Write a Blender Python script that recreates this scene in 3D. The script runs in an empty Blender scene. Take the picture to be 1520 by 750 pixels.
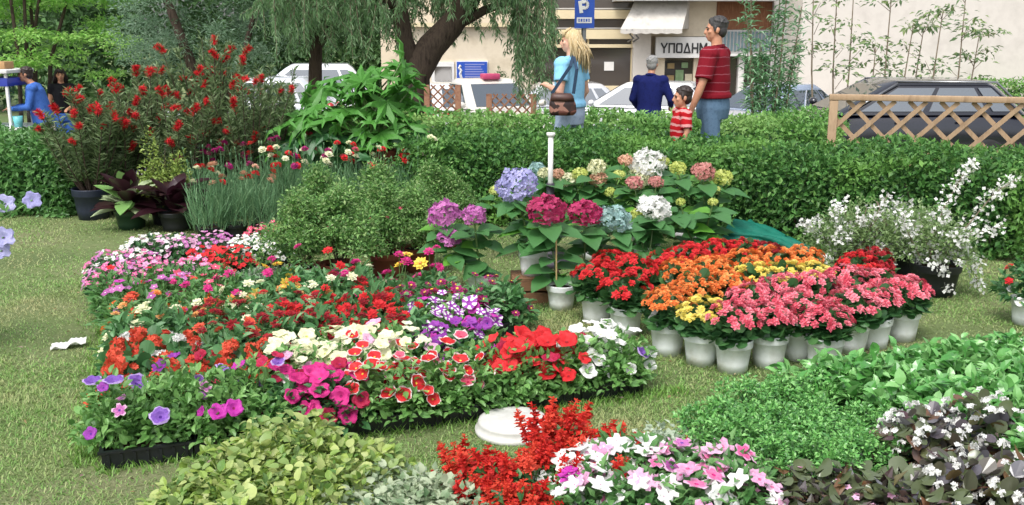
import bpy, math, random
import numpy as np
from mathutils import Vector, Matrix

RNG = np.random.default_rng(11)
random.seed(11)
SC = bpy.context.scene
COL = SC.collection
PI = math.pi

# ------------------------------------------------------------------ camera, sky, sun, exposure
CAM_H = 1.6
PITCH = math.radians(12.6)
FPX = 1460.0                      # focal length in photo pixels (photo is 1520 wide)
cam_data = bpy.data.cameras.new("camera")
cam = bpy.data.objects.new("camera", cam_data)
COL.objects.link(cam)
cam.location = (0, 0, CAM_H)
cam.rotation_euler = (PI / 2 - PITCH, 0, 0)
cam_data.sensor_width = 36
cam_data.lens = 36 * FPX / 1520
cam_data.clip_end = 500
SC.camera = cam

SUN_EL, SUN_AZ = math.radians(58), math.radians(205)
world = bpy.data.worlds.new("World")
SC.world = world
world.use_nodes = True
wn, wl = world.node_tree.nodes, world.node_tree.links
sky = wn.new("ShaderNodeTexSky")
sky.sky_type = 'NISHITA'
sky.sun_disc = False
sky.sun_elevation = SUN_EL
sky.sun_rotation = SUN_AZ
sky.dust_density = 4.0
sky.air_density = 1.0
hsv = wn.new("ShaderNodeHueSaturation")          # overcast: a greyer sky
hsv.inputs['Saturation'].default_value = 0.35
wl.new(sky.outputs[0], hsv.inputs['Color'])
bg = next(n for n in wn if n.type == 'BACKGROUND')
wl.new(hsv.outputs[0], bg.inputs[0])
bg.inputs[1].default_value = 0.15
sun_data = bpy.data.lights.new("sun", 'SUN')
sun_data.energy = 0.85
sun_data.angle = math.radians(20)
sun_data.color = (1.0, 0.98, 0.95)
sun = bpy.data.objects.new("sun", sun_data)
COL.objects.link(sun)
sd = Vector((math.sin(SUN_AZ) * math.cos(SUN_EL), math.cos(SUN_AZ) * math.cos(SUN_EL), math.sin(SUN_EL)))
sun.rotation_euler = sd.to_track_quat('Z', 'Y').to_euler()
SC.view_settings.view_transform = 'Standard'
SC.view_settings.look = 'None'
SC.view_settings.gamma = 1
SC.view_settings.use_curve_mapping = False
SC.view_settings.exposure = 0.95

# ------------------------------------------------------------------ where things stand
def ray(px, py):
    dx, dy = (px - 760) / FPX, (375 - py) / FPX
    return (dx, math.cos(PITCH) + dy * math.sin(PITCH), -math.sin(PITCH) + dy * math.cos(PITCH))

def P(px, py, z=0.0):
    d = ray(px, py)
    t = (z - CAM_H) / d[2]
    return (d[0] * t, d[1] * t)

def Q(px, py, y):
    d = ray(px, py)
    t = y / d[1]
    return (d[0] * t, y, CAM_H + d[2] * t)

def gz(y):                         # the street behind the hedges lies lower
    pts = [(-50, 0), (11, 0), (13.4, -0.5), (16, -0.58), (30, -1.2), (400, -1.2)]
    for (a, za), (b, zb) in zip(pts, pts[1:]):
        if y <= b:
            return za + (zb - za) * max(0, y - a) / (b - a)
    return -1.2

# ------------------------------------------------------------------ materials
def lin(h):
    h = h.lstrip('#')
    o = []
    for i in (0, 2, 4):
        c = int(h[i:i + 2], 16) / 255
        o.append(c / 12.92 if c <= 0.04045 else ((c + 0.055) / 1.055) ** 2.4)
    return (*o, 1)

def newmat(name):
    m = bpy.data.materials.new(name)
    m.use_nodes = True
    nt = m.node_tree
    return m, nt.nodes, nt.links, nt.nodes['Principled BSDF']

def ramp(n, cols):
    r = n.new("ShaderNodeValToRGB")
    e = r.color_ramp.elements
    while len(e) < len(cols):
        e.new(0.5)
    for i, c in enumerate(cols):
        e[i].position = i / max(1, len(cols) - 1)
        e[i].color = lin(c) if isinstance(c, str) else c
    return r

def soften(c, k):
    g = .3 * c[0] + .55 * c[1] + .15 * c[2]
    return tuple(v + (g - v) * k for v in c[:3]) + (1,)

def leaf_mat(name, cols, rough=0.42, trans=0.28, spec=0.45, patch=None):
    """leaves: each leaf its own tone; patch = (colour, size, share) for dry or fresh patches"""
    m, n, l, b = newmat(name)
    geo = n.new("ShaderNodeNewGeometry")
    r = ramp(n, [soften(lin(c), .05) for c in cols])
    l.new(geo.outputs['Random Per Island'], r.inputs[0])
    col = r.outputs[0]
    if patch:
        tc = n.new("ShaderNodeTexCoord"); nz = n.new("ShaderNodeTexNoise")
        nz.inputs['Scale'].default_value = patch[1]; nz.inputs['Detail'].default_value = 4
        l.new(tc.outputs['Object'], nz.inputs['Vector'])
        mr = n.new("ShaderNodeMapRange"); mr.inputs[1].default_value = .5; mr.inputs[2].default_value = .68; mr.inputs[4].default_value = patch[2]
        l.new(nz.outputs['Fac'], mr.inputs[0])
        pm = n.new("ShaderNodeMix"); pm.data_type = 'RGBA'
        l.new(mr.outputs[0], pm.inputs['Factor']); l.new(col, pm.inputs['A']); pm.inputs['B'].default_value = lin(patch[0])
        col = pm.outputs['Result']
    l.new(col, b.inputs['Base Color'])
    b.inputs['Roughness'].default_value = rough
    b.inputs['Specular IOR Level'].default_value = spec
    t = n.new("ShaderNodeBsdfTranslucent")
    hs = n.new("ShaderNodeHueSaturation")
    hs.inputs['Value'].default_value = 1.5
    hs.inputs['Hue'].default_value = 0.49
    l.new(col, hs.inputs['Color'])
    l.new(hs.outputs[0], t.inputs[0])
    mx = n.new("ShaderNodeMixShader")
    mx.inputs[0].default_value = trans
    l.new(b.outputs[0], mx.inputs[1])
    l.new(t.outputs[0], mx.inputs[2])
    l.new(mx.outputs[0], n['Material Output'].inputs[0])
    return m

def petal_mat(name, cols, trans=0.25, rough=0.6):
    """petal colour, varied a little from flower to flower and from petal to petal"""
    m, n, l, b = newmat(name)
    geo = n.new("ShaderNodeNewGeometry")
    oi = n.new("ShaderNodeObjectInfo")
    ad = n.new("ShaderNodeMath"); ad.operation = 'ADD'
    l.new(geo.outputs['Random Per Island'], ad.inputs[0])
    l.new(oi.outputs['Random'], ad.inputs[1])
    hf = n.new("ShaderNodeMath"); hf.operation = 'MULTIPLY'; hf.inputs[1].default_value = 0.5
    l.new(ad.outputs[0], hf.inputs[0])
    tc = n.new("ShaderNodeTexCoord"); nz = n.new("ShaderNodeTexNoise")
    nz.inputs['Scale'].default_value = 2.6; nz.inputs['Detail'].default_value = 4
    l.new(tc.outputs['Object'], nz.inputs['Vector'])
    ns = n.new("ShaderNodeMath"); ns.operation = 'MULTIPLY_ADD'; ns.inputs[1].default_value = 1.1; ns.inputs[2].default_value = -.55
    l.new(nz.outputs['Fac'], ns.inputs[0])
    sm = n.new("ShaderNodeMath"); sm.operation = 'ADD'; sm.use_clamp = True
    l.new(hf.outputs[0], sm.inputs[0]); l.new(ns.outputs[0], sm.inputs[1])
    cs_ = [lin(c) for c in cols]; cs_ = [tuple(v * .74 for v in cs_[0][:3]) + (1,)] + cs_ + [tuple(min(.9, v * 1.1 + .02) for v in cs_[-1][:3]) + (1,)]
    r = ramp(n, [soften(c, .06) for c in cs_])
    l.new(sm.outputs[0], r.inputs[0])
    l.new(r.outputs[0], b.inputs['Base Color'])
    b.inputs['Roughness'].default_value = rough
    b.inputs['Specular IOR Level'].default_value = 0.25
    t = n.new("ShaderNodeBsdfTranslucent")
    l.new(r.outputs[0], t.inputs[0])
    mx = n.new("ShaderNodeMixShader")
    mx.inputs[0].default_value = trans
    l.new(b.outputs[0], mx.inputs[1])
    l.new(t.outputs[0], mx.inputs[2])
    l.new(mx.outputs[0], n['Material Output'].inputs[0])
    return m

def solid(name, cols, rough=0.5, scale=8.0, metal=0.0, spec=0.5, bump=0.0, detail=6, stretch=None):
    """plain surface: two or more tones mixed by noise (dirt, grain, wear), a little bump"""
    m, n, l, b = newmat(name)
    tc = n.new("ShaderNodeTexCoord")
    nz = n.new("ShaderNodeTexNoise")
    nz.inputs['Scale'].default_value = scale
    nz.inputs['Detail'].default_value = detail
    nz.inputs['Roughness'].default_value = 0.65
    src = tc.outputs['Object']
    if stretch:
        mp = n.new("ShaderNodeMapping")
        mp.inputs['Scale'].default_value = stretch
        l.new(src, mp.inputs[0]); src = mp.outputs[0]
    l.new(src, nz.inputs['Vector'])
    r = ramp(n, cols)
    if len(cols) > 1:
        k = len(cols)
        for i, e in enumerate(r.color_ramp.elements):
            e.position = 0.3 + 0.4 * i / (k - 1)
    l.new(nz.outputs['Fac'], r.inputs[0])
    l.new(r.outputs[0], b.inputs['Base Color'])
    b.inputs['Roughness'].default_value = rough
    b.inputs['Metallic'].default_value = metal
    b.inputs['Specular IOR Level'].default_value = spec
    if bump:
        bp = n.new("ShaderNodeBump")
        bp.inputs['Strength'].default_value = bump
        bp.inputs['Distance'].default_value = 0.01
        l.new(nz.outputs['Fac'], bp.inputs['Height'])
        l.new(bp.outputs[0], b.inputs['Normal'])
    return m

def glass_mat(name, col, rough=0.05):
    m, n, l, b = newmat(name)
    b.inputs['Base Color'].default_value = lin(col)
    b.inputs['Roughness'].default_value = rough
    b.inputs['Specular IOR Level'].default_value = 0.9
    return m

def stripe_mat(name, c1, c2, period, duty, phase=0.0, noise=0.006, rough=0.85):
    """knitted cloth with level stripes"""
    m, n, l, b = newmat(name)
    tc = n.new("ShaderNodeTexCoord")
    nz = n.new("ShaderNodeTexNoise"); nz.inputs['Scale'].default_value = 9
    l.new(tc.outputs['Object'], nz.inputs['Vector'])
    sep = n.new("ShaderNodeSeparateXYZ")
    l.new(tc.outputs['Object'], sep.inputs[0])
    a = n.new("ShaderNodeMath"); a.operation = 'MULTIPLY_ADD'
    a.inputs[1].default_value = noise * 6
    l.new(nz.outputs['Fac'], a.inputs[0]); l.new(sep.outputs['Z'], a.inputs[2])
    d = n.new("ShaderNodeMath"); d.operation = 'MULTIPLY_ADD'
    d.inputs[1].default_value = 1 / period; d.inputs[2].default_value = phase
    l.new(a.outputs[0], d.inputs[0])
    f = n.new("ShaderNodeMath"); f.operation = 'FRACT'; l.new(d.outputs[0], f.inputs[0])
    g = n.new("ShaderNodeMath"); g.operation = 'LESS_THAN'; g.inputs[1].default_value = duty
    l.new(f.outputs[0], g.inputs[0])
    mx = n.new("ShaderNodeMix"); mx.data_type = 'RGBA'
    l.new(g.outputs[0], mx.inputs['Factor'])
    mx.inputs['A'].default_value = lin(c1); mx.inputs['B'].default_value = lin(c2)
    l.new(mx.outputs['Result'], b.inputs['Base Color'])
    b.inputs['Roughness'].default_value = rough
    b.inputs['Specular IOR Level'].default_value = 0.2
    return m

# ------------------------------------------------------------------ mesh building
class Tm:
    """small template shape: vertices, triangles, a material number per triangle"""
    def __init__(s, v, f, m=None):
        s.v = np.array(v, float); s.f = np.array(f, int)
        s.m = np.zeros(len(s.f), int) if m is None else np.array(m, int)

def unit(a):
    return a / np.maximum(np.linalg.norm(a, axis=-1, keepdims=True), 1e-9)

class Acc:
    def __init__(s):
        s.V, s.F, s.M, s.n = [], [], [], 0
    def raw(s, v, f, m=0):
        v = np.asarray(v, float).reshape(-1, 3); f = np.asarray(f, int).reshape(-1, 3)
        s.V.append(v); s.F.append(f + s.n)
        s.M.append(np.full(len(f), m) if np.isscalar(m) else np.asarray(m))
        s.n += len(v)
    def inst(s, tm, pos, ax, nor, sx, sy, sz=None, m=0):
        pos = np.asarray(pos, float); N = len(pos)
        if N == 0:
            return
        y = unit(np.asarray(ax, float)); z = np.asarray(nor, float)
        z = unit(z - y * np.sum(z * y, 1, keepdims=True))
        x = np.cross(y, z)
        sx = np.broadcast_to(sx, N)[:, None, None]; sy = np.broadcast_to(sy, N)[:, None, None]
        sz = sy if sz is None else np.broadcast_to(sz, N)[:, None, None]
        t = tm.v[None]
        v = pos[:, None] + t[..., 0:1] * sx * x[:, None] + t[..., 1:2] * sy * y[:, None] + t[..., 2:3] * sz * z[:, None]
        k = len(tm.v)
        f = tm.f[None] + (np.arange(N) * k)[:, None, None]
        s.V.append(v.reshape(-1, 3)); s.F.append(f.reshape(-1, 3) + s.n)
        s.M.append(np.tile(tm.m + m, N)); s.n += N * k
    def box(s, lo, hi, m=0, rot=0.0, at=None):
        x0, y0, z0 = lo; x1, y1, z1 = hi
        v = np.array([(x, y, z) for x in (x0, x1) for y in (y0, y1) for z in (z0, z1)], float)
        if at is not None or rot:
            c, sn = math.cos(rot), math.sin(rot)
            v = np.stack([v[:, 0] * c - v[:, 1] * sn, v[:, 0] * sn + v[:, 1] * c, v[:, 2]], 1)
            if at is not None:
                v += np.array(at)
        q = [(0, 1, 3, 2), (4, 6, 7, 5), (0, 4, 5, 1), (2, 3, 7, 6), (0, 2, 6, 4), (1, 5, 7, 3)]
        s.raw(v, [t for a, b, c, d in q for t in ((a, b, c), (a, c, d))], m)
    def bar(s, a, b, w, h, m=0, up=(0, 0, 1)):
        """square-section bar from a to b"""
        a = np.array(a, float); b = np.array(b, float)
        d = unit(b - a); u = np.array(up, float)
        if abs(d @ u) > 0.98:
            u = np.array((0, 1.0, 0))
        x = unit(np.cross(d, u)); u = np.cross(x, d)
        c = [(-1, -1), (1, -1), (1, 1), (-1, 1)]
        v = [p + x * i * w / 2 + u * j * h / 2 for p in (a, b) for i, j in c]
        q = [(0, 3, 2, 1), (4, 5, 6, 7)] + [(i, (i + 1) % 4, 4 + (i + 1) % 4, 4 + i) for i in range(4)]
        s.raw(v, [t for a_, b_, c_, d_ in q for t in ((a_, b_, c_), (a_, c_, d_))], m)
    def tube(s, pts, rad, seg=6, m=0, cap=True):
        pts = np.array(pts, float); k = len(pts)
        rad = np.broadcast_to(rad, k)
        v = []
        d0 = pts[1] - pts[0]
        u = np.array((1.0, 0, 0)) if abs(unit(d0)[0]) < 0.8 else np.array((0, 1.0, 0))
        for i in range(k):
            d = unit(pts[min(i + 1, k - 1)] - pts[max(i - 1, 0)])
            x = unit(u - d * (u @ d)); yv = np.cross(d, x); u = x
            for j in range(seg):
                a = 2 * PI * j / seg
                v.append(pts[i] + rad[i] * (math.cos(a) * x + math.sin(a) * yv))
        f = []
        for i in range(k - 1):
            for j in range(seg):
                a, b = i * seg + j, i * seg + (j + 1) % seg
                f += [(a, b, b + seg), (a, b + seg, a + seg)]
        if cap:
            n = len(v); v += [pts[0], pts[-1]]
            for j in range(seg):
                f += [(n, (j + 1) % seg, j), (n + 1, (k - 1) * seg + j, (k - 1) * seg + (j + 1) % seg)]
        s.raw(v, f, m)
    def lathe(s, prof, seg=20, m=0, at=(0, 0, 0), wob=0.0):
        """prof: (radius, z) pairs; closed where the radius is 0"""
        v, f = [], []
        for r, z in prof:
            for j in range(seg):
                a = 2 * PI * j / seg
                v.append((at[0] + r * math.cos(a), at[1] + r * math.sin(a), at[2] + z))
        for i in range(len(prof) - 1):
            mi = m
            for j in range(seg):
                a, b = i * seg + j, i * seg + (j + 1) % seg
                if prof[i][0] > 0: f.append((a, b, b + seg if prof[i + 1][0] > 0 else a + seg))
                if prof[i + 1][0] > 0: f.append((a, b + seg, a + seg))
        s.raw(v, f, m)
    def ell(s, c, r, m=0, seg=14, rings=9, rot=None):
        v, f = [], []
        for i in range(rings + 1):
            t = PI * i / rings
            for j in range(seg):
                a = 2 * PI * j / seg
                v.append((r[0] * math.sin(t) * math.cos(a), r[1] * math.sin(t) * math.sin(a), -r[2] * math.cos(t)))
        v = np.array(v)
        if rot is not None:
            v = v @ np.array(rot.to_matrix()).T
        for i in range(rings):
            for j in range(seg):
                a, b = i * seg + j, i * seg + (j + 1) % seg
                if i > 0: f.append((a, b, b + seg))
                if i < rings - 1: f.append((a, b + seg, a + seg))
        # weld poles: keep a single vertex by index reuse
        f = np.array(f)
        f[f < seg] = 0
        top = rings * seg
        f[f >= top] = top
        s.raw(v + np.array(c), f, m)
    def loft(s, rings, seg=18, m=0):
        """rings: (centre, rx, ry) level ellipses, capped"""
        v, f = [], []
        for c, rx, ry in rings:
            for j in range(seg):
                a = 2 * PI * j / seg
                v.append((c[0] + rx * math.cos(a), c[1] + ry * math.sin(a), c[2]))
        k = len(rings)
        for i in range(k - 1):
            for j in range(seg):
                a, b = i * seg + j, i * seg + (j + 1) % seg
                f += [(a, b, b + seg), (a, b + seg, a + seg)]
        n = len(v); v += [rings[0][0], rings[-1][0]]
        for j in range(seg):
            f += [(n, (j + 1) % seg, j), (n + 1, (k - 1) * seg + j, (k - 1) * seg + (j + 1) % seg)]
        s.raw(v, f, m)
    def poly(s, pts, m=0):
        s.raw(pts, [(0, i, i + 1) for i in range(1, len(pts) - 1)], m)
    def mesh(s, name, mats, smooth=False):
        me = bpy.data.meshes.new(name)
        V = np.concatenate(s.V); F = np.concatenate(s.F); M = np.concatenate(s.M)
        me.vertices.add(len(V)); me.vertices.foreach_set('co', V.astype(np.float32).ravel())
        nf = len(F)
        me.loops.add(nf * 3); me.loops.foreach_set('vertex_index', F.astype(np.int32).ravel())
        me.polygons.add(nf); me.polygons.foreach_set('loop_start', np.arange(0, nf * 3, 3, dtype=np.int32))
        me.polygons.foreach_set('material_index', M.astype(np.int32))
        me.polygons.foreach_set('use_smooth', np.full(nf, bool(smooth)))
        for mt in (mats if isinstance(mats, (list, tuple)) else [mats]):
            me.materials.append(mt)
        me.update(calc_edges=True)
        return me

def obj(name, me, parent=None, loc=(0, 0, 0), rot=(0, 0, 0), scale=1.0, kind=None, label=None):
    o = bpy.data.objects.new(name, me)
    COL.objects.link(o)
    if parent: o.parent = parent
    o.location = loc
    if isinstance(rot, (int, float)): rot = (0, 0, rot)
    o.rotation_euler = rot
    if scale != 1.0:
        o.scale = (scale,) * 3 if isinstance(scale, (int, float)) else scale
    if kind: o['kind'] = kind
    if label: o['label'] = label
    return o

def tag(o, label, cat, group=None, kind=None):
    if label: o['label'] = label
    if cat: o['category'] = cat
    if group: o['group'] = group
    if kind: o['kind'] = kind
    return o

def thing(name, label, cat, loc=(0, 0, 0), rotz=0.0, group=None):
    o = bpy.data.objects.new(name, None)
    o.empty_display_size = 0.1
    COL.objects.link(o)
    o.location = loc
    o.rotation_euler = (0, 0, rotz)
    return tag(o, label, cat, group)

def solidify(acc, name, mats, voxel=0.01, it=4, smooth=True):
    """weld overlapping closed shapes into one continuous skin"""
    me = acc.mesh(name, mats, smooth)
    o = bpy.data.objects.new(name, me); COL.objects.link(o)
    r = o.modifiers.new('r', 'REMESH'); r.mode = 'VOXEL'; r.voxel_size = voxel; r.use_smooth_shade = smooth
    if it:
        q = o.modifiers.new('s', 'SMOOTH'); q.factor = 0.5; q.iterations = it
    dg = bpy.context.evaluated_depsgraph_get()
    out = bpy.data.meshes.new_from_object(o.evaluated_get(dg))
    bpy.data.objects.remove(o)
    bpy.data.meshes.remove(me)
    out.name = name
    out.materials.clear()
    for mt in (mats if isinstance(mats, (list, tuple)) else [mats]):
        out.materials.append(mt)
    return out

def bevelled(acc, name, mats, w, seg=2, smooth=True, sub=0):
    me = acc.mesh(name, mats, smooth)
    o = bpy.data.objects.new(name, me); COL.objects.link(o)
    wd = o.modifiers.new('w', 'WELD'); wd.merge_threshold = 0.0005
    if w:
        b = o.modifiers.new('b', 'BEVEL'); b.width = w; b.segments = seg; b.limit_method = 'ANGLE'; b.angle_limit = math.radians(25)
    if sub:
        q = o.modifiers.new('s', 'SUBSURF'); q.levels = sub
    dg = bpy.context.evaluated_depsgraph_get()
    out = bpy.data.meshes.new_from_object(o.evaluated_get(dg))
    bpy.data.objects.remove(o); bpy.data.meshes.remove(me)
    out.name = name
    return out

# leaf and flower templates -----------------------------------------------------------------
LEAF = Tm([(0, 0, 0), (-.5, .42, .1), (0, .5, 0), (.5, .42, .1), (0, 1, -.14)], [(0, 2, 1), (1, 2, 4), (0, 3, 2), (2, 3, 4)])
LEAF2 = Tm([(0, 0, 0), (-.5, .45, .1), (.5, .45, .1), (0, 1, -.1)], [(0, 3, 1), (0, 2, 3)])
BLADE = Tm([(-.5, 0, 0), (.5, 0, 0), (.38, .5, .1), (0, 1, .34), (-.38, .5, .1)], [(0, 1, 2), (0, 2, 4), (4, 2, 3)])
LEAFR = Tm([(0, 0, 0), (-.34, .16, .07), (-.5, .42, .1), (-.36, .74, .03), (0, 1, -.16), (.36, .74, .03), (.5, .42, .1), (.34, .16, .07), (0, .42, .0)],
           [(0, 8, 1), (1, 8, 2), (2, 8, 3), (3, 8, 4), (4, 8, 5), (5, 8, 6), (6, 8, 7), (7, 8, 0)])
ROUND = Tm([(0, 0, 0)] + [(.5 * math.sin(a), .5 - .5 * math.cos(a), .06 * math.cos(2 * a)) for a in [PI / 5 * k + .3 for k in range(0, 10)]],
           [(0, i, i + 1) for i in range(1, 10)])
def floret(n=4, w=.55, cup=.15):
    v, f = [(0, 0, 0)], []
    for k in range(n):
        a = 2 * PI * k / n
        c, s = math.cos(a), math.sin(a)
        i = len(v)
        for r, t in ((.55, -w), (1, 0), (.55, w)):
            v.append((r * c - t * s * .8, r * s + t * c * .8, cup * r))
        f += [(0, i, i + 1), (0, i + 1, i + 2)]
    return Tm(v, f)
FLORET4 = floret(4)
FLORET5 = floret(5, .42, .1)
# ================================================================== THE SETTING
def ground_mat():
    m, n, l, b = newmat("lawn_soil")
    tc = n.new("ShaderNodeTexCoord")
    a = n.new("ShaderNodeTexNoise"); a.inputs['Scale'].default_value = 1.1; a.inputs['Detail'].default_value = 5
    c = n.new("ShaderNodeTexNoise"); c.inputs['Scale'].default_value = 26; c.inputs['Detail'].default_value = 8; c.inputs['Roughness'].default_value = .75
    l.new(tc.outputs['Object'], a.inputs[0]); l.new(tc.outputs['Object'], c.inputs[0])
    r1 = ramp(n, ['#5a7340', '#6f864c', '#8a8d66'])
    for e, p in zip(r1.color_ramp.elements, (.36, .5, .68)): e.position = p
    l.new(a.outputs[0], r1.inputs[0])
    r2 = ramp(n, ['#4f5a38', '#85876a'])
    for e, p in zip(r2.color_ramp.elements, (.35, .65)): e.position = p
    l.new(c.outputs[0], r2.inputs[0])
    mx = n.new("ShaderNodeMix"); mx.data_type = 'RGBA'; mx.inputs['Factor'].default_value = .5
    l.new(r1.outputs[0], mx.inputs['A']); l.new(r2.outputs[0], mx.inputs['B'])
    l.new(mx.outputs['Result'], b.inputs['Base Color'])
    b.inputs['Roughness'].default_value = .95
    b.inputs['Specular IOR Level'].default_value = .1
    bp = n.new("ShaderNodeBump"); bp.inputs['Distance'].default_value = .02
    l.new(c.outputs[0], bp.inputs['Height']); l.new(bp.outputs[0], b.inputs['Normal'])
    return m

acc = Acc()
ys = [-30, -10, 0, 3, 6, 9, 11, 11.6, 12.2, 12.8, 13.4, 14.0, 14.7, 15.4, 16, 20, 24, 27, 30, 45, 90, 300]
xs = [-300, -60, -20, -8, -3, 0, 3, 8, 20, 60, 300]
v = [(x, y, gz(y) - (0.004 if y >= 13.4 else 0)) for y in ys for x in xs]
nx = len(xs)
f = []
for i in range(len(ys) - 1):
    for j in range(nx - 1):
        a = i * nx + j
        f += [(a, a + 1, a + nx + 1), (a, a + nx + 1, a + nx)]
acc.raw(v, f)
tag(obj("ground", acc.mesh("ground", ground_mat())), None, None, kind='structure')

M_ASPH = solid("asphalt", ['#34353a', '#45454a', '#3a3a3e'], .9, 30, bump=.3)
M_PAVE = solid("paving", ['#8c8780', '#9d968c', '#7f7a74'], .9, 5, bump=.2)
M_KERB = solid("kerb_stone", ['#a09c94', '#8f8b84'], .85, 6, bump=.2)

def strip(name, y0, y1, lift, mat, x0=-60, x1=60, n=12):
    a = Acc()
    ysn = np.linspace(y0, y1, 6)
    vv = [(x, y, gz(y) + lift) for y in ysn for x in np.linspace(x0, x1, n)]
    ff = []
    for i in range(5):
        for j in range(n - 1):
            q = i * n + j
            ff += [(q, q + 1, q + n + 1), (q, q + n + 1, q + n)]
    a.raw(vv, ff)
    return tag(obj(name, a.mesh(name, mat)), None, None, kind='structure')

strip("road", 14.3, 26.6, .004, M_ASPH)
strip("pavement", 12.9, 14.12, .112, M_PAVE)
strip("pavement", 26.78, 29.9, .125, M_PAVE)
for y0 in (14.12, 26.6):
    a = Acc()
    for i in range(60):                                   # kerb stones with open joints
        x = -30 + i
        a.box((x, y0, gz(y0) - .05), (x + .985, y0 + .16, gz(y0) + .12))
    tag(obj("kerb", bevelled(a, "kerb", M_KERB, .012)), None, None, kind='structure')

# ---------------------------------------------------------------- buildings
def pb(a, px0, py0, px1, py1, y, d, m=0):
    """a box whose front (at distance y) covers these photo pixels"""
    x0, _, z1 = Q(px0, py0, y); x1, _, z0 = Q(px1, py1, y)
    a.box((min(x0, x1), y, min(z0, z1)), (max(x0, x1), y + d, max(z0, z1)), m)

M_WALLW = solid("pale_render", ['#cbc4bb', '#d3ccc3', '#c3bcb3'], .9, 1.1, spec=.2, bump=.08)
M_WALLC = solid("cream_render", ['#c9bba3', '#d3c6b0', '#bfb199'], .9, 1.4, spec=.2, bump=.08)
M_TRIM = solid("cream_trim", ['#d8c9a6', '#cdbd99'], .8, 2)
M_GREY = solid("grey_panel", ['#b3b1ae', '#a7a5a3'], .7, 2)
M_DARKW = glass_mat("dark_window", '#4a443f', .08)
M_SHOPW = glass_mat("shop_window", '#3a352b', .1)
M_BROWN = solid("brown_boards", ['#8a5f40', '#76492c', '#986c4a'], .7, 3, stretch=(6, 1, 1))
M_CANV = solid("awning_canvas", ['#b9b4ac', '#c6c1b9', '#aca79f'], .9, 3, spec=.1)
M_WHITE = solid("white_paint", ['#d5d3d0', '#e0deda'], .5, 5)
M_BLACK = solid("black_paint", ['#18181a', '#222224'], .5, 9)
M_METAL = solid("grey_metal", ['#8b8d90', '#7a7c80'], .4, 10, metal=.6)
M_BLUE = solid("sign_blue", ['#1d47a6', '#2450ae'], .45, 4)

YB = 30.0
zb = gz(YB)
shop = thing("shop_building", "cream shop front with grey awning, dark windows and a lettered sign over the street", "building", (3.5, YB, zb))
def sp(name, fn, mats, label=None):
    a = Acc(); fn(a)
    for vv in a.V: vv -= np.array((3.5, YB, zb))
    return obj(name, a.mesh(name, mats), shop, label=label)
def w_main(a):
    x0 = Q(560, 0, YB)[0]; x1 = Q(1163, 0, YB)[0]
    a.box((x0, YB + .5, zb - .3), (x1, YB + 9, 8.2))
sp("wall", w_main, M_WALLC)
sp("roof", lambda a: a.box((Q(555, 0, YB)[0], YB + .3, 8.2), (Q(1164, 0, YB)[0], YB + 9.2, 8.45)), M_TRIM)
for q in ((822, 44, 945, 58), (822, 66, 945, 71), (822, 15, 945, 28), (822, 128, 945, 170)):
    sp("cornice", lambda a, q=q: pb(a, *q, YB + .12, .5), M_TRIM)
for q in ((824, 29, 866, 43), (872, 29, 942, 43), (824, -30, 942, 14)):
    w = sp("window", lambda a, q=q: pb(a, *q, YB + .32, .14), M_DARKW)
    o = Acc(); pb(o, q[0], q[3] - 2, q[2], q[3], YB + .26, .2)
    for vv in o.V: vv -= np.array((3.5, YB, zb))
    obj("sill", o.mesh("sill", M_GREY), w)
for q in ((824, 46 + 12, 866, 66), (872, 58, 940, 66), (790, 72, 867, 128), (872, 72, 939, 128)):
    w = sp("shop_window", lambda a, q=q: pb(a, *q, YB + .3, .15), M_DARKW)
    o = Acc()
    pb(o, q[0], q[1], q[0] + 2.2, q[3], YB + .22, .2); pb(o, q[2] - 2.2, q[1], q[2], q[3], YB + .22, .2)
    for vv in o.V: vv -= np.array((3.5, YB, zb))
    obj("window_frame", o.mesh("window_frame", M_TRIM), w)
sp("notice", lambda a: pb(a, 897, 92, 911, 105, YB + .27, .02), M_WHITE)
sp("pillar", lambda a: pb(a, 941, 40, 963, 175, YB - .1, .7), M_WALLW)
sp("pillar", lambda a: pb(a, 1151.5, -40, 1162, 175, YB - .15, .7), M_GREY)
sp("wall_panel", lambda a: pb(a, 964, -30, 1062, 54, YB + .05, .5), M_WALLC)
sp("soffit", lambda a: pb(a, 915, -6, 1158, 1, YB - .9, 1.4), M_GREY)
def awn(a):
    x0, _, zt = Q(948, -12, YB); x1 = Q(1024, 0, YB)[0]
    xa, _, zl = Q(921, 43, YB - 1.0); xb = Q(1013, 40, YB - 1.0)[0]
    n = 12
    top = [(x0 + (x1 - x0) * i / n, YB, zt) for i in range(n + 1)]
    low = [(xa + (xb - xa) * i / n, YB - 1.0, zl) for i in range(n + 1)]
    mid = [((p[0] + q[0]) / 2, YB - .55, (p[2] + q[2]) / 2 - .05 + .015 * math.sin(i * 2.1)) for i, (p, q) in enumerate(zip(top, low))]
    val = [(p[0], p[1], p[2] - .12 - .03 * (i % 2)) for i, p in enumerate(low)]
    V = top + mid + low + val
    F = []
    for r in range(3):
        for i in range(n):
            q = r * (n + 1) + i
            F += [(q, q + n + 1, q + n + 2), (q, q + n + 2, q + 1)]
    a.raw(V, F)
    a.raw([top[0], mid[0], low[0], (x0, YB, zl)], [(0, 1, 3), (1, 2, 3)])
    a.raw([top[-1], mid[-1], low[-1], (x1, YB, zl)], [(0, 3, 1), (1, 3, 2)])
sp("awning", awn, M_CANV)
def arms(a):
    for px in (930, 938):
        p = Q(px, 44, YB - 1.0); q = Q(px + 2, 62, YB - .05)
        a.tube([p, (p[0] + .25, YB - .6, q[2] + .1), q], .025, 5)
sp("awning_arm", arms, M_METAL)
sp("sign_board", lambda a: pb(a, 974, 55, 1062, 86, YB - .12, .2), M_WHITE)

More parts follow.
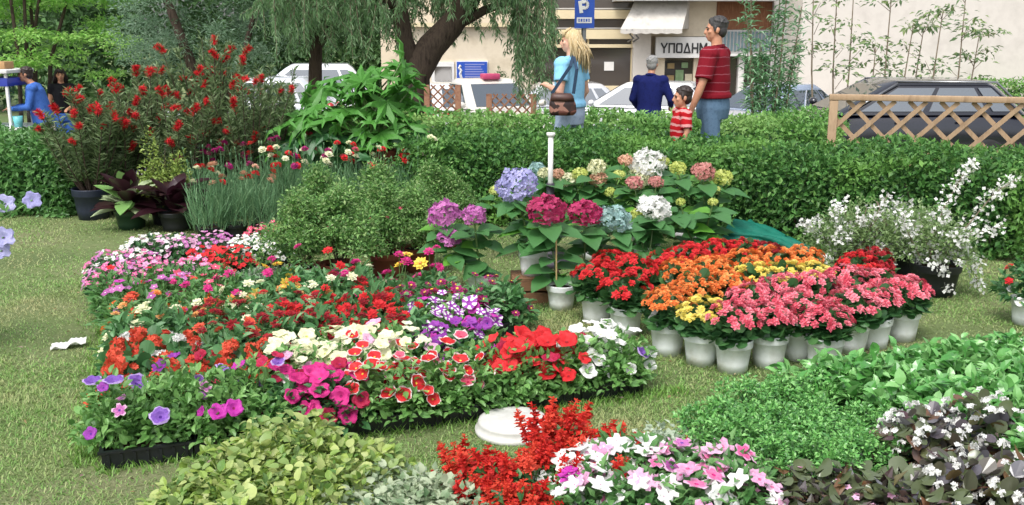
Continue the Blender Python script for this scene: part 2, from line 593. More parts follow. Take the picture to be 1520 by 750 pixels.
def letters(name, text, x, y, z, h, mat, parent, origin=(0, 0, 0), gap=.22, wscale=1.0):
    """upright lettering from bars, facing -y; h is the letter height"""
    W = {'Υ': .66, 'Π': .66, 'Ο': .66, 'Δ': .72, 'Η': .66, 'Μ': .8, 'P': .62, 'T': .6, 'A': .7, 'X': .66, 'I': .2}
    S = {'Υ': [(0, 1, .5, .45), (1, 1, .5, .45), (.5, .5, .5, 0)],
         'Π': [(.08, 0, .08, 1), (.92, 0, .92, 1), (0, .92, 1, .92)],
         'Ο': [(.08, .1, .08, .9), (.92, .1, .92, .9), (.05, .92, .95, .92), (.05, .08, .95, .08)],
         'Δ': [(.04, 0, .5, 1), (.96, 0, .5, 1), (0, .07, 1, .07)],
         'Η': [(.08, 0, .08, 1), (.92, 0, .92, 1), (.08, .5, .92, .5)],
         'Μ': [(.07, 0, .07, 1), (.93, 0, .93, 1), (.07, 1, .5, .35), (.93, 1, .5, .35)]}
    cx = x
    for ch in text:
        w = W[ch] * h * wscale
        a = Acc()
        for k, (u0, v0, u1, v1) in enumerate(S[ch]):
            a.bar((cx + u0 * w, y - .001 * k, z + v0 * h), (cx + u1 * w, y - .001 * k, z + v1 * h), .15 * h, .02, up=(0, 1, 0))
        for vv in a.V: vv -= np.array(origin)
        obj("letter", a.mesh("letter", mat), parent)
        cx += w + gap * h
    return cx
x0, _, z0 = Q(981, 79, YB - .12); x1 = Q(1029, 79, YB - .12)[0]
hh = Q(981, 64, YB - .12)[2] - z0
letters("sign", "ΥΠΟΔΗΜ", x0, YB - .135, z0, hh, M_BLACK, shop, (3.5, YB, zb), gap=.16, wscale=.92)
for q in ((986, 90, 1030, 172), (1036, 90, 1062, 172), (1080, 84, 1096, 172), (1102, 84, 1150, 172)):
    sp("shop_window", lambda a, q=q: pb(a, *q, YB + .3, .15), M_SHOPW)
sp("window_frame", lambda a: (pb(a, 964, 86, 984, 175, YB + .1, .4), pb(a, 1030, 86, 1036, 175, YB + .15, .3)), M_WALLC)
# shoe boxes and goods behind the pane of the shoe shop, lit faintly by the day
M_GOODS = [solid("goods_tan", ['#a0895e', '#7d6a45'], .7, 4), solid("goods_green", ['#5d7a52', '#87a077'], .7, 4), solid("goods_pale", ['#c9c0a8', '#b1a68c'], .7, 4)]
for i, q in enumerate(((990, 112, 1000, 126), (1003, 104, 1014, 126), (1017, 110, 1027, 126), (991, 94, 1001, 102), (1012, 93, 1021, 101))):
    sp("display_box", lambda a, q=q: pb(a, *q, YB + .24, .05), M_GOODS[i % 3])
sp("fascia", lambda a: pb(a, 1066, -30, 1146, 44, YB + .02, .5), M_BROWN)
sp("shutter_box", lambda a: pb(a, 1066, 44.5, 1150, 79, YB - .1, .6), M_GREY)
def slats(a):
    for i in range(15):
        pb(a, 1070 + i * 5.2, 47, 1071.8 + i * 5.2, 76, YB - .125, .02)
sp("shutter_slats", slats, solid("slat_blue", ['#5d7177', '#6d8288'], .6, 6))
sp("lintel", lambda a: pb(a, 1064, 79.5, 1151, 83.5, YB - .16, .6), M_WHITE)
sp("door_post", lambda a: pb(a, 1097, 84, 1101, 173, YB + .1, .3), M_WHITE)

YW = 28.4
side = thing("plain_building", "tall blank pale rendered building wall behind the saplings and dark car", "building", (10, YW, gz(YW)))
a = Acc(); x0 = Q(1192, 0, YW)[0]
a.box((x0 - 10, 0, -.3), (x0 + 22, 10, 10))
obj("wall", a.mesh("wall", M_WALLW), side)
a = Acc(); a.box((x0 - 10 - .02, -.12, 10.0), (x0 + 22.1, 10.1, 10.25)); obj("roof", a.mesh("roof", M_TRIM), side)
a = Acc(); a.box((x0 - 10 + .01, -.05, -.28), (x0 + 22, -.002, .35)); obj("plinth", a.mesh("plinth", M_GREY), side)

YK = 27.5
kiosk = thing("low_building", "low cream roadside building with dark doorway and blue notice board", "building", (Q(705, 0, YK)[0], YK, gz(YK)))
def kp(name, q, y, d, mat):
    a = Acc(); pb(a, *q, y, d)
    for vv in a.V: vv -= np.array(kiosk.location)
    return obj(name, a.mesh(name, mat), kiosk)
kp("wall", (600, 40, 790, 176), YK, 2, M_WALLC)
kp("roof", (594, 34, 794, 40), YK - .2, 2.4, M_TRIM)
kp("door_frame", (640, 92, 675, 174), YK - .06, .055, M_WHITE)
kp("door", (645, 99, 671, 174), YK - .09, .025, M_DARKW)

M_CREDB = solid("print_grey_lines", ['#7d84bb', '#8c90bd'], .6, 5)
nb = thing("notice_board", "blue notice board of pale text lines on the low building", "sign", Q(700, 107, YK - .3))
def nbp(name, q, y, d, mat):
    a = Acc(); pb(a, *q, y, d)
    for vv in a.V: vv -= np.array(nb.location)
    return obj(name, a.mesh(name, mat), nb)
nbp("board", (678, 92, 723, 122), YK - .12, .115, M_BLUE)
nbp("board_frame", (676.5, 90.5, 724.5, 123.5), YK - .05, .045, M_WHITE)
for i in range(7):
    nbp("text_line", (690, 95 + i * 3.6, 719 - (i * 5) % 7, 96.6 + i * 3.6), YK - .125, .004, M_CREDB)
a = Acc()
pts = [Q(px, py, YK - .128) for px, py in ((684, 97), (681.5, 101), (684.5, 105), (683, 110), (685, 116))]
a.tube(pts, .035, 4)
for vv in a.V: vv -= np.array(nb.location)
obj("emblem", a.mesh("emblem", M_WHITE), nb)

# ---------------------------------------------------------------- parking sign
YS = 13.2
psx, _, psz = Q(867, 42, YS)
ps = thing("parking_sign", "blue parking sign with white P on a tall grey post", "sign", (psx, YS, gz(YS) + .112))
o0 = np.array(ps.location)
def psp(name, a, mat, par=None):
    for vv in a.V: vv -= o0
    return obj(name, a.mesh(name, mat), par or ps)
a = Acc(); a.tube([(psx, YS + .045, gz(YS) + .1), (psx, YS + .045, 3.1)], .032, 10); psp("post", a, M_METAL)
x0, _, zt = Q(853.5, -14, YS); x1, _, z0 = Q(882, 42, YS)
a = Acc(); a.box((x0, YS - .006, z0), (x1, YS + .01, zt)); plate = psp("plate", a, M_BLUE)
a = Acc()
px0, _, pz0 = Q(860.5, 19.5, YS - .01); px1, _, pz1 = Q(873.5, 1.5, YS - .01)
hP = pz1 - pz0; wP = px1 - px0; t = .045
for k, (p, q) in enumerate((((0, 0), (0, 1)), ((0, .94), (.62, .94)), ((0, .44), (.62, .44)))):
    a.bar((px0 + p[0] * wP + t / 2, YS - .009 - .0008 * k, pz0 + p[1] * hP), (px0 + q[0] * wP, YS - .009 - .0008 * k, pz0 + q[1] * hP), t, .006, up=(0, 1, 0))
arc = [(px0 + wP * (.6 + .3 * math.sin(u)), YS - .0115, pz0 + hP * (.69 + .25 * math.cos(u))) for u in np.linspace(0, PI, 9)]
for p, q in zip(arc, arc[1:]): a.bar(p, q, t, .006, up=(0, 1, 0))
psp("letter", a, M_WHITE, plate)
a = Acc(); xa, _, za = Q(856, 34.5, YS); xb, _, zc = Q(878.5, 26, YS)
a.box((xa, YS - .010, za), (xb, YS - .0062, zc)); psp("panel", a, M_WHITE, plate)
a = Acc()
for i in range(5):
    u = xa + (xb - xa) * (.1 + .165 * i)
    a.box((u, YS - .0125, za + .018), (u + (xb - xa) * .11, YS - .0102, zc - .018))
    if i % 2 == 0: a.box((u + .006, YS - .0135, za + .03), (u + (xb - xa) * .11 - .006, YS - .0126, zc - .03), 1)
for vv in a.V: vv -= o0
obj("print_mark", a.mesh("print_mark", [M_BLUE, M_WHITE]), plate)

# ---------------------------------------------------------------- cars
M_TYRE = solid("tyre_rubber", ['#1a1a1b', '#262627'], .9, 20)
M_RIM = solid("alloy", ['#9a9c9f', '#86888c'], .3, 9, metal=.8)
M_CGLASS = glass_mat("car_glass", '#39434b', .03)
M_CGLASS.node_tree.nodes['Principled BSDF'].inputs['IOR'].default_value = 2.0
M_LAMP = glass_mat("lamp_lens", '#d8dadb', .1)
M_TAIL = glass_mat("tail_lens", '#a3151a', .15)
M_BUMP = solid("bumper_plastic", ['#2b2b2e', '#36363a'], .6, 12)
def paint(name, c):
    m, n, l, b = newmat(name)
    b.inputs['Base Color'].default_value = lin(c)
    b.inputs['Roughness'].default_value = .25
    b.inputs['Coat Weight'].default_value = .8
    b.inputs['Coat Roughness'].default_value = .05
    return m
WHEEL = {}
def make_car(label, cat, loc, rotz, mat, L=4.2, W=1.7, H=1.42, belt=.9, hatch=True, name="parked_car", group="cars along the street"):
    car = thing(name, label, cat, loc, rotz, group)
    w = W / 2; h = L / 2
    st = [(-h, .42, .62, .80), (-h + .05, .26, .78, .92), (-h + .3, .2, belt - .02, .98), (-h * .5, .19, belt + .02, 1), (0, .18, belt, 1), (h * .42, .19, belt - .01, 1),
          (h * .62, .2, belt - .1, .99), (h - .28, .22, belt - .2, .95), (h - .06, .26, belt - .3, .88), (h, .4, .52, .78)]
    a = Acc(); V = []
    for x, zl, zh, k in st:
        ww = w * k; dz = zh - zl
        half = [(0, zl), (.8, zl), (.97, zl + .12 * dz), (1, zl + .5 * dz), (.985, zl + .72 * dz), (.93, zl + .93 * dz), (.8, zh), (0, zh + .02)]
        ring = [(x, ww * u, z) for u, z in half] + [(x, -ww * u, z) for u, z in half[-2:0:-1]]
        V += ring
    k = 14; F = []
    for i in range(len(st) - 1):
        for j in range(k):
            p, q = i * k + j, i * k + (j + 1) % k
            F += [(p, q, q + k), (p, q + k, p + k)]
    F += [(0, j + 1, j) for j in range(1, k - 1)] + [((len(st) - 1) * k, (len(st) - 1) * k + j, (len(st) - 1) * k + j + 1) for j in range(1, k - 1)]
    a.raw(V, F)
    obj("body", bevelled(a, "body", mat, 0, sub=1), car)
    # cabin: belt outline -> roof outline
    fb, ft = h * .40, h * .02
    rb, rt = (-h * .88, -h * .66) if hatch else (-h * .62, -h * .34)
    wb, wt = w * .93, w * .74
    def ring(t, grow=0.0):
        xf = fb + (ft - fb) * t; xr = rb + (rt - rb) * t; ww = wb + (wt - wb) * t
        z = belt - .03 + (H - belt) * t
        c = .12
        return [(xf, -ww + c, z), (xf, ww - c, z), (xf - c, ww, z), (xr + c, ww, z), (xr, ww - c, z), (xr, -ww + c, z), (xr + c, -ww, z), (xf - c, -ww, z)]
    a = Acc(); V = []
    for t in (0, .5, .9): V += ring(t)
    last = ring(1.0)
    cx = (ft + rt) / 2
    V += [(cx + (p[0] - cx) * .9, p[1] * .9, H) for p in last]
    F = []
    for i in range(3):
        for j in range(8):
            p, q = i * 8 + j, i * 8 + (j + 1) % 8
            F += [(p, q, q + 8), (p, q + 8, p + 8)]
    F += [(24, 24 + j, 24 + j + 1) for j in range(1, 7)]
    a.raw(V, F)
    obj("cabin_frame", bevelled(a, "cabin_frame", mat, .03, 2), car)
    def pane(name, A, B, C, D, u0, u1, v0, v1, out):
        A, B, C, D = map(np.array, (A, B, C, D))      # A bottom-front, B bottom-rear, C top-rear, D top-front
        def pt(u, v): return (A * (1 - u) + B * u) * (1 - v) + (D * (1 - u) + C * u) * v
        nrm = np.cross(B - A, D - A); nrm = nrm / np.linalg.norm(nrm)
        if nrm @ np.array(out) < 0: nrm = -nrm
        q = [pt(u0, v0), pt(u1, v0), pt(u1, v1), pt(u0, v1)]
        ac = Acc(); V = [p + nrm * .012 for p in q] + [p - nrm * .01 for p in q]
        ac.raw(V, [(0, 1, 2), (0, 2, 3)] + [t for i in range(4) for t in ((i, i + 4, (i + 1) % 4 + 4), (i, (i + 1) % 4 + 4, (i + 1) % 4))])
        obj(name, ac.mesh(name, M_CGLASS), car)
    r0, r1 = ring(0), ring(.9)
    pane("windscreen", r0[0], r0[1], r1[1], r1[0], .02, .98, .10, .96, (1, 0, .5))
    pane("rear_window", r0[5], r0[4], r1[4], r1[5], .04, .96, .14, .94, (-1, 0, .5))
    for s, (i, j) in ((1, (2, 3)), (-1, (7, 6))):
        for u0, u1 in ((.05, .42), (.46, .80), (.84, .97)):
            pane("side_window", r0[i], r0[j], r1[j], r1[i], u0, u1, .12, .93, (0, s, 0))
    if 't' not in WHEEL:
        a = Acc(); a.lathe([(0, -.09), (.2, -.1), (.28, -.1), (.31, -.07), (.31, .07), (.28, .1), (.2, .1), (0, .09)], 24)
        WHEEL['t'] = a.mesh("tyre", M_TYRE, True)
        a = Acc(); a.lathe([(0, .085), (.05, .108), (.19, .112), (.21, .104), (.21, -.104), (0, -.1)], 18)
        for q in range(5):
            an = 2 * PI * q / 5
            a.bar((.03 * math.cos(an), .03 * math.sin(an), .112), (.19 * math.cos(an), .19 * math.sin(an), .114), .05, .012)
        WHEEL['r'] = a.mesh("rim", M_RIM, True)
    for sx in (h * .62, -h * .6):
        for sy in (1, -1):
            t = obj("wheel", WHEEL['t'], car, (sx, sy * (w - .08), .31), (-PI / 2 * sy, 0, 0))
            obj("rim", WHEEL['r'], t)
    for sy in (1, -1):
        a = Acc(); a.ell((h - .1, sy * w * .66, belt - .32), (.13, .2, .09), seg=12, rings=8); obj("headlight", a.mesh("headlight", M_LAMP, True), car)
        a = Acc(); a.ell((-h + .1, sy * w * .74, belt - .16), (.1, .12, .12), seg=12, rings=8); obj("tail_light", a.mesh("tail_light", M_TAIL, True), car)
        a = Acc(); a.ell((fb - .18, sy * (w + .07), belt + .06), (.07, .1, .07), seg=10, rings=7); obj("mirror", a.mesh("mirror", mat, True), car)
        a = Acc()
        for x in (-.02 * h, -.42 * h): a.box((x - .08, sy * (w + .001) - .012, belt - .14), (x + .08, sy * (w + .001) + .012, belt - .11))
        obj("handle", a.mesh("handle", M_BUMP), car)
    for x, hgt in ((h - .04, .36), (-h + .04, .4)):
        a = Acc(); a.box((x - .08, -w * .84, hgt - .1), (x + .08, w * .84, hgt + .1)); obj("bumper", bevelled(a, "bumper", M_BUMP, .04, 2), car)
        a = Acc(); s = 1 if x > 0 else -1
        a.box((x + s * .082, -.26, hgt - .06), (x + s * .095, .26, hgt + .06)); obj("number_plate", a.mesh("number_plate", M_WHITE), car)
    return car

def at_px(px, y): 
    return (Q(px, 200, y)[0], y, gz(y) + .004)
PAINT = {k: paint("car_paint_" + k, c) for k, c in (('navy', '#090c1a'), ('white', '#d4d6d8'), ('silver', '#b9bcc2'), ('bluegrey', '#8f9bb0'), ('dark', '#2a322e'), ('cream', '#cfcabf'))}
navy = make_car("dark navy hatchback parked behind the wooden lattice fence", "car", at_px(1300, 15.35), PI + .02, PAINT['navy'], L=4.5, H=1.46, belt=1.0)
for sy in (1, -1):                                       # bright window trim of the navy car
    a = Acc(); h_, w_ = 2.25, .85
    line = [(h_ * .40 - .1, sy * (w_ * .93 + .012), .975), (h_ * .02 - .06, sy * (w_ * .755 + .012), 1.43), (0, sy * (w_ * .75 + .012), 1.445), (-h_ * .66, sy * (w_ * .75 + .012), 1.44), (-h_ * .86, sy * (w_ * .93 + .012), .98)]
    a.tube(line, .018, 6); obj("window_trim", a.mesh("window_trim", M_RIM, True), navy)
make_car("blue grey car parked behind the tall oleander", "car", at_px(1140, 19.3), PI + .5, PAINT['bluegrey'], H=1.36, hatch=False)
make_car("white car hidden up to its windows beside the man in navy", "car", at_px(935, 22.2), PI - .35, PAINT['white'], H=1.4)
make_car("dark green car between the blonde woman and the man in navy", "car", at_px(862, 24.4), .25, PAINT['dark'], H=1.36, hatch=False)
make_car("silver car seen past the blonde woman's back bag", "car", at_px(802, 23.0), PI + .1, PAINT['silver'], H=1.36)
taxi = make_car("white taxi with a pink roof light behind the brown trellis panels", "taxi", at_px(728, 21.2), -PI / 2 + .42, PAINT['cream'], H=1.45, hatch=False, name="taxi")
a = Acc(); a.box((-.11, -.2, 1.44), (.11, .2, 1.56)); obj("roof_light", bevelled(a, "roof_light", solid("roof_light_pink", ['#c0486e', '#b03c62'], .4, 5), .03), taxi)
make_car("white car half hidden by the leaning tree trunk", "car", at_px(646, 22.8), PI / 2 + .5, PAINT['white'], H=1.4)
make_car("white van standing under the grey green drooping tree", "van", at_px(438, 27.2), PI + .15, PAINT['white'], L=4.8, W=1.85, H=1.85, belt=1.15, name="parked_van")
make_car("silver car standing under the drooping tree near the van", "car", at_px(380, 24.6), PI, PAINT['silver'], H=1.5, belt=.95)

# ---------------------------------------------------------------- fences
M_LATT = solid("lattice_pine", ['#94795c', '#a58b6e', '#82694f'], .75, 14, stretch=(1, 1, .3), bump=.15)
M_TREL = solid("trellis_brown", ['#8a5a42', '#a0745a', '#7a4c38'], .75, 14, bump=.15)
def lattice(label, p0, p1, z0, z1, step, mat, posts, slat=.035, name="lattice_fence", cap=True, group=None):
    p0 = np.array(p0, float); p1 = np.array(p1, float)
    d = p1 - p0; L = np.linalg.norm(d); rz = math.atan2(d[1], d[0])
    t = thing(name, label, "fence", (p0[0], p0[1], z0), rz, group)
    H = z1 - z0
    if cap:
        a = Acc(); a.box((-.04, -.04, H - .03), (L + .04, .04, H + .02)); obj("top_rail", bevelled(a, "top_rail", mat, .006), t)
        a = Acc(); a.box((0, -.03, .12), (L, .03, .17)); obj("bottom_rail", bevelled(a, "bottom_rail", mat, .006), t)
        zl, zh = .17, H - .03
    else:
        zl, zh = .08, H
    for x in posts:
        a = Acc(); a.box((x * L - .035, -.036, -.08), (x * L + .035, .036, H - .031 if cap else H)); obj("post", bevelled(a, "post", mat, .005), t)
    hh = zh - zl
    for sgn, yo in ((1, -.012), (-1, .012)):
        x = -hh
        while x < L:
            xa, xb = (x, x + hh)
            u0 = max(0, -xa / hh); u1 = min(1, (L - xa) / hh)
            if u1 - u0 > .05:
                za, zb2 = (zl + u0 * hh, zl + u1 * hh) if sgn > 0 else (zh - u0 * hh, zh - u1 * hh)
                a = Acc(); a.bar((xa + u0 * hh, yo, za), (xa + u1 * hh, yo, zb2), slat, .011, up=(0, 1, 0))
                obj("slat", a.mesh("slat", mat), t)
            x += step
    return t
def fence_px(px, y): return Q(px, 150, y)[:2]
lattice("pale wooden lattice fence with flat top rail behind the hedge", fence_px(1238, 8.45), fence_px(1640, 7.9), 0, 1.07, .245, M_LATT, (.0, 1), slat=.036)
lattice("brown trellis panel in front of the taxi bonnet", fence_px(634, 12.3), fence_px(680, 12.3), gz(12.3), .97, .11, M_TREL, (0, 1), slat=.02, cap=False, name="trellis_panel", group="brown trellis panels")
lattice("longer brown trellis panel beside the blonde woman", fence_px(726, 12.3), fence_px(792, 12.3), gz(12.3), .86, .11, M_TREL, (0, 1), slat=.02, cap=False, name="trellis_panel", group="brown trellis panels")
# ================================================================== PEOPLE
M_SKIN = solid("skin", ['#b98468', '#c08c70', '#ad785e'], .55, 14, spec=.35)
M_SKINP = solid("fair_skin", ['#cf9d86', '#d8a890', '#c69078'], .55, 14, spec=.35)
M_EYE = solid("eye_dark", ['#1d1512', '#2a1d18'], .2, 30)
M_LIP = solid("lip", ['#a45a52', '#9a5048'], .45, 20)

def person(label, loc, face, H, wear, pose, skin, hair, vox=.0085, slim=1.0, group=None, chunk=1.0):
    """face: heading of the eyes as (x, y); local +y is forward"""
    s = H / 1.75
    rz = math.atan2(face[1], face[0]) - PI / 2
    t = thing("person", label, "person", loc, rz, group)
    g = dict(lean=0.0, headz=1.0, headturn=0.0,
             eL=(-.235, -.03, 1.13), wL=(-.235, .06, .88), eR=(.235, -.03, 1.13), wR=(.235, .06, .88),
             kL=(-.09, .02, .49), aL=(-.09, -.01, .07), kR=(.09, .02, .49), aR=(.09, -.01, .07), neckfwd=0.0)
    g.update(pose)
    c = chunk
    def S(p):                                    # scale and lean (about the hips)
        x, y, z = p[0] * slim, p[1], p[2]
        if z > .95 and g['lean']:
            dz = z - .95
            y2 = y * math.cos(g['lean']) + dz * math.sin(g['lean'])
            z2 = .95 + dz * math.cos(g['lean']) - y * math.sin(g['lean'])
            y, z = y2, z2
        return np.array((x * s, y * s, z * s))
    def A(p):                                    # arm joints: not leaned
        return np.array((p[0] * slim * s, p[1] * s, p[2] * s))
    shL, shR = S((-.175, 0, 1.42)), S((.175, 0, 1.42))
    hipL, hipR = A((-.09, 0, .92)), A((.09, 0, .92))
    def limb(a, pts, rad, seg=12):
        a.tube(pts, rad, seg)
        for p, r in zip(pts, rad): a.ell(p, (r, r, r), seg=10, rings=8)
    b = Acc()
    tor = [((0, -.005, .86), .155, .115), ((0, 0, .95), .165, .122 * c), ((0, .008, 1.06), .142, .105 * c), ((0, .01, 1.18), .152, .11 * c), ((0, .01, 1.30), .17, .118), ((0, -.005, 1.40), .165, .095), ((0, -.015, 1.46), .085, .07)]
    b.loft([(S(q), rx * s * slim, ry * s) for q, rx, ry in tor], 20)
    limb(b, [shL, S((0, -.01, 1.43)), shR], [.062 * s, .07 * s, .062 * s])
    hd = S((0, g['neckfwd'] + .005, 1.645))
    limb(b, [S((0, -.015, 1.43)), hd + np.array((0, -.012, -.06)) * s], [.058 * s, .052 * s])
    ht = g['headturn']; ch, sh_ = math.cos(ht), math.sin(ht)
    def Hd(p):
        x, y, z = p
        return hd + np.array((x * ch - y * sh_, x * sh_ + y * ch, z)) * s * g['headz']
    hz = s * g['headz']
    from mathutils import Euler
    ro = Euler((0, 0, ht))
    b.ell(Hd((0, -.012, .03)), (.075 * hz, .096 * hz, .088 * hz), rot=ro)
    b.ell(Hd((0, .022, -.035)), (.06 * hz, .066 * hz, .075 * hz), rot=ro)
    b.ell(Hd((0, .05, -.085)), (.032 * hz, .03 * hz, .026 * hz), rot=ro)       # chin
    b.ell(Hd((0, .075, .018)), (.05 * hz, .016 * hz, .014 * hz), rot=ro)       # brow
    b.tube([Hd((0, .084, .012)), Hd((0, .098, -.012)), Hd((0, .104, -.03)), Hd((0, .085, -.036))], [.009 * hz, .012 * hz, .015 * hz, .012 * hz], 8)
    for q in (-1, 1):
        b.ell(Hd((q * .043, .06, -.02)), (.02 * hz, .02 * hz, .018 * hz), rot=ro)   # cheek
        b.ell(Hd((q * .076, -.008, -.008)), (.012 * hz, .02 * hz, .032 * hz), rot=ro)
    b.ell(Hd((0, .082, -.058)), (.022 * hz, .011 * hz, .008 * hz), rot=ro)
    b.ell(Hd((0, .079, -.071)), (.02 * hz, .011 * hz, .008 * hz), rot=ro)
    for sh, e, w, sg in ((shL, A(g['eL']), A(g['wL']), -1), (shR, A(g['eR']), A(g['wR']), 1)):
        limb(b, [sh, (sh + e) / 2, e, e + (w - e) * .35, w], [.056 * s * c, .047 * s * c, .038 * s, .04 * s, .027 * s])
        d = unit(w - e); side = unit(np.cross(d, (0, 0, 1.0)) + np.array((0, 1e-3, 0)))
        if g.get('palm' + ('L' if sg < 0 else 'R')) is not None: side = unit(np.array(g['palm' + ('L' if sg < 0 else 'R')], float))
        side = unit(side - d * (side @ d)); nn = np.cross(d, side)
        limb(b, [w, w + d * .045 * s, w + d * .085 * s], [.027 * s, .031 * s, .028 * s])
        for k in range(4):                       # four fingers, slightly curled, then the thumb
            off = side * (k - 1.5) * .019 * s
            L = (.072, .082, .077, .06)[k] * s
            p0 = w + d * .085 * s + off
            p1 = p0 + d * L * .5 + nn * .006 * s
            p2 = p1 + d * L * .42 + nn * .022 * s
            limb(b, [p0, p1, p2], [.0098 * s, .0092 * s, .008 * s], 7)
        p0 = w + d * .03 * s + side * .03 * s
        limb(b, [p0, p0 + d * .035 * s + side * .02 * s + nn * .01 * s, p0 + d * .065 * s + side * .022 * s + nn * .02 * s], [.013 * s, .011 * s, .009 * s], 7)
    for hp, k, an in ((hipL, A(g['kL']), A(g['aL'])), (hipR, A(g['kR']), A(g['aR']))):
        limb(b, [hp, (hp + k) / 2, k, k + (an - k) * .35, an], [.09 * s, .072 * s, .052 * s, .054 * s, .036 * s])
        limb(b, [an + np.array((0, -.03, -.02)) * s, an + np.array((0, .1, -.035)) * s, an + np.array((0, .16, -.042)) * s], [.036 * s, .036 * s, .026 * s])
    body = obj("body", solidify(b, "body", skin, vox, 3), t)
    for q in (-1, 1):
        a = Acc(); a.ell(Hd((q * .031, .078, .001)), (.011 * hz, .009 * hz, .007 * hz), seg=10, rings=6, rot=ro); obj("eye", a.mesh("eye", M_EYE, True), t)
        a = Acc(); a.tube([Hd((q * .016, .089, .019)), Hd((q * .034, .087, .024)), Hd((q * .052, .074, .018))], [.004 * hz, .005 * hz, .003 * hz], 6); obj("eyebrow", a.mesh("eyebrow", hair[1], True), t)
    a = Acc(); a.ell(Hd((0, .085, -.064)), (.02 * hz, .0105 * hz, .008 * hz), seg=10, rings=6, rot=ro); obj("lips", a.mesh("lips", M_LIP, True), t)
    # hair
    a = Acc(); kind, hm = hair
    if kind == 'short' or kind == 'crop':
        a.ell(Hd((0, -.02, .046)), (.082 * hz, .098 * hz, .083 * hz), rot=ro)
        a.ell(Hd((0, -.05, -.005)), (.074 * hz, .06 * hz, .075 * hz), rot=ro)
        rr = np.random.default_rng(3)
        for k in range(60):
            th, ph = rr.uniform(0, 2 * PI), rr.uniform(.0, 1.35)
            p = np.array((.082 * math.sin(ph) * math.cos(th), -.02 + .096 * math.sin(ph) * math.sin(th), .046 + .082 * math.cos(ph)))
            if p[1] > .06 and p[2] < .09: continue
            a.ell(Hd(p), (.012 * hz, .018 * hz, .01 * hz), seg=7, rings=5)
        for q in (-1, 1): a.ell(Hd((q * .073, .012, .01)), (.012 * hz, .018 * hz, .035 * hz), rot=ro)
        me = solidify(a, "hair", hm, .008 * max(.7, hz), 1)
    else:
        a.ell(Hd((0, -.018, .04)), (.081 * hz, .096 * hz, .083 * hz), rot=ro)
        a.ell(Hd((0, -.06, -.03)), (.07 * hz, .05 * hz, .1 * hz), rot=ro)
        rr = np.random.default_rng(5)
        n = 190
        for k in range(n):
            th = rr.uniform(-.12 * PI, 1.12 * PI)
            top = np.array((.06 * math.cos(th), -.02 - .06 * math.sin(th), .11))
            sidep = np.array((.086 * math.cos(th), -.02 - .09 * math.sin(th), .02 + rr.normal(0, .01)))
            ln = rr.uniform(.14, .33) if kind == 'long' else rr.uniform(.12, .2)
            wv = rr.normal(0, .03, 3)
            end = np.array((.11 * math.cos(th) * rr.uniform(.7, 1.1), -.04 - .13 * math.sin(th), -ln)) + wv * (1, 1, .3)
            mid = (sidep + end) / 2 + np.array((.012 * math.cos(th), -.02, 0)) + rr.normal(0, .008, 3)
            a.tube([Hd(p) for p in (top, sidep, mid, end)], np.array((.009, .011, .009, .002)) * hz, 5)
        for k in range(26):                      # fringe
            th = rr.uniform(.15 * PI, .85 * PI)
            a.tube([Hd((.03 * math.cos(th), .0, .13)), Hd((.07 * math.cos(th), .08 * math.sin(th), .09)), Hd((.082 * math.cos(th), .088 * math.sin(th), .04 + rr.uniform(-.015, .01)))], np.array((.012, .012, .004)) * hz, 5)
        me = a.mesh("hair", hm, True)
    obj("hair", me, t)
    # clothes: sleeves and trunk of the top, then trousers
    top, low, sl, hem, shoe = wear['top'], wear['low'], wear.get('sleeve', .55), wear.get('hem', .92), wear.get('shoe', M_BLACK)
    a = Acc(); k = wear.get('loose', .016)
    rings = [((0, 0, hem), .178 + k * .4, .128 * c + k * .5), ((0, .0, hem + .04), .174 + k * .5, .127 * c + k * .5)] + [(q, rx + k, ry + k) for q, rx, ry in tor[2:6]] + [((0, -.012, 1.445), .13, .1), ((0, -.012, 1.47), .082, .078)]
    a.loft([(S(q), rx * s * slim, ry * s) for q, rx, ry in rings], 24)
    a.tube([S((-.15, 0, 1.405)), S((0, -.012, 1.425)), S((.15, 0, 1.405))], [.08 * s, .088 * s, .08 * s], 12)
    for sh, e, w in ((shL, A(g['eL']), A(g['wL'])), (shR, A(g['eR']), A(g['wR']))):
        a.ell(sh, (.08 * s * c, .08 * s * c, .078 * s), seg=12, rings=8)
        if sl <= 1:
            end = sh + (e - sh) * sl
            a.tube([sh, (sh + end) / 2, end], [.073 * s * c, .07 * s * c, .068 * s * c], 14)
        else:
            limb(a, [sh, (sh + e) / 2, e, e + (w - e) * .5, e + (w - e) * .95], [.072 * s, .064 * s, .057 * s, .05 * s, .042 * s])
    obj("shirt", solidify(a, "shirt", top, vox, 2), t)
    if wear.get('collar'):
        a = Acc(); cpts = [S((.072 * math.cos(u), -.012 + .07 * math.sin(u), 1.475 + .012 * -math.sin(u))) for u in np.linspace(0, 2 * PI, 17)]
        for p, q in zip(cpts, cpts[1:]): a.bar(p, q, .012 * s, .05 * s, up=(0, 0, 1))
        obj("collar", a.mesh("collar", wear['collar'], True), t)
    a = Acc()
    a.loft([(A((0, 0, .80)), .16 * s * slim, .12 * s * c), (A((0, 0, .9)), .178 * s * slim, .132 * s * c), (A((0, 0, .98)), .168 * s * slim, .126 * s * c), (A((0, .004, 1.035)), .152 * s * slim, .116 * s * c)], 20)
    for hp, kk, an in ((hipL, A(g['kL']), A(g['aL'])), (hipR, A(g['kR']), A(g['aR']))):
        limb(a, [hp, (hp + kk) / 2, kk, (kk + an) / 2], [.1 * s, .086 * s, .07 * s, .068 * s])
        a.tube([(kk + an) / 2, an + (kk - an) * .04], [.068 * s, .066 * s], 12)
    obj("trousers", solidify(a, "trousers", low, vox, 2), t)
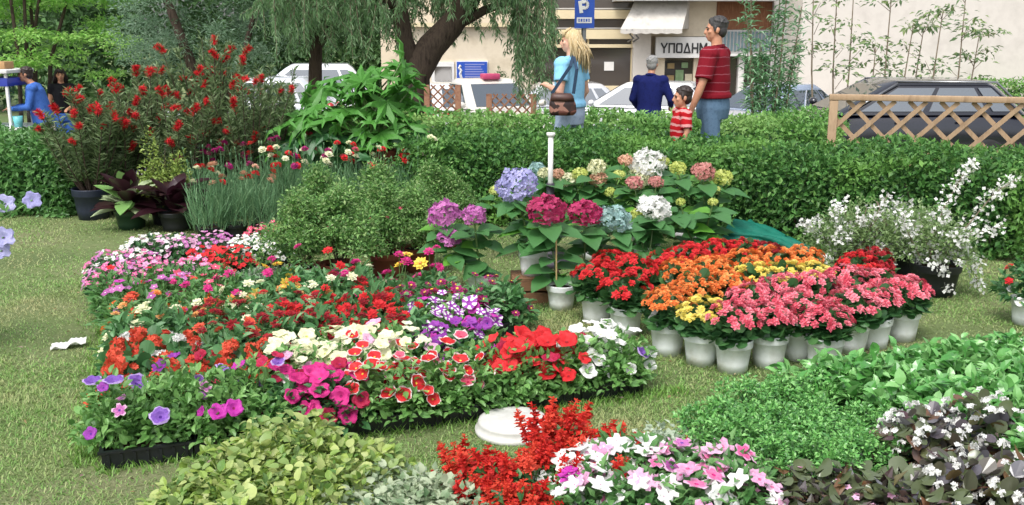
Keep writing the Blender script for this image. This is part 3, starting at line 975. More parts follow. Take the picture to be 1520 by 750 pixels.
    if wear.get('belt'):
        a = Acc(); a.loft([(A((0, .003, 1.0)), .172 * s * slim, .128 * s * c), (A((0, .003, 1.035)), .168 * s * slim, .126 * s * c)], 24); obj("belt", a.mesh("belt", wear['belt'], True), t)
    for an in (A(g['aL']), A(g['aR'])):
        a = Acc(); limb(a, [an + np.array((0, -.035, -.022)) * s, an + np.array((0, .09, -.034)) * s, an + np.array((0, .17, -.042)) * s], [.043 * s, .043 * s, .032 * s]); 
        a.box(tuple(an + np.array((-.04, -.07, -.072)) * s), tuple(an + np.array((.04, .19, -.05)) * s))
        obj("shoe", solidify(a, "shoe", shoe, .01, 2), t)
    return t, S, A, Hd

def cloth(name, cols, scale=22, bump=.25): return solid(name, cols, .9, scale, spec=.15, bump=bump)
M_JEANSP = cloth("washed_denim", ['#93a5bd', '#a5b5c9', '#8698b2'])
M_SKYT = cloth("sky_blue_cotton", ['#82bde0', '#8cc6e6', '#78b2d6'])
M_STEEL = cloth("steel_blue_trousers", ['#4f6880', '#5a738a', '#475f77'])
M_NAVY = cloth("navy_cotton", ['#161c50', '#1b235c', '#131944'])
M_ROYAL = cloth("blue_cotton", ['#3c62b0', '#4870bd', '#3558a2'])
M_BLK = cloth("black_cotton", ['#17171b', '#202024'])
M_RSTR = stripe_mat("red_knit_pale_lines", '#74101f', '#94505a', .078, .09, .3, .004)
M_BSTR = stripe_mat("red_white_knit", '#a8121c', '#c78a88', .062, .34, .2, .01)
M_HBLON = solid("blonde_hair", ['#cdbb92', '#b99f72', '#ddd0b0'], .5, 18, stretch=(5, 5, .5), spec=.5)
M_HGREY = solid("dark_grey_hair", ['#232121', '#3a3838', '#191818'], .55, 60, bump=.6)
M_HBRN = solid("dark_brown_hair", ['#241a17', '#30231f'], .5, 50, bump=.5)
M_HSILV = solid("silver_hair", ['#7d7a78', '#9c9a98', '#636160'], .55, 60, bump=.6)

YP = 9.5
x = Q(846, 200, YP)[0]
wom, S_, A_, H_ = person("blonde woman in sky blue T-shirt and pale jeans walking with a shoulder bag", (x, YP, 0), (-.86, .5), 1.62,
    dict(top=M_SKYT, low=M_JEANSP, sleeve=.62, hem=.98, loose=.024, belt=M_STEEL), dict(eL=(-.25, -.02, 1.14), wL=(-.1, .2, 1.19), eR=(.235, -.05, 1.13), wR=(.23, .1, .92), kL=(-.085, .1, .5), aL=(-.085, .1, .07), kR=(.085, -.03, .49), aR=(.085, -.2, .1), headturn=.42),
    M_SKINP, ('long', M_HBLON), slim=1.08, chunk=1.12)
# the bag hangs from her shoulder: a thing of its own
def patch_mat():
    m, n, l, b = newmat("patchwork_leather")
    tc = n.new("ShaderNodeTexCoord"); vo = n.new("ShaderNodeTexVoronoi"); vo.inputs['Scale'].default_value = 22
    l.new(tc.outputs['Object'], vo.inputs['Vector'])
    r = ramp(n, ['#2d1c1a', '#6b4238', '#93695a', '#3c2420', '#7d5146'])
    r.color_ramp.interpolation = 'CONSTANT'
    sp_ = n.new("ShaderNodeSeparateColor"); l.new(vo.outputs['Color'], sp_.inputs[0]); l.new(sp_.outputs[0], r.inputs[0])
    l.new(r.outputs[0], b.inputs['Base Color']); b.inputs['Roughness'].default_value = .5
    return m
bx_, by_, bz_ = Q(835, 149, YP - .3)
bag = thing("shoulder_bag", "brown patchwork shoulder bag on a dark strap hanging at the blonde woman's side", "bag", (bx_, by_, bz_ - .14))
a = Acc()
a.loft([((0, 0, 0), .105, .035), ((.005, 0, .03), .13, .055), ((0, 0, .11), .125, .055), ((-.01, 0, .18), .1, .038), ((-.01, 0, .2), .085, .02)], 20)
obj("pouch", solidify(a, "pouch", patch_mat(), .009, 2), bag)
a = Acc(); a.loft([((0, -.012, .135), .112, .052), ((-.005, -.012, .18), .104, .045), ((-.01, -.008, .205), .085, .028)], 20); obj("flap", a.mesh("flap", solid("bag_brown", ['#3a2521', '#573a32'], .5, 20), True), bag)
sx_, sy_, sz_ = Q(851, 83, YP - .08)
a = Acc()
sp0 = (sx_ - bx_, sy_ - by_, sz_ - (bz_ - .14))
for p, q in (((-.1, 0, .2), (sp0[0] - .04, -.02, .45)), ((sp0[0] - .04, -.02, .45), sp0), ((.1, 0, .2), (sp0[0] + .02, -.01, .42)), ((sp0[0] + .02, -.01, .42), sp0)):
    a.bar(p, q, .03, .008, up=(0, 1, 0))
obj("strap", a.mesh("strap", cloth("strap_slate", ["#2c3c50", "#35475c"])), bag)

x = Q(1058, 200, YP)[0]
man, S_, A_, H_ = person("man in dark red striped polo shirt and steel blue trousers reaching to a boy", (x, YP + .05, 0), (-.88, .47), 1.73,
    dict(top=M_RSTR, low=M_STEEL, sleeve=.86, hem=1.0, loose=.03, collar=cloth("dark_red_rib", ['#5e1420', '#6b1824'])), dict(eL=(-.255, .03, 1.15), wL=(-.27, .12, .9), palmL=(0, 0, 1), eR=(.24, 0, 1.14), wR=(.22, .1, .9), kL=(-.1, -.05, .49), aL=(-.1, -.2, .08), kR=(.1, .1, .5), aR=(.1, .12, .07), headturn=.4),
    M_SKIN, ('short', M_HGREY), chunk=1.22, slim=1.1)
x = Q(1012, 200, YP - .35)[0]
boy, S_, A_, H_ = person("small dark haired boy in red and white striped shirt beside the man", (x, YP - .32, 0), (-1, -.1), 1.08,
    dict(top=M_BSTR, low=M_NAVY, sleeve=.8, hem=.95, loose=.025), dict(headz=1.36, eL=(-.24, .0, 1.15), wL=(-.25, .1, .92)), M_SKIN, ('short', M_HBRN), vox=.008, slim=1.22, chunk=1.25)
x = Q(962, 200, 13.6)[0]
person("grey haired man in navy shirt seen from behind across the hedge", (x, 13.6, gz(13.6) + .112), (.35, 1), 1.68,
    dict(top=M_NAVY, low=M_BLK, sleeve=1.5, hem=.9, loose=.03, collar=M_NAVY), dict(lean=.16, neckfwd=.03, eL=(-.25, .05, 1.15), wL=(-.2, .25, 1.0), eR=(.3, .06, 1.15), wR=(.26, .28, 1.05)), M_SKIN, ('crop', M_HSILV), vox=.012, chunk=1.1)
x = Q(63, 160, 15.1)[0]
person("stooping man in blue shirt serving at the white stall", (x, 15.1, gz(15.1)), (-1, -.25), 1.66,
    dict(top=M_ROYAL, low=M_STEEL, sleeve=1.5, hem=.85, loose=.04), dict(lean=.2, neckfwd=.06, eL=(-.25, .16, 1.12), wL=(-.2, .4, 1.1), eR=(.24, .16, 1.12), wR=(.2, .42, 1.1)), M_SKIN, ('crop', M_HBRN), vox=.012, chunk=1.15)
x = Q(94, 160, 17.0)[0]
person("dark haired woman in black top and blue wrap near the stall", (x, 17.0, gz(17.0)), (.5, -1), 1.62,
    dict(top=M_BLK, low=M_ROYAL, sleeve=.4, hem=.95), dict(eL=(-.24, .03, 1.12), wL=(-.1, .2, 1.05)), M_SKIN, ('bob', M_HBRN), vox=.013, slim=.92)

# ---------------------------------------------------------------- white food stall far off by the trees
YT = 15.0
tx1, _, tzt = Q(47, 186, YT); tx0 = tx1 - 1.9
tz = gz(YT)
M_STW = solid("stall_white", ['#d0d0ce', '#dcdcda'], .45, 4)
st = thing("food_stall", "white glass topped vending stall with a blue band under its roof", "stall", ((tx0 + tx1) / 2, YT, tz))
hw = (tx1 - tx0) / 2; ct = tzt - tz
def stp(name, lo, hi, mat, bev=.01):
    a = Acc(); a.box(lo, hi); obj(name, bevelled(a, name, mat, bev), st)
stp("cabinet", (-hw + .06, -.4, .12), (hw - .06, .4, ct - .05), solid("stall_grey", ['#b5b3ae', '#c2c0bb'], .6, 3))
stp("counter", (-hw, -.46, ct - .045), (hw, .46, ct), M_STW)
for sx in (-hw + .1, hw - .16):
    for sy in (-.36, .32):
        stp("post", (sx, sy, ct + .002), (sx + .04, sy + .04, ct + .78), M_STW, .004)
M_BAND = solid("stall_blue", ['#2b3a9c', '#3444a8'], .5, 6)
zr = ct + .6
stp("blue_band", (-hw + .09, -.372, zr), (hw - .11, .372, zr + .12), M_BAND, .004)
stp("roof", (-hw + .05, -.42, ct + .785), (hw - .08, .42, ct + .84), M_STW)
m, n_, l_, b_ = newmat("stall_glass")
b_.inputs['Base Color'].default_value = (.9, .95, .95, 1); b_.inputs['Roughness'].default_value = .03
b_.inputs['Transmission Weight'].default_value = 1.0; b_.inputs['IOR'].default_value = 1.1
a = Acc(); a.box((-hw + .14, -.35, ct + .004), (hw - .16, -.342, zr - .002)); obj("glass_pane", a.mesh("glass_pane", m), st)
a = Acc(); a.box((hw - .135, -.31, ct + .004), (hw - .127, .31, zr - .002)); obj("glass_pane", a.mesh("glass_pane", m), st)
for sx in (-.7, .7):
    for sy in (-.3, .3):
        a = Acc(); a.lathe([(0, -.02), (.1, -.02), (.12, 0), (.1, .02), (0, .02)], 14); obj("wheel", a.mesh("wheel", M_TYRE, True), st, (sx, sy, .12), (PI / 2, 0, 0))
c = Acc(); c.lathe([(0, 0), (.055, 0), (.07, .16), (.066, .16), (.052, .01), (0, .01)], 14)
tag(obj("plastic_cup", c.mesh("plastic_cup", solid("cup_aqua", ['#5fb2b8', '#70c0c4'], .4, 5), True), loc=((tx0 + tx1) / 2 + hw - .05, YT - .3, tzt + .001)), "aqua plastic cup standing on the stall counter's edge", "cup")
c = Acc(); c.box((-.16, -.14, 0), (.16, .14, .11))
tag(obj("cardboard_box", bevelled(c, "cardboard_box", solid("card_tan", ['#b48f64', '#a17d55'], .8, 8), .006), loc=((tx0 + tx1) / 2 + hw - .4, YT, tz + ct + .841)), "tan cardboard box lying on the stall's roof", "box")
# ================================================================== PLANTS: shared shapes
def rnd(a, b): return float(RNG.uniform(a, b))

def mound(acc, n, rx, ry, h, L, wr, tm=LEAF, up=.25, shell=.55, c=(0, 0, 0), lobes=7, lobe_amp=.2, low=-.12, m=0, flat=1.0, jit=.5):
    """n leaves spread through a lumpy mound that stands on c"""
    d = RNG.normal(0, 1, (n, 3)); d[:, 2] = np.where(d[:, 2] < low, -d[:, 2], d[:, 2]); d = unit(d)
    lb = unit(RNG.normal(0, 1, (lobes, 3)) + (0, 0, .35))
    bump = 1 - lobe_amp + lobe_amp * 2 * np.max(np.clip(d @ lb.T, 0, 1) ** 6, axis=1)
    r = (shell + (1 - shell) * RNG.random(n) ** .6) * bump
    p = d * r[:, None] * (rx, ry, h) + c
    p[:, 2] = np.maximum(p[:, 2], c[2] + .015)
    ax = d * (1, 1, .25) + RNG.normal(0, jit, (n, 3)) + (0, 0, up)
    nr = np.array((0, 0, flat)) + d * .65 + RNG.normal(0, .38, (n, 3))
    Ls = L * RNG.uniform(.65, 1.25, n)
    acc.inst(tm, p, ax, nr, Ls * wr, Ls, m=m)

def stems_to(acc, n, rx, ry, h, r=.004, c=(0, 0, 0), m=0, seg=4):
    for _ in range(n):
        a = rnd(0, 2 * PI); q = rnd(.3, .85)
        e = (c[0] + math.cos(a) * rx * q, c[1] + math.sin(a) * ry * q, c[2] + h * rnd(.5, .9))
        b = (c[0] + math.cos(a) * rx * q * .15, c[1] + math.sin(a) * ry * q * .15, c[2])
        mid = tuple((u + v) / 2 for u, v in zip(b, e)); mid = (mid[0] * 1.0 - .1 * (e[0] - b[0]), mid[1] - .1 * (e[1] - b[1]), mid[2])
        acc.tube([b, mid, e], (r, r * .8, r * .5), seg, m, cap=False)

def trumpet(mats, lobes=5, rings=((.16, -.34, 0), (.5, -.06, 1), (.82, .06, 1), (1.0, -.02, 2)), n=15, amp=.1):
    a = Acc(); V = [(0, 0, -.45)]; F, Mi = [], []
    for k, (r, z, mi) in enumerate(rings):
        for j in range(n):
            t = 2 * PI * j / n
            q = r * (1 - (amp * k / 3) * math.cos(lobes * t)) * (1 + (rnd(-.05, .05) if k > 1 else 0)) ; V.append((q * math.cos(t), q * math.sin(t), z + (.1 * math.cos(lobes * t + 2.5) if k == 3 else 0) + (rnd(-.09, .09) if k > 1 else 0)))
    for j in range(n): F.append((0, 1 + j, 1 + (j + 1) % n)); Mi.append(rings[0][2])
    for k in range(len(rings) - 1):
        for j in range(n):
            p, q = 1 + k * n + j, 1 + k * n + (j + 1) % n
            F += [(p, p + n, q + n), (p, q + n, q)]; Mi += [rings[k + 1][2]] * 2
    a.raw(V, F, np.array(Mi))
    return a.mesh("flower", mats)

def rosette(mats, layers=((6, .1, 1, -.1), (6, .05, .78, .15), (5, 0, .5, .32)), w=.62, centre=None):
    """double flower: rings of cupped petals"""
    a = Acc()
    for li, (n, r0, r1, z) in enumerate(layers):
        off = rnd(0, 1)
        for k in range(n):
            t = 2 * PI * (k + off) / n + rnd(-.1, .1)
            c, s = math.cos(t), math.sin(t); R = r1 * rnd(.9, 1.08); ww = w * R * 2.2 / max(n, 4) * 1.4
            rm = R * .66
            V = [(r0 * c, r0 * s, z - .1), (rm * c - ww * s, rm * s + ww * c, z + .08), (R * c, R * s, z + .1 + rnd(-.08, .08)), (rm * c + ww * s, rm * s - ww * c, z + .08)]
            a.raw(V, [(0, 2, 1), (0, 3, 2)], 0)
    if centre is not None:
        a.ell((0, 0, .22), (.2, .2, .12), centre, seg=7, rings=4)
    return a.mesh("flower", mats)

def headball(mats, n, R, size, tm=FLORET4, zmin=-.45, sq=.85):
    a = Acc()
    i = np.arange(n) + .5
    z = 1 - (1 - zmin) * i / n; ph = i * 2.399963
    d = np.stack([np.sqrt(1 - z * z) * np.cos(ph), np.sqrt(1 - z * z) * np.sin(ph), z], 1) + RNG.normal(0, .06, (n, 3))
    nr = unit(d)
    lump = 1 + .09 * np.sin(nr[:, 0:1] * 5 + rnd(0, 6)) * np.sin(nr[:, 1:2] * 4.3 + rnd(0, 6)) + .06 * np.sin(nr[:, 2:3] * 7 + nr[:, 0:1] * 6)
    R = R * lump
    t = RNG.normal(0, 1, (n, 3))
    a.inst(tm, nr * R * (1 + RNG.normal(0, .05, (n, 1))) * (1, 1, sq), t, nr + RNG.normal(0, .25, (n, 3)), size * RNG.uniform(.8, 1.2, n), size)
    return a.mesh("flower_head", mats)

def put(name, me, parent, pos, nor, size, label=None):
    q = Vector(nor).to_track_quat('Z', 'Y')
    e = (q @ Vector((0, 0, 1)).rotation_difference(Vector((0, 0, 1)))).to_euler()
    o = obj(name, me, parent, pos, tuple(e), size)
    return o

def bloom(parent, meshes, n, rx, ry, h, size, c=(0, 0, 0), zmin=.25, out=1.03, name="flower", face=(0, -.25, .45), spread=None):
    """n single flowers on the surface of a mound, turned outward"""
    k = 0; pts = []
    tries = 0
    while k < n and tries < n * 12:
        tries += 1
        d = RNG.normal(0, 1, 3); d[2] = abs(d[2]); d /= np.linalg.norm(d)
        if d[2] < zmin: continue
        p = d * (rx, ry, h) * out * rnd(.9, 1.06) + c
        if any(np.sum((p - q) ** 2) < (size * .95) ** 2 for q in pts): continue
        pts.append(p)
        nr = d * .7 + np.array(face) + RNG.normal(0, .22, 3)
        put(name, meshes[k % len(meshes)], parent, p, nr, size * rnd(.82, 1.15))
        k += 1

M_STEM = leaf_mat("stem_green", ['#4d6b34', '#5d7a40'], trans=.05)
M_BARK = solid("bark", ['#3c322c', '#54483f', '#2d2622'], .95, 7, stretch=(3, 3, .6), bump=.8, spec=.15)
M_BARKP = solid("bark_pale", ['#75695a', '#8c7f6d', '#5f5548'], .95, 9, stretch=(3, 3, .6), bump=.6, spec=.15)
M_SOIL = solid("potting_soil", ['#2a2019', '#3a2d23', '#1f1813'], .95, 60, bump=.8, spec=.1)
M_POTW = solid("white_pot_plastic", ['#dfe4e5', '#e6eaea', '#d3d6d2', '#b9b6a6'], .42, 5, spec=.5)
M_POTB = solid("black_pot_plastic", ['#1a1b20', '#24252b'], .45, 9)
M_POTN = solid("dark_blue_pot", ['#1c2233', '#252b3e'], .5, 7)
M_POTG = solid("dark_green_pot", ['#16301f', '#1d3a27'], .45, 7)
M_TERRA = solid("terracotta", ['#8a4a34', '#7c402c', '#98573f'], .8, 8, bump=.2)

_pots = {}
def pot(parent, r, h, mat, taper=.78, soil=True, at=(0, 0, 0)):
    key = (r, h, mat.name)
    if key not in _pots:
        a = Acc()
        rb = r * taper
        prof = [(0, 0), (rb, 0), (rb + (r - rb) * .3, h * .3), (rb + (r - rb) * .72, h * .74), (r * 1.0, h * .76), (r * 1.02, h * .79), (r * 1.03, h * .97), (r * 1.045, h), (r * .97, h), (r * .955, h * .9), (r * .9, h * .8)]
        a.lathe(prof, 28)
        s = Acc(); n = 14
        s.lathe([(0, h * .86), (r * .5, h * .87), (r * .955, h * .84)], n)
        for vv in s.V: vv[:, 2] += RNG.normal(0, .003, len(vv))
        _pots[key] = (a.mesh("pot", mat, True), s.mesh("soil", M_SOIL))
    p = obj("pot", _pots[key][0], parent, at)
    if soil: obj("soil", _pots[key][1], parent, at)
    return p

# leaf colours (albedo)
G_BED = leaf_mat("leaf_petunia", ['#4a7836', '#65964a', '#83b062', '#558444'])
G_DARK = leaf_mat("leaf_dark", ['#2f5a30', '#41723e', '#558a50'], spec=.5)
G_DAHL = leaf_mat("leaf_dahlia", ['#39682f', '#528450', '#74a268'])
G_BEGO = leaf_mat("leaf_begonia", ['#2c522f', '#3c6a3a', '#4d7a42'], rough=.35, spec=.5)
G_SILV = leaf_mat("leaf_silver", ['#7d9478', '#9aac92', '#687f64'], rough=.7)
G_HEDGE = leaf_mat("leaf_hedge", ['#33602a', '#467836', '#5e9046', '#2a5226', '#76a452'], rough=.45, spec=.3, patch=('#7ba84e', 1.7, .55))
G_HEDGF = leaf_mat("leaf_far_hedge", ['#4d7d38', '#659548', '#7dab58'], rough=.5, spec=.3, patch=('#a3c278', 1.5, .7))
G_SHRUB = leaf_mat("leaf_shrub", ['#3c6b33', '#548542', '#6c9b55'], rough=.4)
G_BRUSH = leaf_mat("leaf_bottlebrush", ['#4f6a3c', '#678050', '#8a9e70', '#3f5834'], rough=.55)
G_YEL = leaf_mat("leaf_yellow_green", ['#7d963f', '#94a850', '#68853a'])
G_FATS = leaf_mat("leaf_fatsia", ['#3d7a2c', '#579638', '#7ab052'], rough=.48, spec=.4, trans=.25)
G_FATD = leaf_mat("leaf_fatsia_dark", ['#3a6c3c', '#4c8250'], rough=.33, spec=.6)
G_CARN = leaf_mat("leaf_carnation", ['#578458', '#739c70', '#497449', '#8db080'], rough=.65)
G_TINY = leaf_mat("leaf_tiny", ['#4a7638', '#659648', '#88b060', '#3b6830', '#a0b878'], rough=.5)
G_HYDR = leaf_mat("leaf_hydrangea", ['#2f5e32', '#42763e', '#5c9050'], rough=.45, spec=.5)
G_HYDL = leaf_mat("leaf_hydrangea_young", ['#5b9a30', '#6dab3e'], rough=.4)
G_GOLD = leaf_mat("leaf_golden", ['#769640', '#9ab04e', '#5a8438', '#b3be74', '#426c32'], rough=.45)
G_VARI = leaf_mat("leaf_variegated", ['#6f8a62', '#94a684', '#b4bfa0', '#587a50'], rough=.5)
G_BASI = leaf_mat("leaf_basil", ['#4a8a38', '#64a44a', '#84bb66', '#397230', '#5a9848'], trans=.16, rough=.33, spec=.55)
G_BASB = leaf_mat("leaf_basil_bluish", ['#468838', '#5c9e4a', '#8cc074', '#3c7834'], trans=.2, rough=.26, spec=.7)
G_SALV = leaf_mat("leaf_salvia", ['#2f6136', '#41773f', '#558a4a'])
G_IMPA = leaf_mat("leaf_impatiens", ['#3f6f36', '#578747', '#6d9a58'])
G_BRON = leaf_mat("leaf_bronze", ['#3d3733', '#5a554c', '#627248', '#7a5236', '#6d7078', '#50363c', '#566842'], rough=.24, spec=.8)
G_PURP = leaf_mat("leaf_purple", ['#3a1a24', '#2c141c', '#4c2530'], rough=.35, spec=.55)
G_CANG = leaf_mat("leaf_green_white", ['#8aa56a', '#a9bb8c', '#c3cdb0'], rough=.4)
G_WHIB = leaf_mat("leaf_grey_green", ['#6d8a50', '#8aa36a', '#557442'], rough=.55)
G_LTREE = leaf_mat("leaf_light_tree", ['#6ca63e', '#88bc54', '#a4cc70', '#558c38'], rough=.45, trans=.4)
G_OLIVE = leaf_mat("leaf_olive_grey", ['#688a68', '#86a488', '#547554', '#a0b8a0'], rough=.5)
G_DROOP = leaf_mat("leaf_drooping", ['#5d8650', '#7ba06c', '#9cbb90', '#4a7046'], rough=.5)
G_OLEA = leaf_mat("leaf_oleander", ['#4f7f52', '#74a274', '#a3c3a0'], rough=.4)
G_SAPL = leaf_mat("leaf_sapling", ['#57744a', '#6f8a58', '#8a9c62'], rough=.5)
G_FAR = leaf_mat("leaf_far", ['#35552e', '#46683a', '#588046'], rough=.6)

def PM(n, *c, **k): return petal_mat("petal_" + n, list(c), **k)
C_VIO = PM("violet", '#7a4fae', '#8f62be'); C_VIOD = PM("deep_violet", '#4a2480', '#5b3092')
C_MAG = PM("magenta", '#c01c72', '#d42c86'); C_MAGD = PM("deep_magenta", '#8e1258', '#a01868')
C_CRI = PM("crimson", '#a01238', '#b51a48'); C_RED = PM("scarlet", '#c4141c', '#d8242a')
C_DRED = PM("dark_red", '#86101c', '#a31822'); C_CORAL = PM("coral", '#d2452c', '#e05c3c')
C_WHI = PM("white", '#dcdcd6', '#e6e6e2'); C_CRE = PM("cream", '#dcdcae', '#e4e4c4'); C_CREC = PM("cream_centre", '#b9bf58', '#c9cc6e')
C_PPK = PM("pale_pink", '#d493b8', '#deb0cc'); C_PNK = PM("pink", '#d65a92', '#e27aaa'); C_SAL = PM("salmon_pink", '#cf4258', '#e06478', '#ea8c98')
C_ORA = PM("orange", '#d8641c', '#e67a2c', '#ee9a4c'); C_YEL = PM("yellow", '#e4c22a', '#ecd24e'); C_LEM = PM("lemon", '#e0d070', '#e8d858', '#dcc048')
C_LIL = PM("lilac", '#a88cc8', '#bca6d8'); C_PUR = PM("purple", '#8a2f9a', '#9c42aa'); C_FUC = PM("fuchsia", '#bb28a0', '#c83cae')
C_APR = PM("apricot", '#e09a50', '#e8b070'); C_TEAL = PM("pale_teal", '#8fb3b0', '#a5c4bd', '#7fa59c'); C_LAV = PM("lavender", '#a3a2d2', '#b7b4de', '#9794c8')
C_LIME = PM("lime", '#b5c258', '#c8cf78'); C_PEA = PM("peach", '#d29a7c', '#dcb296'); C_MAU = PM("mauve_pink", '#b85fa8', '#c979b6', '#a84e98')
C_RASP = PM("raspberry", '#b3265e', '#c23c70', '#9e1c50'); C_ROSE = PM("rose", '#c83a5c', '#d65672')

def trio(f): return [f() for _ in range(2)]
F_VIO = trio(lambda: trumpet([C_VIOD, C_VIO, C_LIL])); F_MAG = trio(lambda: trumpet([C_MAGD, C_MAG, C_MAG]))
F_CRI = trio(lambda: trumpet([C_MAGD, C_CRI, C_CRI])); F_SCA = trio(lambda: trumpet([C_DRED, C_RED, C_RED]))
C_RIM = PM("pale_rim", '#dcc6c4', '#e4d6d2', '#d2aeb0')
F_PIC = trio(lambda: trumpet([C_YEL, C_RED, C_RIM], rings=((.14, -.3, 0), (.5, -.06, 1), (.88, .05, 1), (1.0, .03, 2))))
F_PIK = trio(lambda: trumpet([C_CRI, C_ROSE, C_RIM])); F_WHI = trio(lambda: trumpet([C_LIME, C_WHI, C_WHI]))
F_CRE = trio(lambda: trumpet([C_CREC, C_CRE, C_CRE])); F_PPK = trio(lambda: trumpet([C_PNK, C_PPK, C_PPK]))
F_PUR = trio(lambda: trumpet([C_VIOD, C_PUR, C_PUR])); F_FUC = trio(lambda: trumpet([C_MAGD, C_FUC, C_FUC]))
def star():                                     # white petunia with violet star bars
    a = Acc(); V = [(0, 0, -.3)]; F = []; Mi = []
    for j in range(20):
        t = 2 * PI * j / 20; V += [(.4 * math.cos(t), .4 * math.sin(t), -.05), ((1 + .08 * math.cos(5 * t)) * math.cos(t), (1 + .08 * math.cos(5 * t)) * math.sin(t), .03)]
    for j in range(20):
        p, q = 1 + 2 * j, 1 + 2 * ((j + 1) % 20); mi = 1 if j % 4 < 2 else 0
        F += [(0, p, q), (p, p + 1, q + 1), (p, q + 1, q)]; Mi += [1, mi, mi]
    a.raw(V, F, np.array(Mi)); return a.mesh("flower", [C_WHI, C_PUR])
F_STA = trio(star)
F_DRED = trio(lambda: rosette([C_DRED, C_YEL], ((8, .1, 1, -.05), (7, .05, .75, .12), (6, 0, .48, .28))))
F_DAHR = trio(lambda: rosette([C_RED, C_YEL], ((8, .1, 1, -.05), (7, .05, .75, .12), (6, 0, .48, .28))))
F_DAHY = trio(lambda: rosette([C_YEL, C_ORA], ((8, .1, 1, -.05), (7, .05, .7, .12)), centre=1))
F_DAHP = trio(lambda: rosette([C_MAG, C_YEL], ((8, .1, 1, -.05), (7, .05, .75, .12), (6, 0, .48, .28))))
F_DAHM = trio(lambda: rosette([C_MAGD, C_YEL], ((8, .1, 1, -.05), (6, .05, .6, .12)), centre=1))
F_ZORA = trio(lambda: rosette([C_ORA], ((9, .1, 1, -.05), (7, .05, .7, .14), (5, 0, .4, .28))))
F_ZCOR = trio(lambda: rosette([C_CORAL], ((9, .1, 1, -.05), (7, .05, .7, .14), (5, 0, .4, .28))))
F_APR = trio(lambda: rosette([C_APR], ((7, .1, 1, -.05), (6, .05, .7, .14), (5, 0, .4, .28))))
F_CREM = trio(lambda: rosette([C_CRE], ((7, .1, 1, -.05), (6, .05, .7, .14), (5, 0, .4, .28))))
F_BRED = trio(lambda: rosette([C_RED])); F_BORA = trio(lambda: rosette([C_ORA])); F_BLEM = trio(lambda: rosette([C_LEM]))
F_BPNK = trio(lambda: rosette([C_SAL])); F_BDRD = trio(lambda: rosette([C_DRED]))
F_HCOR = [headball([C_CORAL], 26, .75, .42, FLORET5, -.1, .8) for _ in range(2)]
F_HWHI = [headball([C_WHI], 22, .75, .45, FLORET5, -.1, .8) for _ in range(2)]
def small5(c, cc): 
    a = Acc(); a.inst(floret(5, .5, .05), [(0, 0, 0)], [(0, 1, 0)], [(0, 0, 1)], 1, 1); a.ell((0, 0, .06), (.16, .16, .08), 1, 6, 4); return a.mesh("flower", [c, cc])
F_SWHI = [small5(C_WHI, C_LEM)]; F_SPNK = [small5(C_PNK, C_WHI)]; F_SROS = [small5(C_ROSE, C_WHI)]; F_SPPK = [small5(C_PPK, C_PNK)]
F_SRED = [small5(C_RED, C_DRED)]; F_SFUC = [small5(C_FUC, C_MAGD)]; F_SMAU = [small5(C_MAU, C_WHI)]
F_IWHI = [trumpet([C_PPK, C_WHI, C_WHI], rings=((.1, -.05, 0), (.5, .02, 1), (.8, .04, 1), (1, 0, 2)), amp=.3) for _ in range(2)]
F_IPPK = [trumpet([C_PNK, C_PPK, C_PPK], rings=((.2, -.05, 0), (.5, .02, 1), (.8, .04, 1), (1, 0, 2)), amp=.3) for _ in range(2)]
F_IPNK = [trumpet([C_MAG, C_PNK, C_PPK], rings=((.2, -.05, 0), (.5, .02, 1), (.8, .04, 1), (1, 0, 2)), amp=.3) for _ in range(2)]
F_IFUC = [rosette([C_FUC, C_FUC])]
F_ILIL = [trumpet([C_VIO, C_MAU, C_PPK], rings=((.2, -.05, 0), (.5, .02, 1), (.8, .04, 1), (1, 0, 2)), amp=.3)]

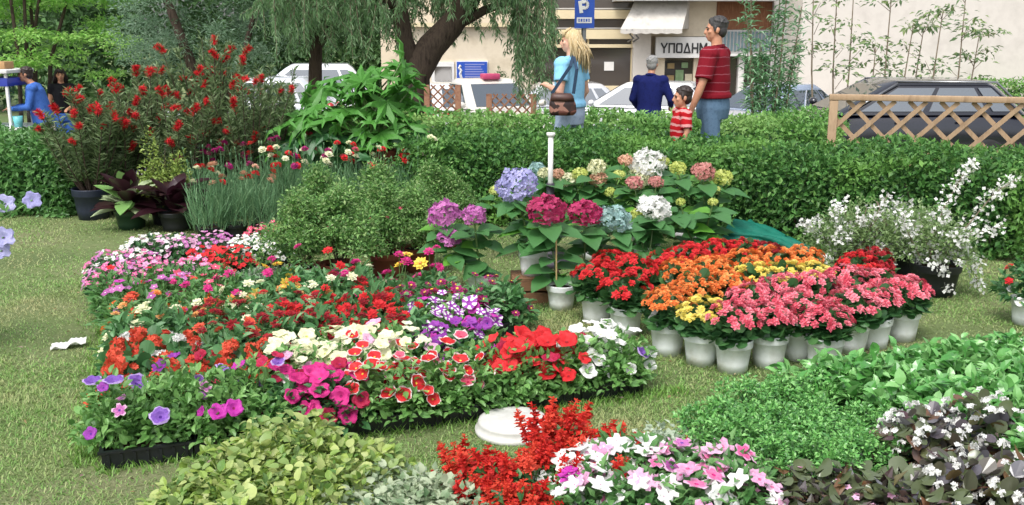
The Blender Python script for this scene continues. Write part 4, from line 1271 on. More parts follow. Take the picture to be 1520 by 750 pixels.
# ================================================================== HEDGES
def bumpy(x, y, k): return .5 * np.sin(x * 2.3 * k + 1.3) * np.sin(y * 2.9 * k) + .5 * np.sin(x * 5.1 * k + y * 3.3 * k + .7)
def hedge(label, p0, p1, depth, z0, z1, n, L, wr, mat, front_depth=.24, name="hedge", side=1, amp=.06):
    p0 = np.array(p0); p1 = np.array(p1); d = p1 - p0; LN = np.linalg.norm(d); rz = math.atan2(d[1], d[0])
    t = thing(name, label, "hedge", (p0[0], p0[1], z0), rz)
    H = z1 - z0; a = Acc()
    area = np.array([LN * H, LN * depth, LN * H * .45, depth * H, depth * H]); cnt = (n * area / area.sum()).astype(int)
    for k, c in enumerate(cnt):
        u, w = RNG.random(c), RNG.random(c)
        if k == 0: p = np.stack([u * LN, 0 * u, w * H], 1); nr = np.array((0, -1, .25))
        elif k == 1: p = np.stack([u * LN, w * depth, 0 * u + H], 1); nr = np.array((0, -.15, 1))
        elif k == 2: p = np.stack([u * LN, 0 * u + depth, H * (.55 + .45 * w)], 1); nr = np.array((0, 1, .25))
        elif k == 3: p = np.stack([0 * u, u * depth, w * H], 1); nr = np.array((-1, 0, .25))
        else: p = np.stack([0 * u + LN, u * depth, w * H], 1); nr = np.array((1, 0, .25))
        ins = RNG.exponential(front_depth * .45, c) - .03
        b = amp * bumpy(p[:, 0], p[:, 2] * 1.4 + p[:, 1], 1.0) + .5 * amp * bumpy(p[:, 0] + 9, p[:, 1] + p[:, 2], 3.1)
        p = p + unit(nr) * (b - ins)[:, None]
        r = .16                                             # rounded shoulders
        if k in (0, 1, 2):
            e = np.clip((p[:, 2] - (H - r)) / r, 0, 1) if k != 1 else np.clip(1 - np.minimum(p[:, 1], depth - p[:, 1]) / r, 0, 1)
            if k == 0: p[:, 1] += e ** 2 * .1
            elif k == 2: p[:, 1] -= e ** 2 * .1
            else: p[:, 2] -= e ** 2 * .07
        p[:, 2] = np.maximum(p[:, 2], .02)
        ax = RNG.normal(0, .7, (c, 3)) + nr * .45 + (0, 0, -.05)
        nn = nr * .75 + (0, 0, .55) + RNG.normal(0, .45, (c, 3))
        Ls = L * RNG.uniform(.55, 1.5, c)
        a.inst(LEAF2, p, ax, nn, Ls * wr, Ls)
    obj("foliage", a.mesh("foliage", mat), t, kind='stuff')
    a = Acc()
    for i in range(int(LN / .07)):
        x, y = rnd(.05, LN - .05), rnd(.12, depth - .12)
        pts = [(x, y, 0), (x + rnd(-.05, .05), y + rnd(-.05, .05), H * .4), (x + rnd(-.14, .14), y + rnd(-.1, .1), H * rnd(.7, .9))]
        a.tube(pts, (.011, .008, .003), 5, cap=False)
    obj("stems", a.mesh("stems", M_BARK), t, kind='stuff')
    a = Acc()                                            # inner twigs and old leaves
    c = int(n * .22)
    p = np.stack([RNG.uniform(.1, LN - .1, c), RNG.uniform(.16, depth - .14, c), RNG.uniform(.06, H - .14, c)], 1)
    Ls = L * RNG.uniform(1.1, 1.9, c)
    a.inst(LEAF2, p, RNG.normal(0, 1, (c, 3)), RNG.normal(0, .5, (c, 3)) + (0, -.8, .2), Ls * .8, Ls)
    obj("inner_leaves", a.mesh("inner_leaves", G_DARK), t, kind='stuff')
    return t
hedge("clipped green hedge running behind the hydrangeas below the lattice fence", (-.98, 8.47), (4.9, 6.35), 1.0, 0, .70, 58000, .043, .55, G_HEDGE)
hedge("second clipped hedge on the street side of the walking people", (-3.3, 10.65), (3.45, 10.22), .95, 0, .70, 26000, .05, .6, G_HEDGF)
hedge("leafy green hedge at the lawn's end below the white stall", (-6.2, 8.75), (-3.95, 8.55), .8, 0, .64, 15000, .05, .55, G_SHRUB, name="hedge", amp=.08)
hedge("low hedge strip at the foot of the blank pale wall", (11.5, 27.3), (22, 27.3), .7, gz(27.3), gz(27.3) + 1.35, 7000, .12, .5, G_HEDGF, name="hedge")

# ================================================================== TREES
def limb_tree(t, paths, mat, name="trunk"):
    a = Acc()
    for pts, r0, r1 in paths:
        k = len(pts); a.tube(pts, np.linspace(r0, r1, k), 10)
    return obj(name, a.mesh(name, mat, True), t)
def crown(t, centres, each, rad, L, wr, mat, tm=LEAF2, up=0.0, droop=0.0, flat=1.0, name="crown"):
    a = Acc()
    for c in centres:
        n = int(each * rnd(.6, 1.35)); k = rnd(.7, 1.25)
        p = RNG.normal(0, .5, (n, 3)) * np.array(rad) * k + c
        d = unit(p - c)
        ax = d * (1, 1, .4) + RNG.normal(0, .45, (n, 3)) + (0, 0, up - droop)
        nr = np.array((0, 0, flat)) + RNG.normal(0, .4, (n, 3)) + d * .3
        Ls = L * RNG.uniform(.6, 1.3, n)
        a.inst(tm, p, ax, nr, Ls * wr, Ls)
    return obj(name, a.mesh(name, mat), t, kind='stuff')
def strands(acc, tops, ln, per, L, wr, sway=.12, twig=True):
    for p0 in tops:
        l = ln * rnd(.25, 1.25); s = RNG.normal(0, sway, 2)
        n = int(per * rnd(.7, 1.2)); u = np.sort(RNG.random(n))
        p = np.stack([p0[0] + s[0] * u ** 1.5, p0[1] + s[1] * u ** 1.5, p0[2] - l * u], 1) + RNG.normal(0, .012, (n, 3))
        th = RNG.uniform(0, 2 * PI, n)
        ax = np.stack([np.cos(th) * .55, np.sin(th) * .55, -.75 + RNG.normal(0, .3, n)], 1)
        nr = np.stack([np.cos(th), np.sin(th), np.full(n, .8)], 1) + RNG.normal(0, .3, (n, 3))
        Ls = L * RNG.uniform(.6, 1.25, n)
        acc.inst(LEAF2, p, ax, nr, Ls * wr, Ls)
        if twig: acc.tube([p0, (p0[0] + s[0] * .35, p0[1] + s[1] * .35, p0[2] - l * .5), (p0[0] + s[0], p0[1] + s[1], p0[2] - l)], (.006, .004, .002), 3, 1, cap=False)

# light green tree by the stall
y = 17.4; g0 = gz(y)
bx0, _, _ = Q(40, 150, y)
t = thing("slender_tree", "light green tree of several thin trunks behind the white stall", "tree", (bx0, y, g0))
def rel(p): return (p[0] - bx0, p[1] - y, p[2] - g0)
limb_tree(t, [([rel(Q(a, 150, y + o))[:2] + (0,), rel(Q(b, 90, y + o)), rel(Q(c, 0, y + o)), rel(Q(d, -120, y + o))], .04, .02) for a, b, c, d, o in ((36, 40, 36, 20, 0), (50, 45, 58, 80, .2), (24, 28, 16, -20, -.2), (48, 52, 45, 60, .5), (62, 75, 100, 150, .3))], M_BARK)
cs = [rel(Q(rnd(-110, 185), rnd(-150, 120), y + rnd(-.9, 1.2))) for _ in range(150)]
cs = [c for c in cs if not (c[2] < 1.5)]
cs = [c for c in cs if not (c[0] > .55 and c[2] < 1.65 and rnd(0, 1) < .8)]
crown(t, cs, 170, (.34, .34, .09), .085, .5, G_LTREE)
# grey green olive-like tree
y = 13.8; g0 = gz(y); bx0 = Q(300, 150, y)[0]
t = thing("olive_tree", "grey green fine leaved tree rising behind the red bottlebrush shrubs", "tree", (bx0, y, g0))
limb_tree(t, [([(0, 0, 0), (.05, 0, .8), (-.15, .1, 1.7), (-.5, .1, 2.8)], .13, .05), ([(.03, 0, .7), (.5, .1, 1.5), (.8, 0, 2.4)], .09, .03)], M_BARK)
cs = [rel(Q(rnd(185, 440), rnd(-190, 112), y + rnd(-.7, .8))) for _ in range(170)]
crown(t, cs, 190, (.2, .2, .16), .065, .2, G_OLIVE, flat=.4)
# drooping tree with the dark leaning trunk
y = 12.6; g0 = gz(y); bx0 = Q(612, 160, y)[0]
t = thing("drooping_tree", "big tree with dark leaning trunk and long hanging grey green fronds", "tree", (bx0, y, g0))
T = lambda px, py, yy=12.6: rel(Q(px, py, yy))
limb_tree(t, [([(-.02, 0, -.1), T(614, 150), T(616, 110), T(640, 70), T(668, 40), T(695, 0), T(730, -60), T(800, -160)], .235, .1),
              ([T(616, 105), T(600, 60), T(592, 0), T(560, -80)], .14, .06), ([T(660, 48), T(720, 15), T(790, -10), T(830, -40)], .07, .03), ([T(592, 10), T(500, -30), T(420, -60)], .07, .03)], M_BARK)
a = Acc()
tops = [T(rnd(385, 600), rnd(-120, 18), 12.6 + rnd(-.9, .9)) for _ in range(270)] + [T(rnd(590, 700), rnd(-110, 10), 13.1 + rnd(0, .6)) for _ in range(70)]
strands(a, tops, .62, 60, .085, .13)
tops = [T(rnd(600, 770), rnd(-150, -45), 12.6 + rnd(-.8, .8)) for _ in range(150)]
strands(a, tops, .6, 60, .085, .13)
tops = [T(rnd(762, 822), rnd(-60, 45), 12.4 + rnd(-.25, .25)) for _ in range(70)]
strands(a, tops, .95, 75, .09, .13, sway=.08)
tops = [T(rnd(690, 770), rnd(-100, -5), 12.6 + rnd(-.6, .6)) for _ in range(60)]
strands(a, tops, .55, 60, .085, .13)
obj("fronds", a.mesh("fronds", [G_DROOP, M_BARKP]), t, kind='stuff')
cs = [(rnd(-2.6, 2.2), rnd(-1.8, 2.2), rnd(3.1, 4.6)) for _ in range(110)]
crown(t, cs, 110, (.4, .4, .3), .13, .2, G_DROOP, droop=.5)
# second dark trunk in the tree's shade
y = 14.4; g0 = gz(y); bx0 = Q(462, 150, y)[0]
t = thing("shade_tree", "dark trunked tree in deep shade between the olive tree and drooping tree", "tree", (bx0, y, g0))
limb_tree(t, [([(0, 0, 0), rel(Q(468, 100, y)), rel(Q(470, 60, y)), rel(Q(452, 0, y)), rel(Q(430, -120, y))], .11, .06), ([rel(Q(470, 70, y)), rel(Q(505, 20, y)), rel(Q(540, -60, y))], .07, .04)], M_BARK)
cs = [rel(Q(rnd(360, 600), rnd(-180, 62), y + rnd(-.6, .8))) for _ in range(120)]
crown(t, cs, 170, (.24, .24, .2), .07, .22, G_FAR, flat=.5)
# far wood
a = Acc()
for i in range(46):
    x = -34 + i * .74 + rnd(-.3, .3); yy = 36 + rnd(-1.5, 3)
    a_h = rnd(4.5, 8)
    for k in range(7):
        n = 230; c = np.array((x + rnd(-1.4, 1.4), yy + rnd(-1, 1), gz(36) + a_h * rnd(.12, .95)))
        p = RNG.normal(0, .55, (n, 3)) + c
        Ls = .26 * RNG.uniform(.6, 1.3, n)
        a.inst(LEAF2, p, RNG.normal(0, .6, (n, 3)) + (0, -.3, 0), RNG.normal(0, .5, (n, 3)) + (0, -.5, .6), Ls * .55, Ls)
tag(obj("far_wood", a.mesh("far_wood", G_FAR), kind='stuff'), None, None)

# oleander before the pale wall
y = 12.2; g0 = gz(y); bx0 = Q(1138, 165, y)[0]
t = thing("oleander", "tall narrow leaved oleander shrub beside the plain wall's corner", "shrub", (bx0, y, g0))
a = Acc(); b = Acc()
for px0, pxt, pyt, nn in ((1128, 1115, -40, 170), (1140, 1172, -50, 220), (1146, 1190, 10, 150), (1134, 1150, 20, 150), (1150, 1160, -30, 200), (1140, 1130, 70, 110), (1144, 1105, 5, 60), (1148, 1182, 60, 110), (1142, 1165, 80, 110), (1130, 1118, 95, 110), (1138, 1150, 100, 120), (1144, 1128, 60, 120), (1150, 1176, 105, 110), (1136, 1108, 60, 90)):
    nn = int(nn * 1.25); p0 = np.array(rel(Q(px0, 165, y))); p0[2] = 0; p1 = np.array(rel(Q(pxt, pyt, y + rnd(-.2, .2)))); mid = (p0 + p1) / 2 + (rnd(-.05, .05), 0, .05)
    b.tube([p0, mid, p1], (.018, .012, .006), 5)
    u = RNG.uniform(.3, 1, nn); p = np.where(u[:, None] < .5, p0 + (mid - p0) * u[:, None] * 2, mid + (p1 - mid) * (u[:, None] * 2 - 1)) + RNG.normal(0, .045, (nn, 3))
    th = RNG.uniform(0, 2 * PI, nn)
    ax = np.stack([np.cos(th), np.sin(th), RNG.uniform(-.5, .9, nn)], 1)
    Ls = .135 * RNG.uniform(.6, 1.2, nn)
    a.inst(LEAF, p, ax, np.stack([np.cos(th) * -.3, np.sin(th) * -.3, np.ones(nn)], 1), Ls * .2, Ls)
obj("foliage", a.mesh("foliage", G_OLEA), t, kind='stuff'); obj("stems", b.mesh("stems", M_BARKP), t, kind='stuff')

# thin saplings before the pale wall
SAP = [(1215, 130, 1208, -30, 'tallest bare stemmed sapling next to the oleander'), (1244, 128, 1243, -20, 'thin sapling with a green tuft high against the wall'), (1256, 128, 1268, -25, 'leaning twin sapling close to the green tufted one'),
       (1318, 125, 1324, -15, 'straight sapling in the wall\'s middle with small leaf tiers'), (1338, 120, 1356, 36, 'short sapling with a broad flat leaf spray'), (1352, 120, 1372, 38, 'second leaning stem of the broad spray clump'), (1370, 120, 1400, 15, 'outward leaning sapling with yellowish spray on top'),
       (1418, 118, 1434, -10, 'slim sapling with leaves from its middle up'), (1430, 124, 1455, 45, 'bushy topped sapling nearest the wall\'s grassy foot'), (1288, 120, 1300, 70, 'low sapling with drooping leaves above the navy car')]
for i, (px0, py0, px1, py1, lab) in enumerate(SAP):
    y = 18.6 + (i % 3) * .4; g0 = gz(y); b0 = Q(px0, py0, y); bx0 = b0[0]
    t = thing("sapling", lab, "sapling", (bx0, y, g0), 0, "saplings before the pale wall")
    top = np.array(rel(Q(px1, py1, y))); base = np.array((0, 0, 0.))
    a = Acc(); mid = (base + top) / 2 + (rnd(-.06, .06), 0, 0); a.tube([base, mid, top], (.02, .016, .008), 6)
    b = Acc()
    for k in range(int(rnd(7, 11))):
        u = rnd(.45, 1.0) if k > 2 else 1.0
        c = base + (top - base) * u + (rnd(-.28, .28), rnd(-.2, .2), rnd(-.05, .1))
        a.tube([base + (top - base) * (u - .06), c], (.007, .004), 4, cap=False)
        n = int(rnd(12, 24)); p = c + RNG.normal(0, 1, (n, 3)) * (.13, .13, .045)
        Ls = .135 * RNG.uniform(.6, 1.3, n)
        b.inst(LEAF, p, (p - c) * (1, 1, .3) + RNG.normal(0, .04, (n, 3)) + (0, 0, -.03), np.array((0, -.2, 1)) + RNG.normal(0, .4, (n, 3)), Ls * .42, Ls)
    obj("stem", a.mesh("stem", M_BARKP), t); obj("foliage", b.mesh("foliage", G_SAPL), t, kind='stuff')
# small clipped bush by the low building
y = 24.5; bx0, _, _ = Q(744, 120, y); g0 = gz(y)
t = thing("dark_bush", "small dark upright bush in front of the low cream building", "bush", (bx0, 26.9, gz(26.9)))
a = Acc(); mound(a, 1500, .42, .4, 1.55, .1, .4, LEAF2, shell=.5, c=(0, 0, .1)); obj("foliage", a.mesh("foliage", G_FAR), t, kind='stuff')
a = Acc(); a.tube([(0, 0, 0), (0, 0, .8)], .04, 6); obj("stem", a.mesh("stem", M_BARK), t)
# ================================================================== SHRUBS AND POTS BEHIND THE LAWN
# red bottlebrush
def brush_flower():
    a = Acc(); n = 170
    z = RNG.uniform(-.5, .5, n); th = RNG.uniform(0, 2 * PI, n)
    d = np.stack([np.cos(th), np.sin(th), RNG.normal(.1, .25, n)], 1)
    a.inst(Tm([(-.5, 0, 0), (.5, 0, 0), (0, 1, 0)], [(0, 1, 2)]), np.stack([0 * z, 0 * z, z], 1), d, RNG.normal(0, 1, (n, 3)), .09, .42 * RNG.uniform(.8, 1.1, n))
    a.tube([(0, 0, -.55), (0, 0, .5)], (.07, .04), 5, 0)
    return a.mesh("flower_spike", [C_RED])
F_BRU = [brush_flower() for _ in range(2)]
BRV = []
for v_ in range(3):
    a = Acc(); b = Acc(); tips = []
    for k in range(44):
        th = rnd(0, 2 * PI); sp_ = rnd(.05, .5); top = np.array((math.cos(th) * sp_, math.sin(th) * sp_, rnd(.45, 1.0)))
        base = np.array((top[0] * .15, top[1] * .15, 0)); mid = base * .4 + top * .6 + (0, 0, -.05)
        b.tube([base, mid, top], (.008, .006, .003), 4, cap=False); tips.append(top)
        n = 110; u = RNG.uniform(.25, 1.02, n)[:, None]
        p = base * (1 - u) ** 2 + 2 * u * (1 - u) * mid + u * u * top
        th = RNG.uniform(0, 2 * PI, n); ax = np.stack([np.cos(th), np.sin(th), RNG.uniform(.1, 1.1, n)], 1)
        Ls = .085 * RNG.uniform(.6, 1.2, n)
        a.inst(LEAF2, p, ax, RNG.normal(0, 1, (n, 3)), Ls * .13, Ls)
    BRV.append((a.mesh("foliage", G_BRUSH), b.mesh("stems", M_BARK), tips))
BSH = [(128, 8.55, 1.12, .9, 10, 'red bottlebrush shrub in a dark pot at the lawn\'s end'), (178, 8.8, 1.15, .95, 12, 'red bottlebrush shrub beside the one in the dark pot'), (222, 9.3, 1.28, .95, 12, 'red bottlebrush behind the yellow green shrub'),
       (262, 8.75, 1.1, .9, 12, 'lower red bottlebrush above the purple leaved plants'), (318, 9.2, 1.55, .85, 16, 'tallest red bottlebrush with flowers on its upright top'), (365, 8.9, 1.22, .9, 11, 'red bottlebrush next to the big palmate leaved plant'), (404, 9.5, 1.28, .8, 4, 'nearly flowerless bottlebrush touching the big palmate leaves')]
for i, (px, y, h, w, nf, lab) in enumerate(BSH):
    x = Q(px, 200, y)[0]
    t = thing("bottlebrush", lab, "shrub", (x, y, 0), rnd(0, 6), "bottlebrush shrubs")
    fo, st_, tips = BRV[i % 3]
    pot(t, .16, .27, M_POTN)
    obj("foliage", fo, t, (0, 0, .2), 0, (w, w, h - .2), kind='stuff'); obj("stems", st_, t, (0, 0, .2), 0, (w, w, h - .2), kind='stuff')
    order = sorted(range(len(tips)), key=lambda q: rnd(0, 1) - .3 * tips[q][2])
    for k in order[:int(nf * 1.7)]:
        p = tips[k] * (w, w, h - .2) + (0, 0, .2 + rnd(-.03, .02)); p[:2] *= 1.03
        nr = unit(tips[k] * (1, 1, .6) + RNG.normal(0, .3, 3))
        put("flower_spike", F_BRU[k % 2], t, p, nr, rnd(.075, .105))
# yellow green upright shrub
x, y = Q(240, 240, 8.3)[:2]
t = thing("yellow_shrub", "yellow green upright shrub among the bottlebrushes", "shrub", (x, y, 0))
pot(t, .13, .2, M_POTB)
a = Acc()
for cx, cy, hh in ((-.06, 0, .78), (.1, .05, .68), (.02, -.06, .55), (.14, -.05, .5), (-.12, .02, .5)):
    mound(a, 700, .12, .12, hh - .18, .035, .5, c=(cx, cy, .18), shell=.3)
obj("foliage", a.mesh("foliage", G_YEL), t, kind='stuff')
a = Acc(); stems_to(a, 9, .12, .1, .6, .005, (0, 0, .15)); obj("stems", a.mesh("stems", M_BARK), t, kind='stuff')

# big palmate leaved plant in the terracotta pot
def palmate(lobes=9):
    """broad lobed leaf: a web to the notches, drooping tips, raised ribs"""
    V = [(0, 0, 0)]; F = []; span = 2.55
    tips = [-span + 2 * span * k / (lobes - 1) for k in range(lobes)]
    pts = []
    for k, t_ in enumerate(tips):
        L = (.66 + .34 * math.cos(t_ * .55)) * rnd(.92, 1.06)
        pts.append((t_ - .1, L * .72, -.09)); pts.append((t_, L, -.27 + rnd(-.04, .04))); pts.append((t_ + .1, L * .72, -.09))
        if k < lobes - 1: pts.append(((t_ + tips[k + 1]) / 2, L * .42, -.1))
    mids = [(t_, (.66 + .34 * math.cos(t_ * .55)) * .6, .0) for t_ in tips]
    V += [(math.sin(t_) * r, math.cos(t_) * r, z) for t_, r, z in pts]; m0 = len(V)
    V += [(math.sin(t_) * r, math.cos(t_) * r, z) for t_, r, z in mids]
    for k in range(lobes):
        i = 1 + 4 * k; m = m0 + k
        F += [(m, i + 1, i), (m, i + 2, i + 1)]
        if k < lobes - 1: F += [(m, i + 3, i + 2), (0, i + 3, m), (0, m + 1, i + 3), (m + 1, i + 4, i + 3)]
    a = Acc(); a.raw(V, F)
    return a
PAL = [palmate(9).mesh("leaf", G_FATS), palmate(8).mesh("leaf", G_FATS), palmate(9).mesh("leaf", G_FATD)]
def aim(parent, me, pos, axis, nor, size, name="leaf", label=None):
    y_ = Vector(axis).normalized(); z_ = Vector(nor); z_ = (z_ - y_ * z_.dot(y_)).normalized(); x_ = y_.cross(z_)
    m_ = Matrix((x_, y_, z_)).transposed()
    return obj(name, me, parent, tuple(pos), tuple(m_.to_euler()), size, label=label)
yF = 8.95; xF = Q(568, 240, yF)[0]
t = thing("palmate_plant", "big glossy bright green palmate leaved plant in a tall terracotta pot", "potted plant", (xF, yF, 0))
pot(t, .135, .56, M_TERRA, .7)
stm = Acc()
FA = [(560, 95, .28, .0), (600, 92, .27, 0), (528, 100, .26, .1), (500, 120, .28, 0), (470, 130, .26, .1), (545, 120, .3, -.1), (585, 118, .27, 0), (612, 108, .24, .1), (620, 130, .22, 0), (455, 150, .28, 0), (440, 175, .3, -.1), (425, 195, .3, 0),
      (480, 165, .3, -.1), (515, 150, .3, -.1), (550, 155, .28, -.1), (585, 150, .26, -.1), (460, 200, .32, -.15), (500, 190, .32, -.15), (540, 185, .3, -.15), (575, 180, .28, -.1), (605, 168, .26, 0), (430, 222, .28, -.1), (480, 228, .28, -.2), (520, 215, .3, -.2), (545, 205, .28, -.2), (636, 150, .2, 0), (640, 200, .22, .1),
      (450, 138, .2, .2), (490, 105, .22, .2), (580, 84, .22, .2), (405, 210, .24, 0), (610, 195, .24, -.1), (530, 130, .28, .2), (565, 140, .28, .2)]
FA = FA + [(px + rnd(-26, 26), py + rnd(-18, 20), s * rnd(.5, .95), dy + rnd(-.15, .2)) for px, py, s, dy in FA[::2]] + [(px + rnd(-30, 26), py + rnd(-4, 22), s * .9, dy + .12) for px, py, s, dy in FA[:26]]
for i, (px, py, s, dy) in enumerate(FA):
    p = np.array(Q(px, py, yF + dy)) - (xF, yF, 0)
    root = np.array((rnd(-.05, .05) - .1, rnd(-.04, .04), .6 + max(0, (p[2] - .9)) * .5))
    p = p - (0, 0, .05); s *= 1.08
    out = unit((p - root) * (1, 1, .2) + (0, -.1, 0) + RNG.normal(0, .3, 3))
    aim(t, PAL[i % 2] if py < 190 else PAL[2 if i % 3 else 0], p - out * s * .3, out + (0, 0, -.3), (out[0] * .3 + rnd(-.25, .25), -.22 + rnd(-.25, .25), 1.0), s * rnd(.8, 1.2))
    stm.tube([root, (root + p) / 2 + (0, 0, .06), p - out * s * .3], (.009, .008, .006), 5, 0, cap=False)
stm.tube([(-.02, 0, .5), (-.1, 0, .8), (-.16, 0, 1.05)], (.03, .025, .015), 7, 0)
obj("stems", stm.mesh("stems", M_STEM), t)

# purple and green large leaved plants
BIG = []
for mt in (G_PURP, G_CANG, G_BED):
    a = Acc()
    V = []; F = []
    for k, (u, w) in enumerate(((0, .02), (.2, .16), (.45, .24), (.7, .2), (.88, .1), (1, .0))):
        z = -.25 * u * u
        V += [(-w, u, z + .07 * w / .24), (0, u, z), (w, u, z + .07 * w / .24)]
    for k in range(5):
        i = k * 3
        F += [(i, i + 1, i + 4), (i, i + 4, i + 3), (i + 1, i + 2, i + 5), (i + 1, i + 5, i + 4)]
    a.raw(V, F); BIG.append(a.mesh("leaf", mt, True))
for (px, py, n, pm, lab, lm) in ((196, 339, 44, M_POTG, 'purple leaved plant with pale striped leaves in a dark green pot', (0, 1, 0, 0, 2, 1, 0)), (262, 342, 46, M_POTB, 'dark purple bushy leaved plant beside the green potted one', (0,)), (325, 300, 14, M_POTB, 'upright maroon leaved plant amid the carnations', (0, 0, 2))):
    x, y = P(px, py)
    t = thing("purple_leaf_plant", lab, "potted plant", (x, y, 0), 0, "purple leaved plants")
    pot(t, .13, .16, pm)
    for k in range(n):
        th = rnd(0, 2 * PI); el = rnd(-.05, 1.25); d = np.array((math.cos(th) * math.cos(el), math.sin(th) * math.cos(el), math.sin(el)))
        s = rnd(.17, .32); root = np.array((d[0] * .06, d[1] * .06, .16 + rnd(0, .16)))
        aim(t, BIG[lm[k % len(lm)]], root, d, (-d[0] * .4, -d[1] * .4 - .15, 1), s)
# carnations
CARV = []
for v_ in range(3):
    a = Acc(); n = 420
    r = RNG.random(n) ** .5 * .16; th = RNG.uniform(0, 2 * PI, n)
    p = np.stack([r * np.cos(th), r * np.sin(th), RNG.uniform(0, .28, n)], 1)
    ax = np.stack([np.cos(th) * .3, np.sin(th) * .3, np.ones(n)], 1) + RNG.normal(0, .22, (n, 3))
    Ls = RNG.uniform(.09, .2, n)
    a.inst(BLADE, p, ax, RNG.normal(0, 1, (n, 3)), .007, Ls)
    tips = []
    for k in range(16):
        e = np.array((rnd(-.19, .19), rnd(-.16, .16), rnd(.36, .58))); a.tube([e * (.5, .5, 0), e * (.85, .85, .55), e], (.003, .003, .002), 4, cap=False); tips.append(e)
        a.ell(e, (.008, .008, .016), seg=5, rings=4)
    CARV.append((a.mesh("foliage", G_CARN), tips))
def carn(c): return [rosette([c], ((7, .1, 1, -.2), (7, .05, .8, .1), (6, 0, .5, .35)), .8) for _ in range(2)]
K_RED, K_PNK, K_CRE, K_MAG, K_COR = carn(C_RED), carn(C_ROSE), carn(C_CRE), carn(C_MAGD), carn(C_PEA)
CAR = [(312, 356, .95, (K_CRE, K_RED), 3, 'carnation pot with a cream and red bloom beside purple leaves'), (350, 352, .9, (K_COR,), 2, 'grey green carnation clump with peach blooms at the front of its row'), (390, 350, .92, (K_COR, K_RED), 3, 'grey green carnation clump next to the white begonias'),
       (338, 318, 1.0, (K_MAG,), 2, 'carnation with dark pink blooms behind the cream one'), (385, 312, 1.05, (K_MAG, K_RED), 3, 'carnation clump with purple and red blooms in mid row'), (425, 315, 1.0, (K_RED, K_CRE), 4, 'carnation clump with red and cream blooms above the tiny leaved bush'), (460, 305, 1.0, (K_CRE, K_MAG), 3, 'carnation clump with white buds and a magenta bloom'),
       (500, 305, 1.0, (K_RED, K_CRE), 4, 'carnation clump with red blooms and white ones'), (535, 300, 1.02, (K_PNK, K_CRE), 3, 'carnation clump with a rose bloom left of the terracotta pot'), (575, 300, 1.0, (K_RED,), 3, 'carnation clump with two bright red blooms under the terracotta pot'), (612, 300, 1.1, (K_CRE,), 1, 'tall budded carnation clump next to the hedge'),
       (300, 300, 1.05, (K_MAG,), 3, 'magenta flowered carnation by the yellow green shrub'), (420, 278, 1.15, (K_MAG,), 2, 'back row carnation below the palmate leaves'), (470, 275, 1.1, (K_PNK,), 1, 'back row carnation nearly without blooms')]
for i, (px, py, s, fl, nf, lab) in enumerate(CAR):
    x, y = P(px, py)
    y = min(y, 8.5) if py > 290 else min(y, 8.7)
    x = Q(px, py, y)[0]
    t = thing("carnation", lab.replace('left of', 'before'), "potted plant", (x, y, 0), rnd(0, 6), "carnations")
    pot(t, .1, .11, M_POTB)
    fo, tips = CARV[i % 3]
    obj("foliage", fo, t, (0, 0, .08), 0, s, kind='stuff')
    for k in range(int(nf * 2.4) + 1): put("flower", fl[k % len(fl)][k % 2], t, tips[k * 3 % 16] * s + (0, 0, .09), unit(tips[k * 3 % 16] * (1, 1, .5) + (0, -.2, .2)), rnd(.034, .044))

# tiny leaved bushes in terracotta pots
TINV = []
for v_ in range(2):
    a = Acc()
    for k in range(34):
        th = rnd(0, 2 * PI); q = rnd(0, .27)
        mound(a, 210, .1, .1, .14, .028, .5, LEAF2, c=(q * math.cos(th), q * math.sin(th), .02 + (.42 - .9 * q) * rnd(.15, 1.1)), shell=.2, jit=.7)
    b = Acc(); stems_to(b, 20, .2, .2, .36, .003)
    TINV.append((a.mesh("foliage", G_TINY), b.mesh("stems", M_BARK)))
F_PIN = [headball([C_ROSE], 8, .6, .5, FLORET5, 0)]
for i, (px, py, s, lab) in enumerate(((455, 432, 1.02, 'small leaved bush in a terracotta pot next to the silver foliage'), (505, 428, 1.12, 'bushiest small leaved plant with its terracotta pot showing'), (575, 410, 1.08, 'small leaved bush with a single red bloom in front of the hedge'), (622, 402, .98, 'small leaved bush beside the mauve hydrangea'), (560, 380, 1.15, 'tall small leaved bush behind the potted row'), (640, 365, 1.1, 'small leaved bush touching the hedge end'), (480, 372, 1.05, 'small leaved bush just behind the carnations\' red blooms'), (672, 366, .85, 'small leaved bush below the lavender hydrangea'))):
    x, y = P(px, py)
    t = thing("small_leaved_bush", lab, "bush", (x, y, 0), rnd(0, 6), "small leaved bushes")
    pot(t, .12, .17, M_TERRA, .74)
    fo, st_ = TINV[i % 2]
    s *= .9
    obj("foliage", fo, t, (0, 0, .14), 0, s, kind='stuff'); obj("stems", st_, t, (0, 0, .13), 0, s, kind='stuff')
    bloom(t, F_PIN, (3, 5, 4, 2, 2, 1, 2, 1)[i], .27 * s, .27 * s, .4 * s, .016, c=(0, 0, .14), zmin=.1)
# silver plant and lilac petunia on the lawn's edge
for px, py, lab in ((402, 440, 'silver grey small leaved plant at the tray bed\'s back'), (368, 444, 'silver grey plant next to the red begonias'), (438, 446, 'silver grey plant beneath the small leaved bush')):
    x, y = P(px, py)
    t = thing("silver_plant", lab, "bedding plant", (x, y, 0), rnd(0, 6), "silver leaved plants")
    pot(t, .1, .1, M_POTB)
    a = Acc()
    for k in range(9): mound(a, 130, .085, .085, .09, .028, .5, c=(rnd(-.13, .13), rnd(-.11, .11), .06 + rnd(0, .05)), shell=.3)
    obj("foliage", a.mesh("foliage", G_SILV), t, kind='stuff')
x, y = -3.0, 4.75
t = thing("lilac_flower_plant", "pale lilac flowered plant leaning in over the lawn's edge", "potted plant", (x, y, 0))
pot(t, .13, .18, M_POTB)
a = Acc(); mound(a, 520, .24, .2, .62, .06, .5, c=(0, 0, .2), shell=.2)
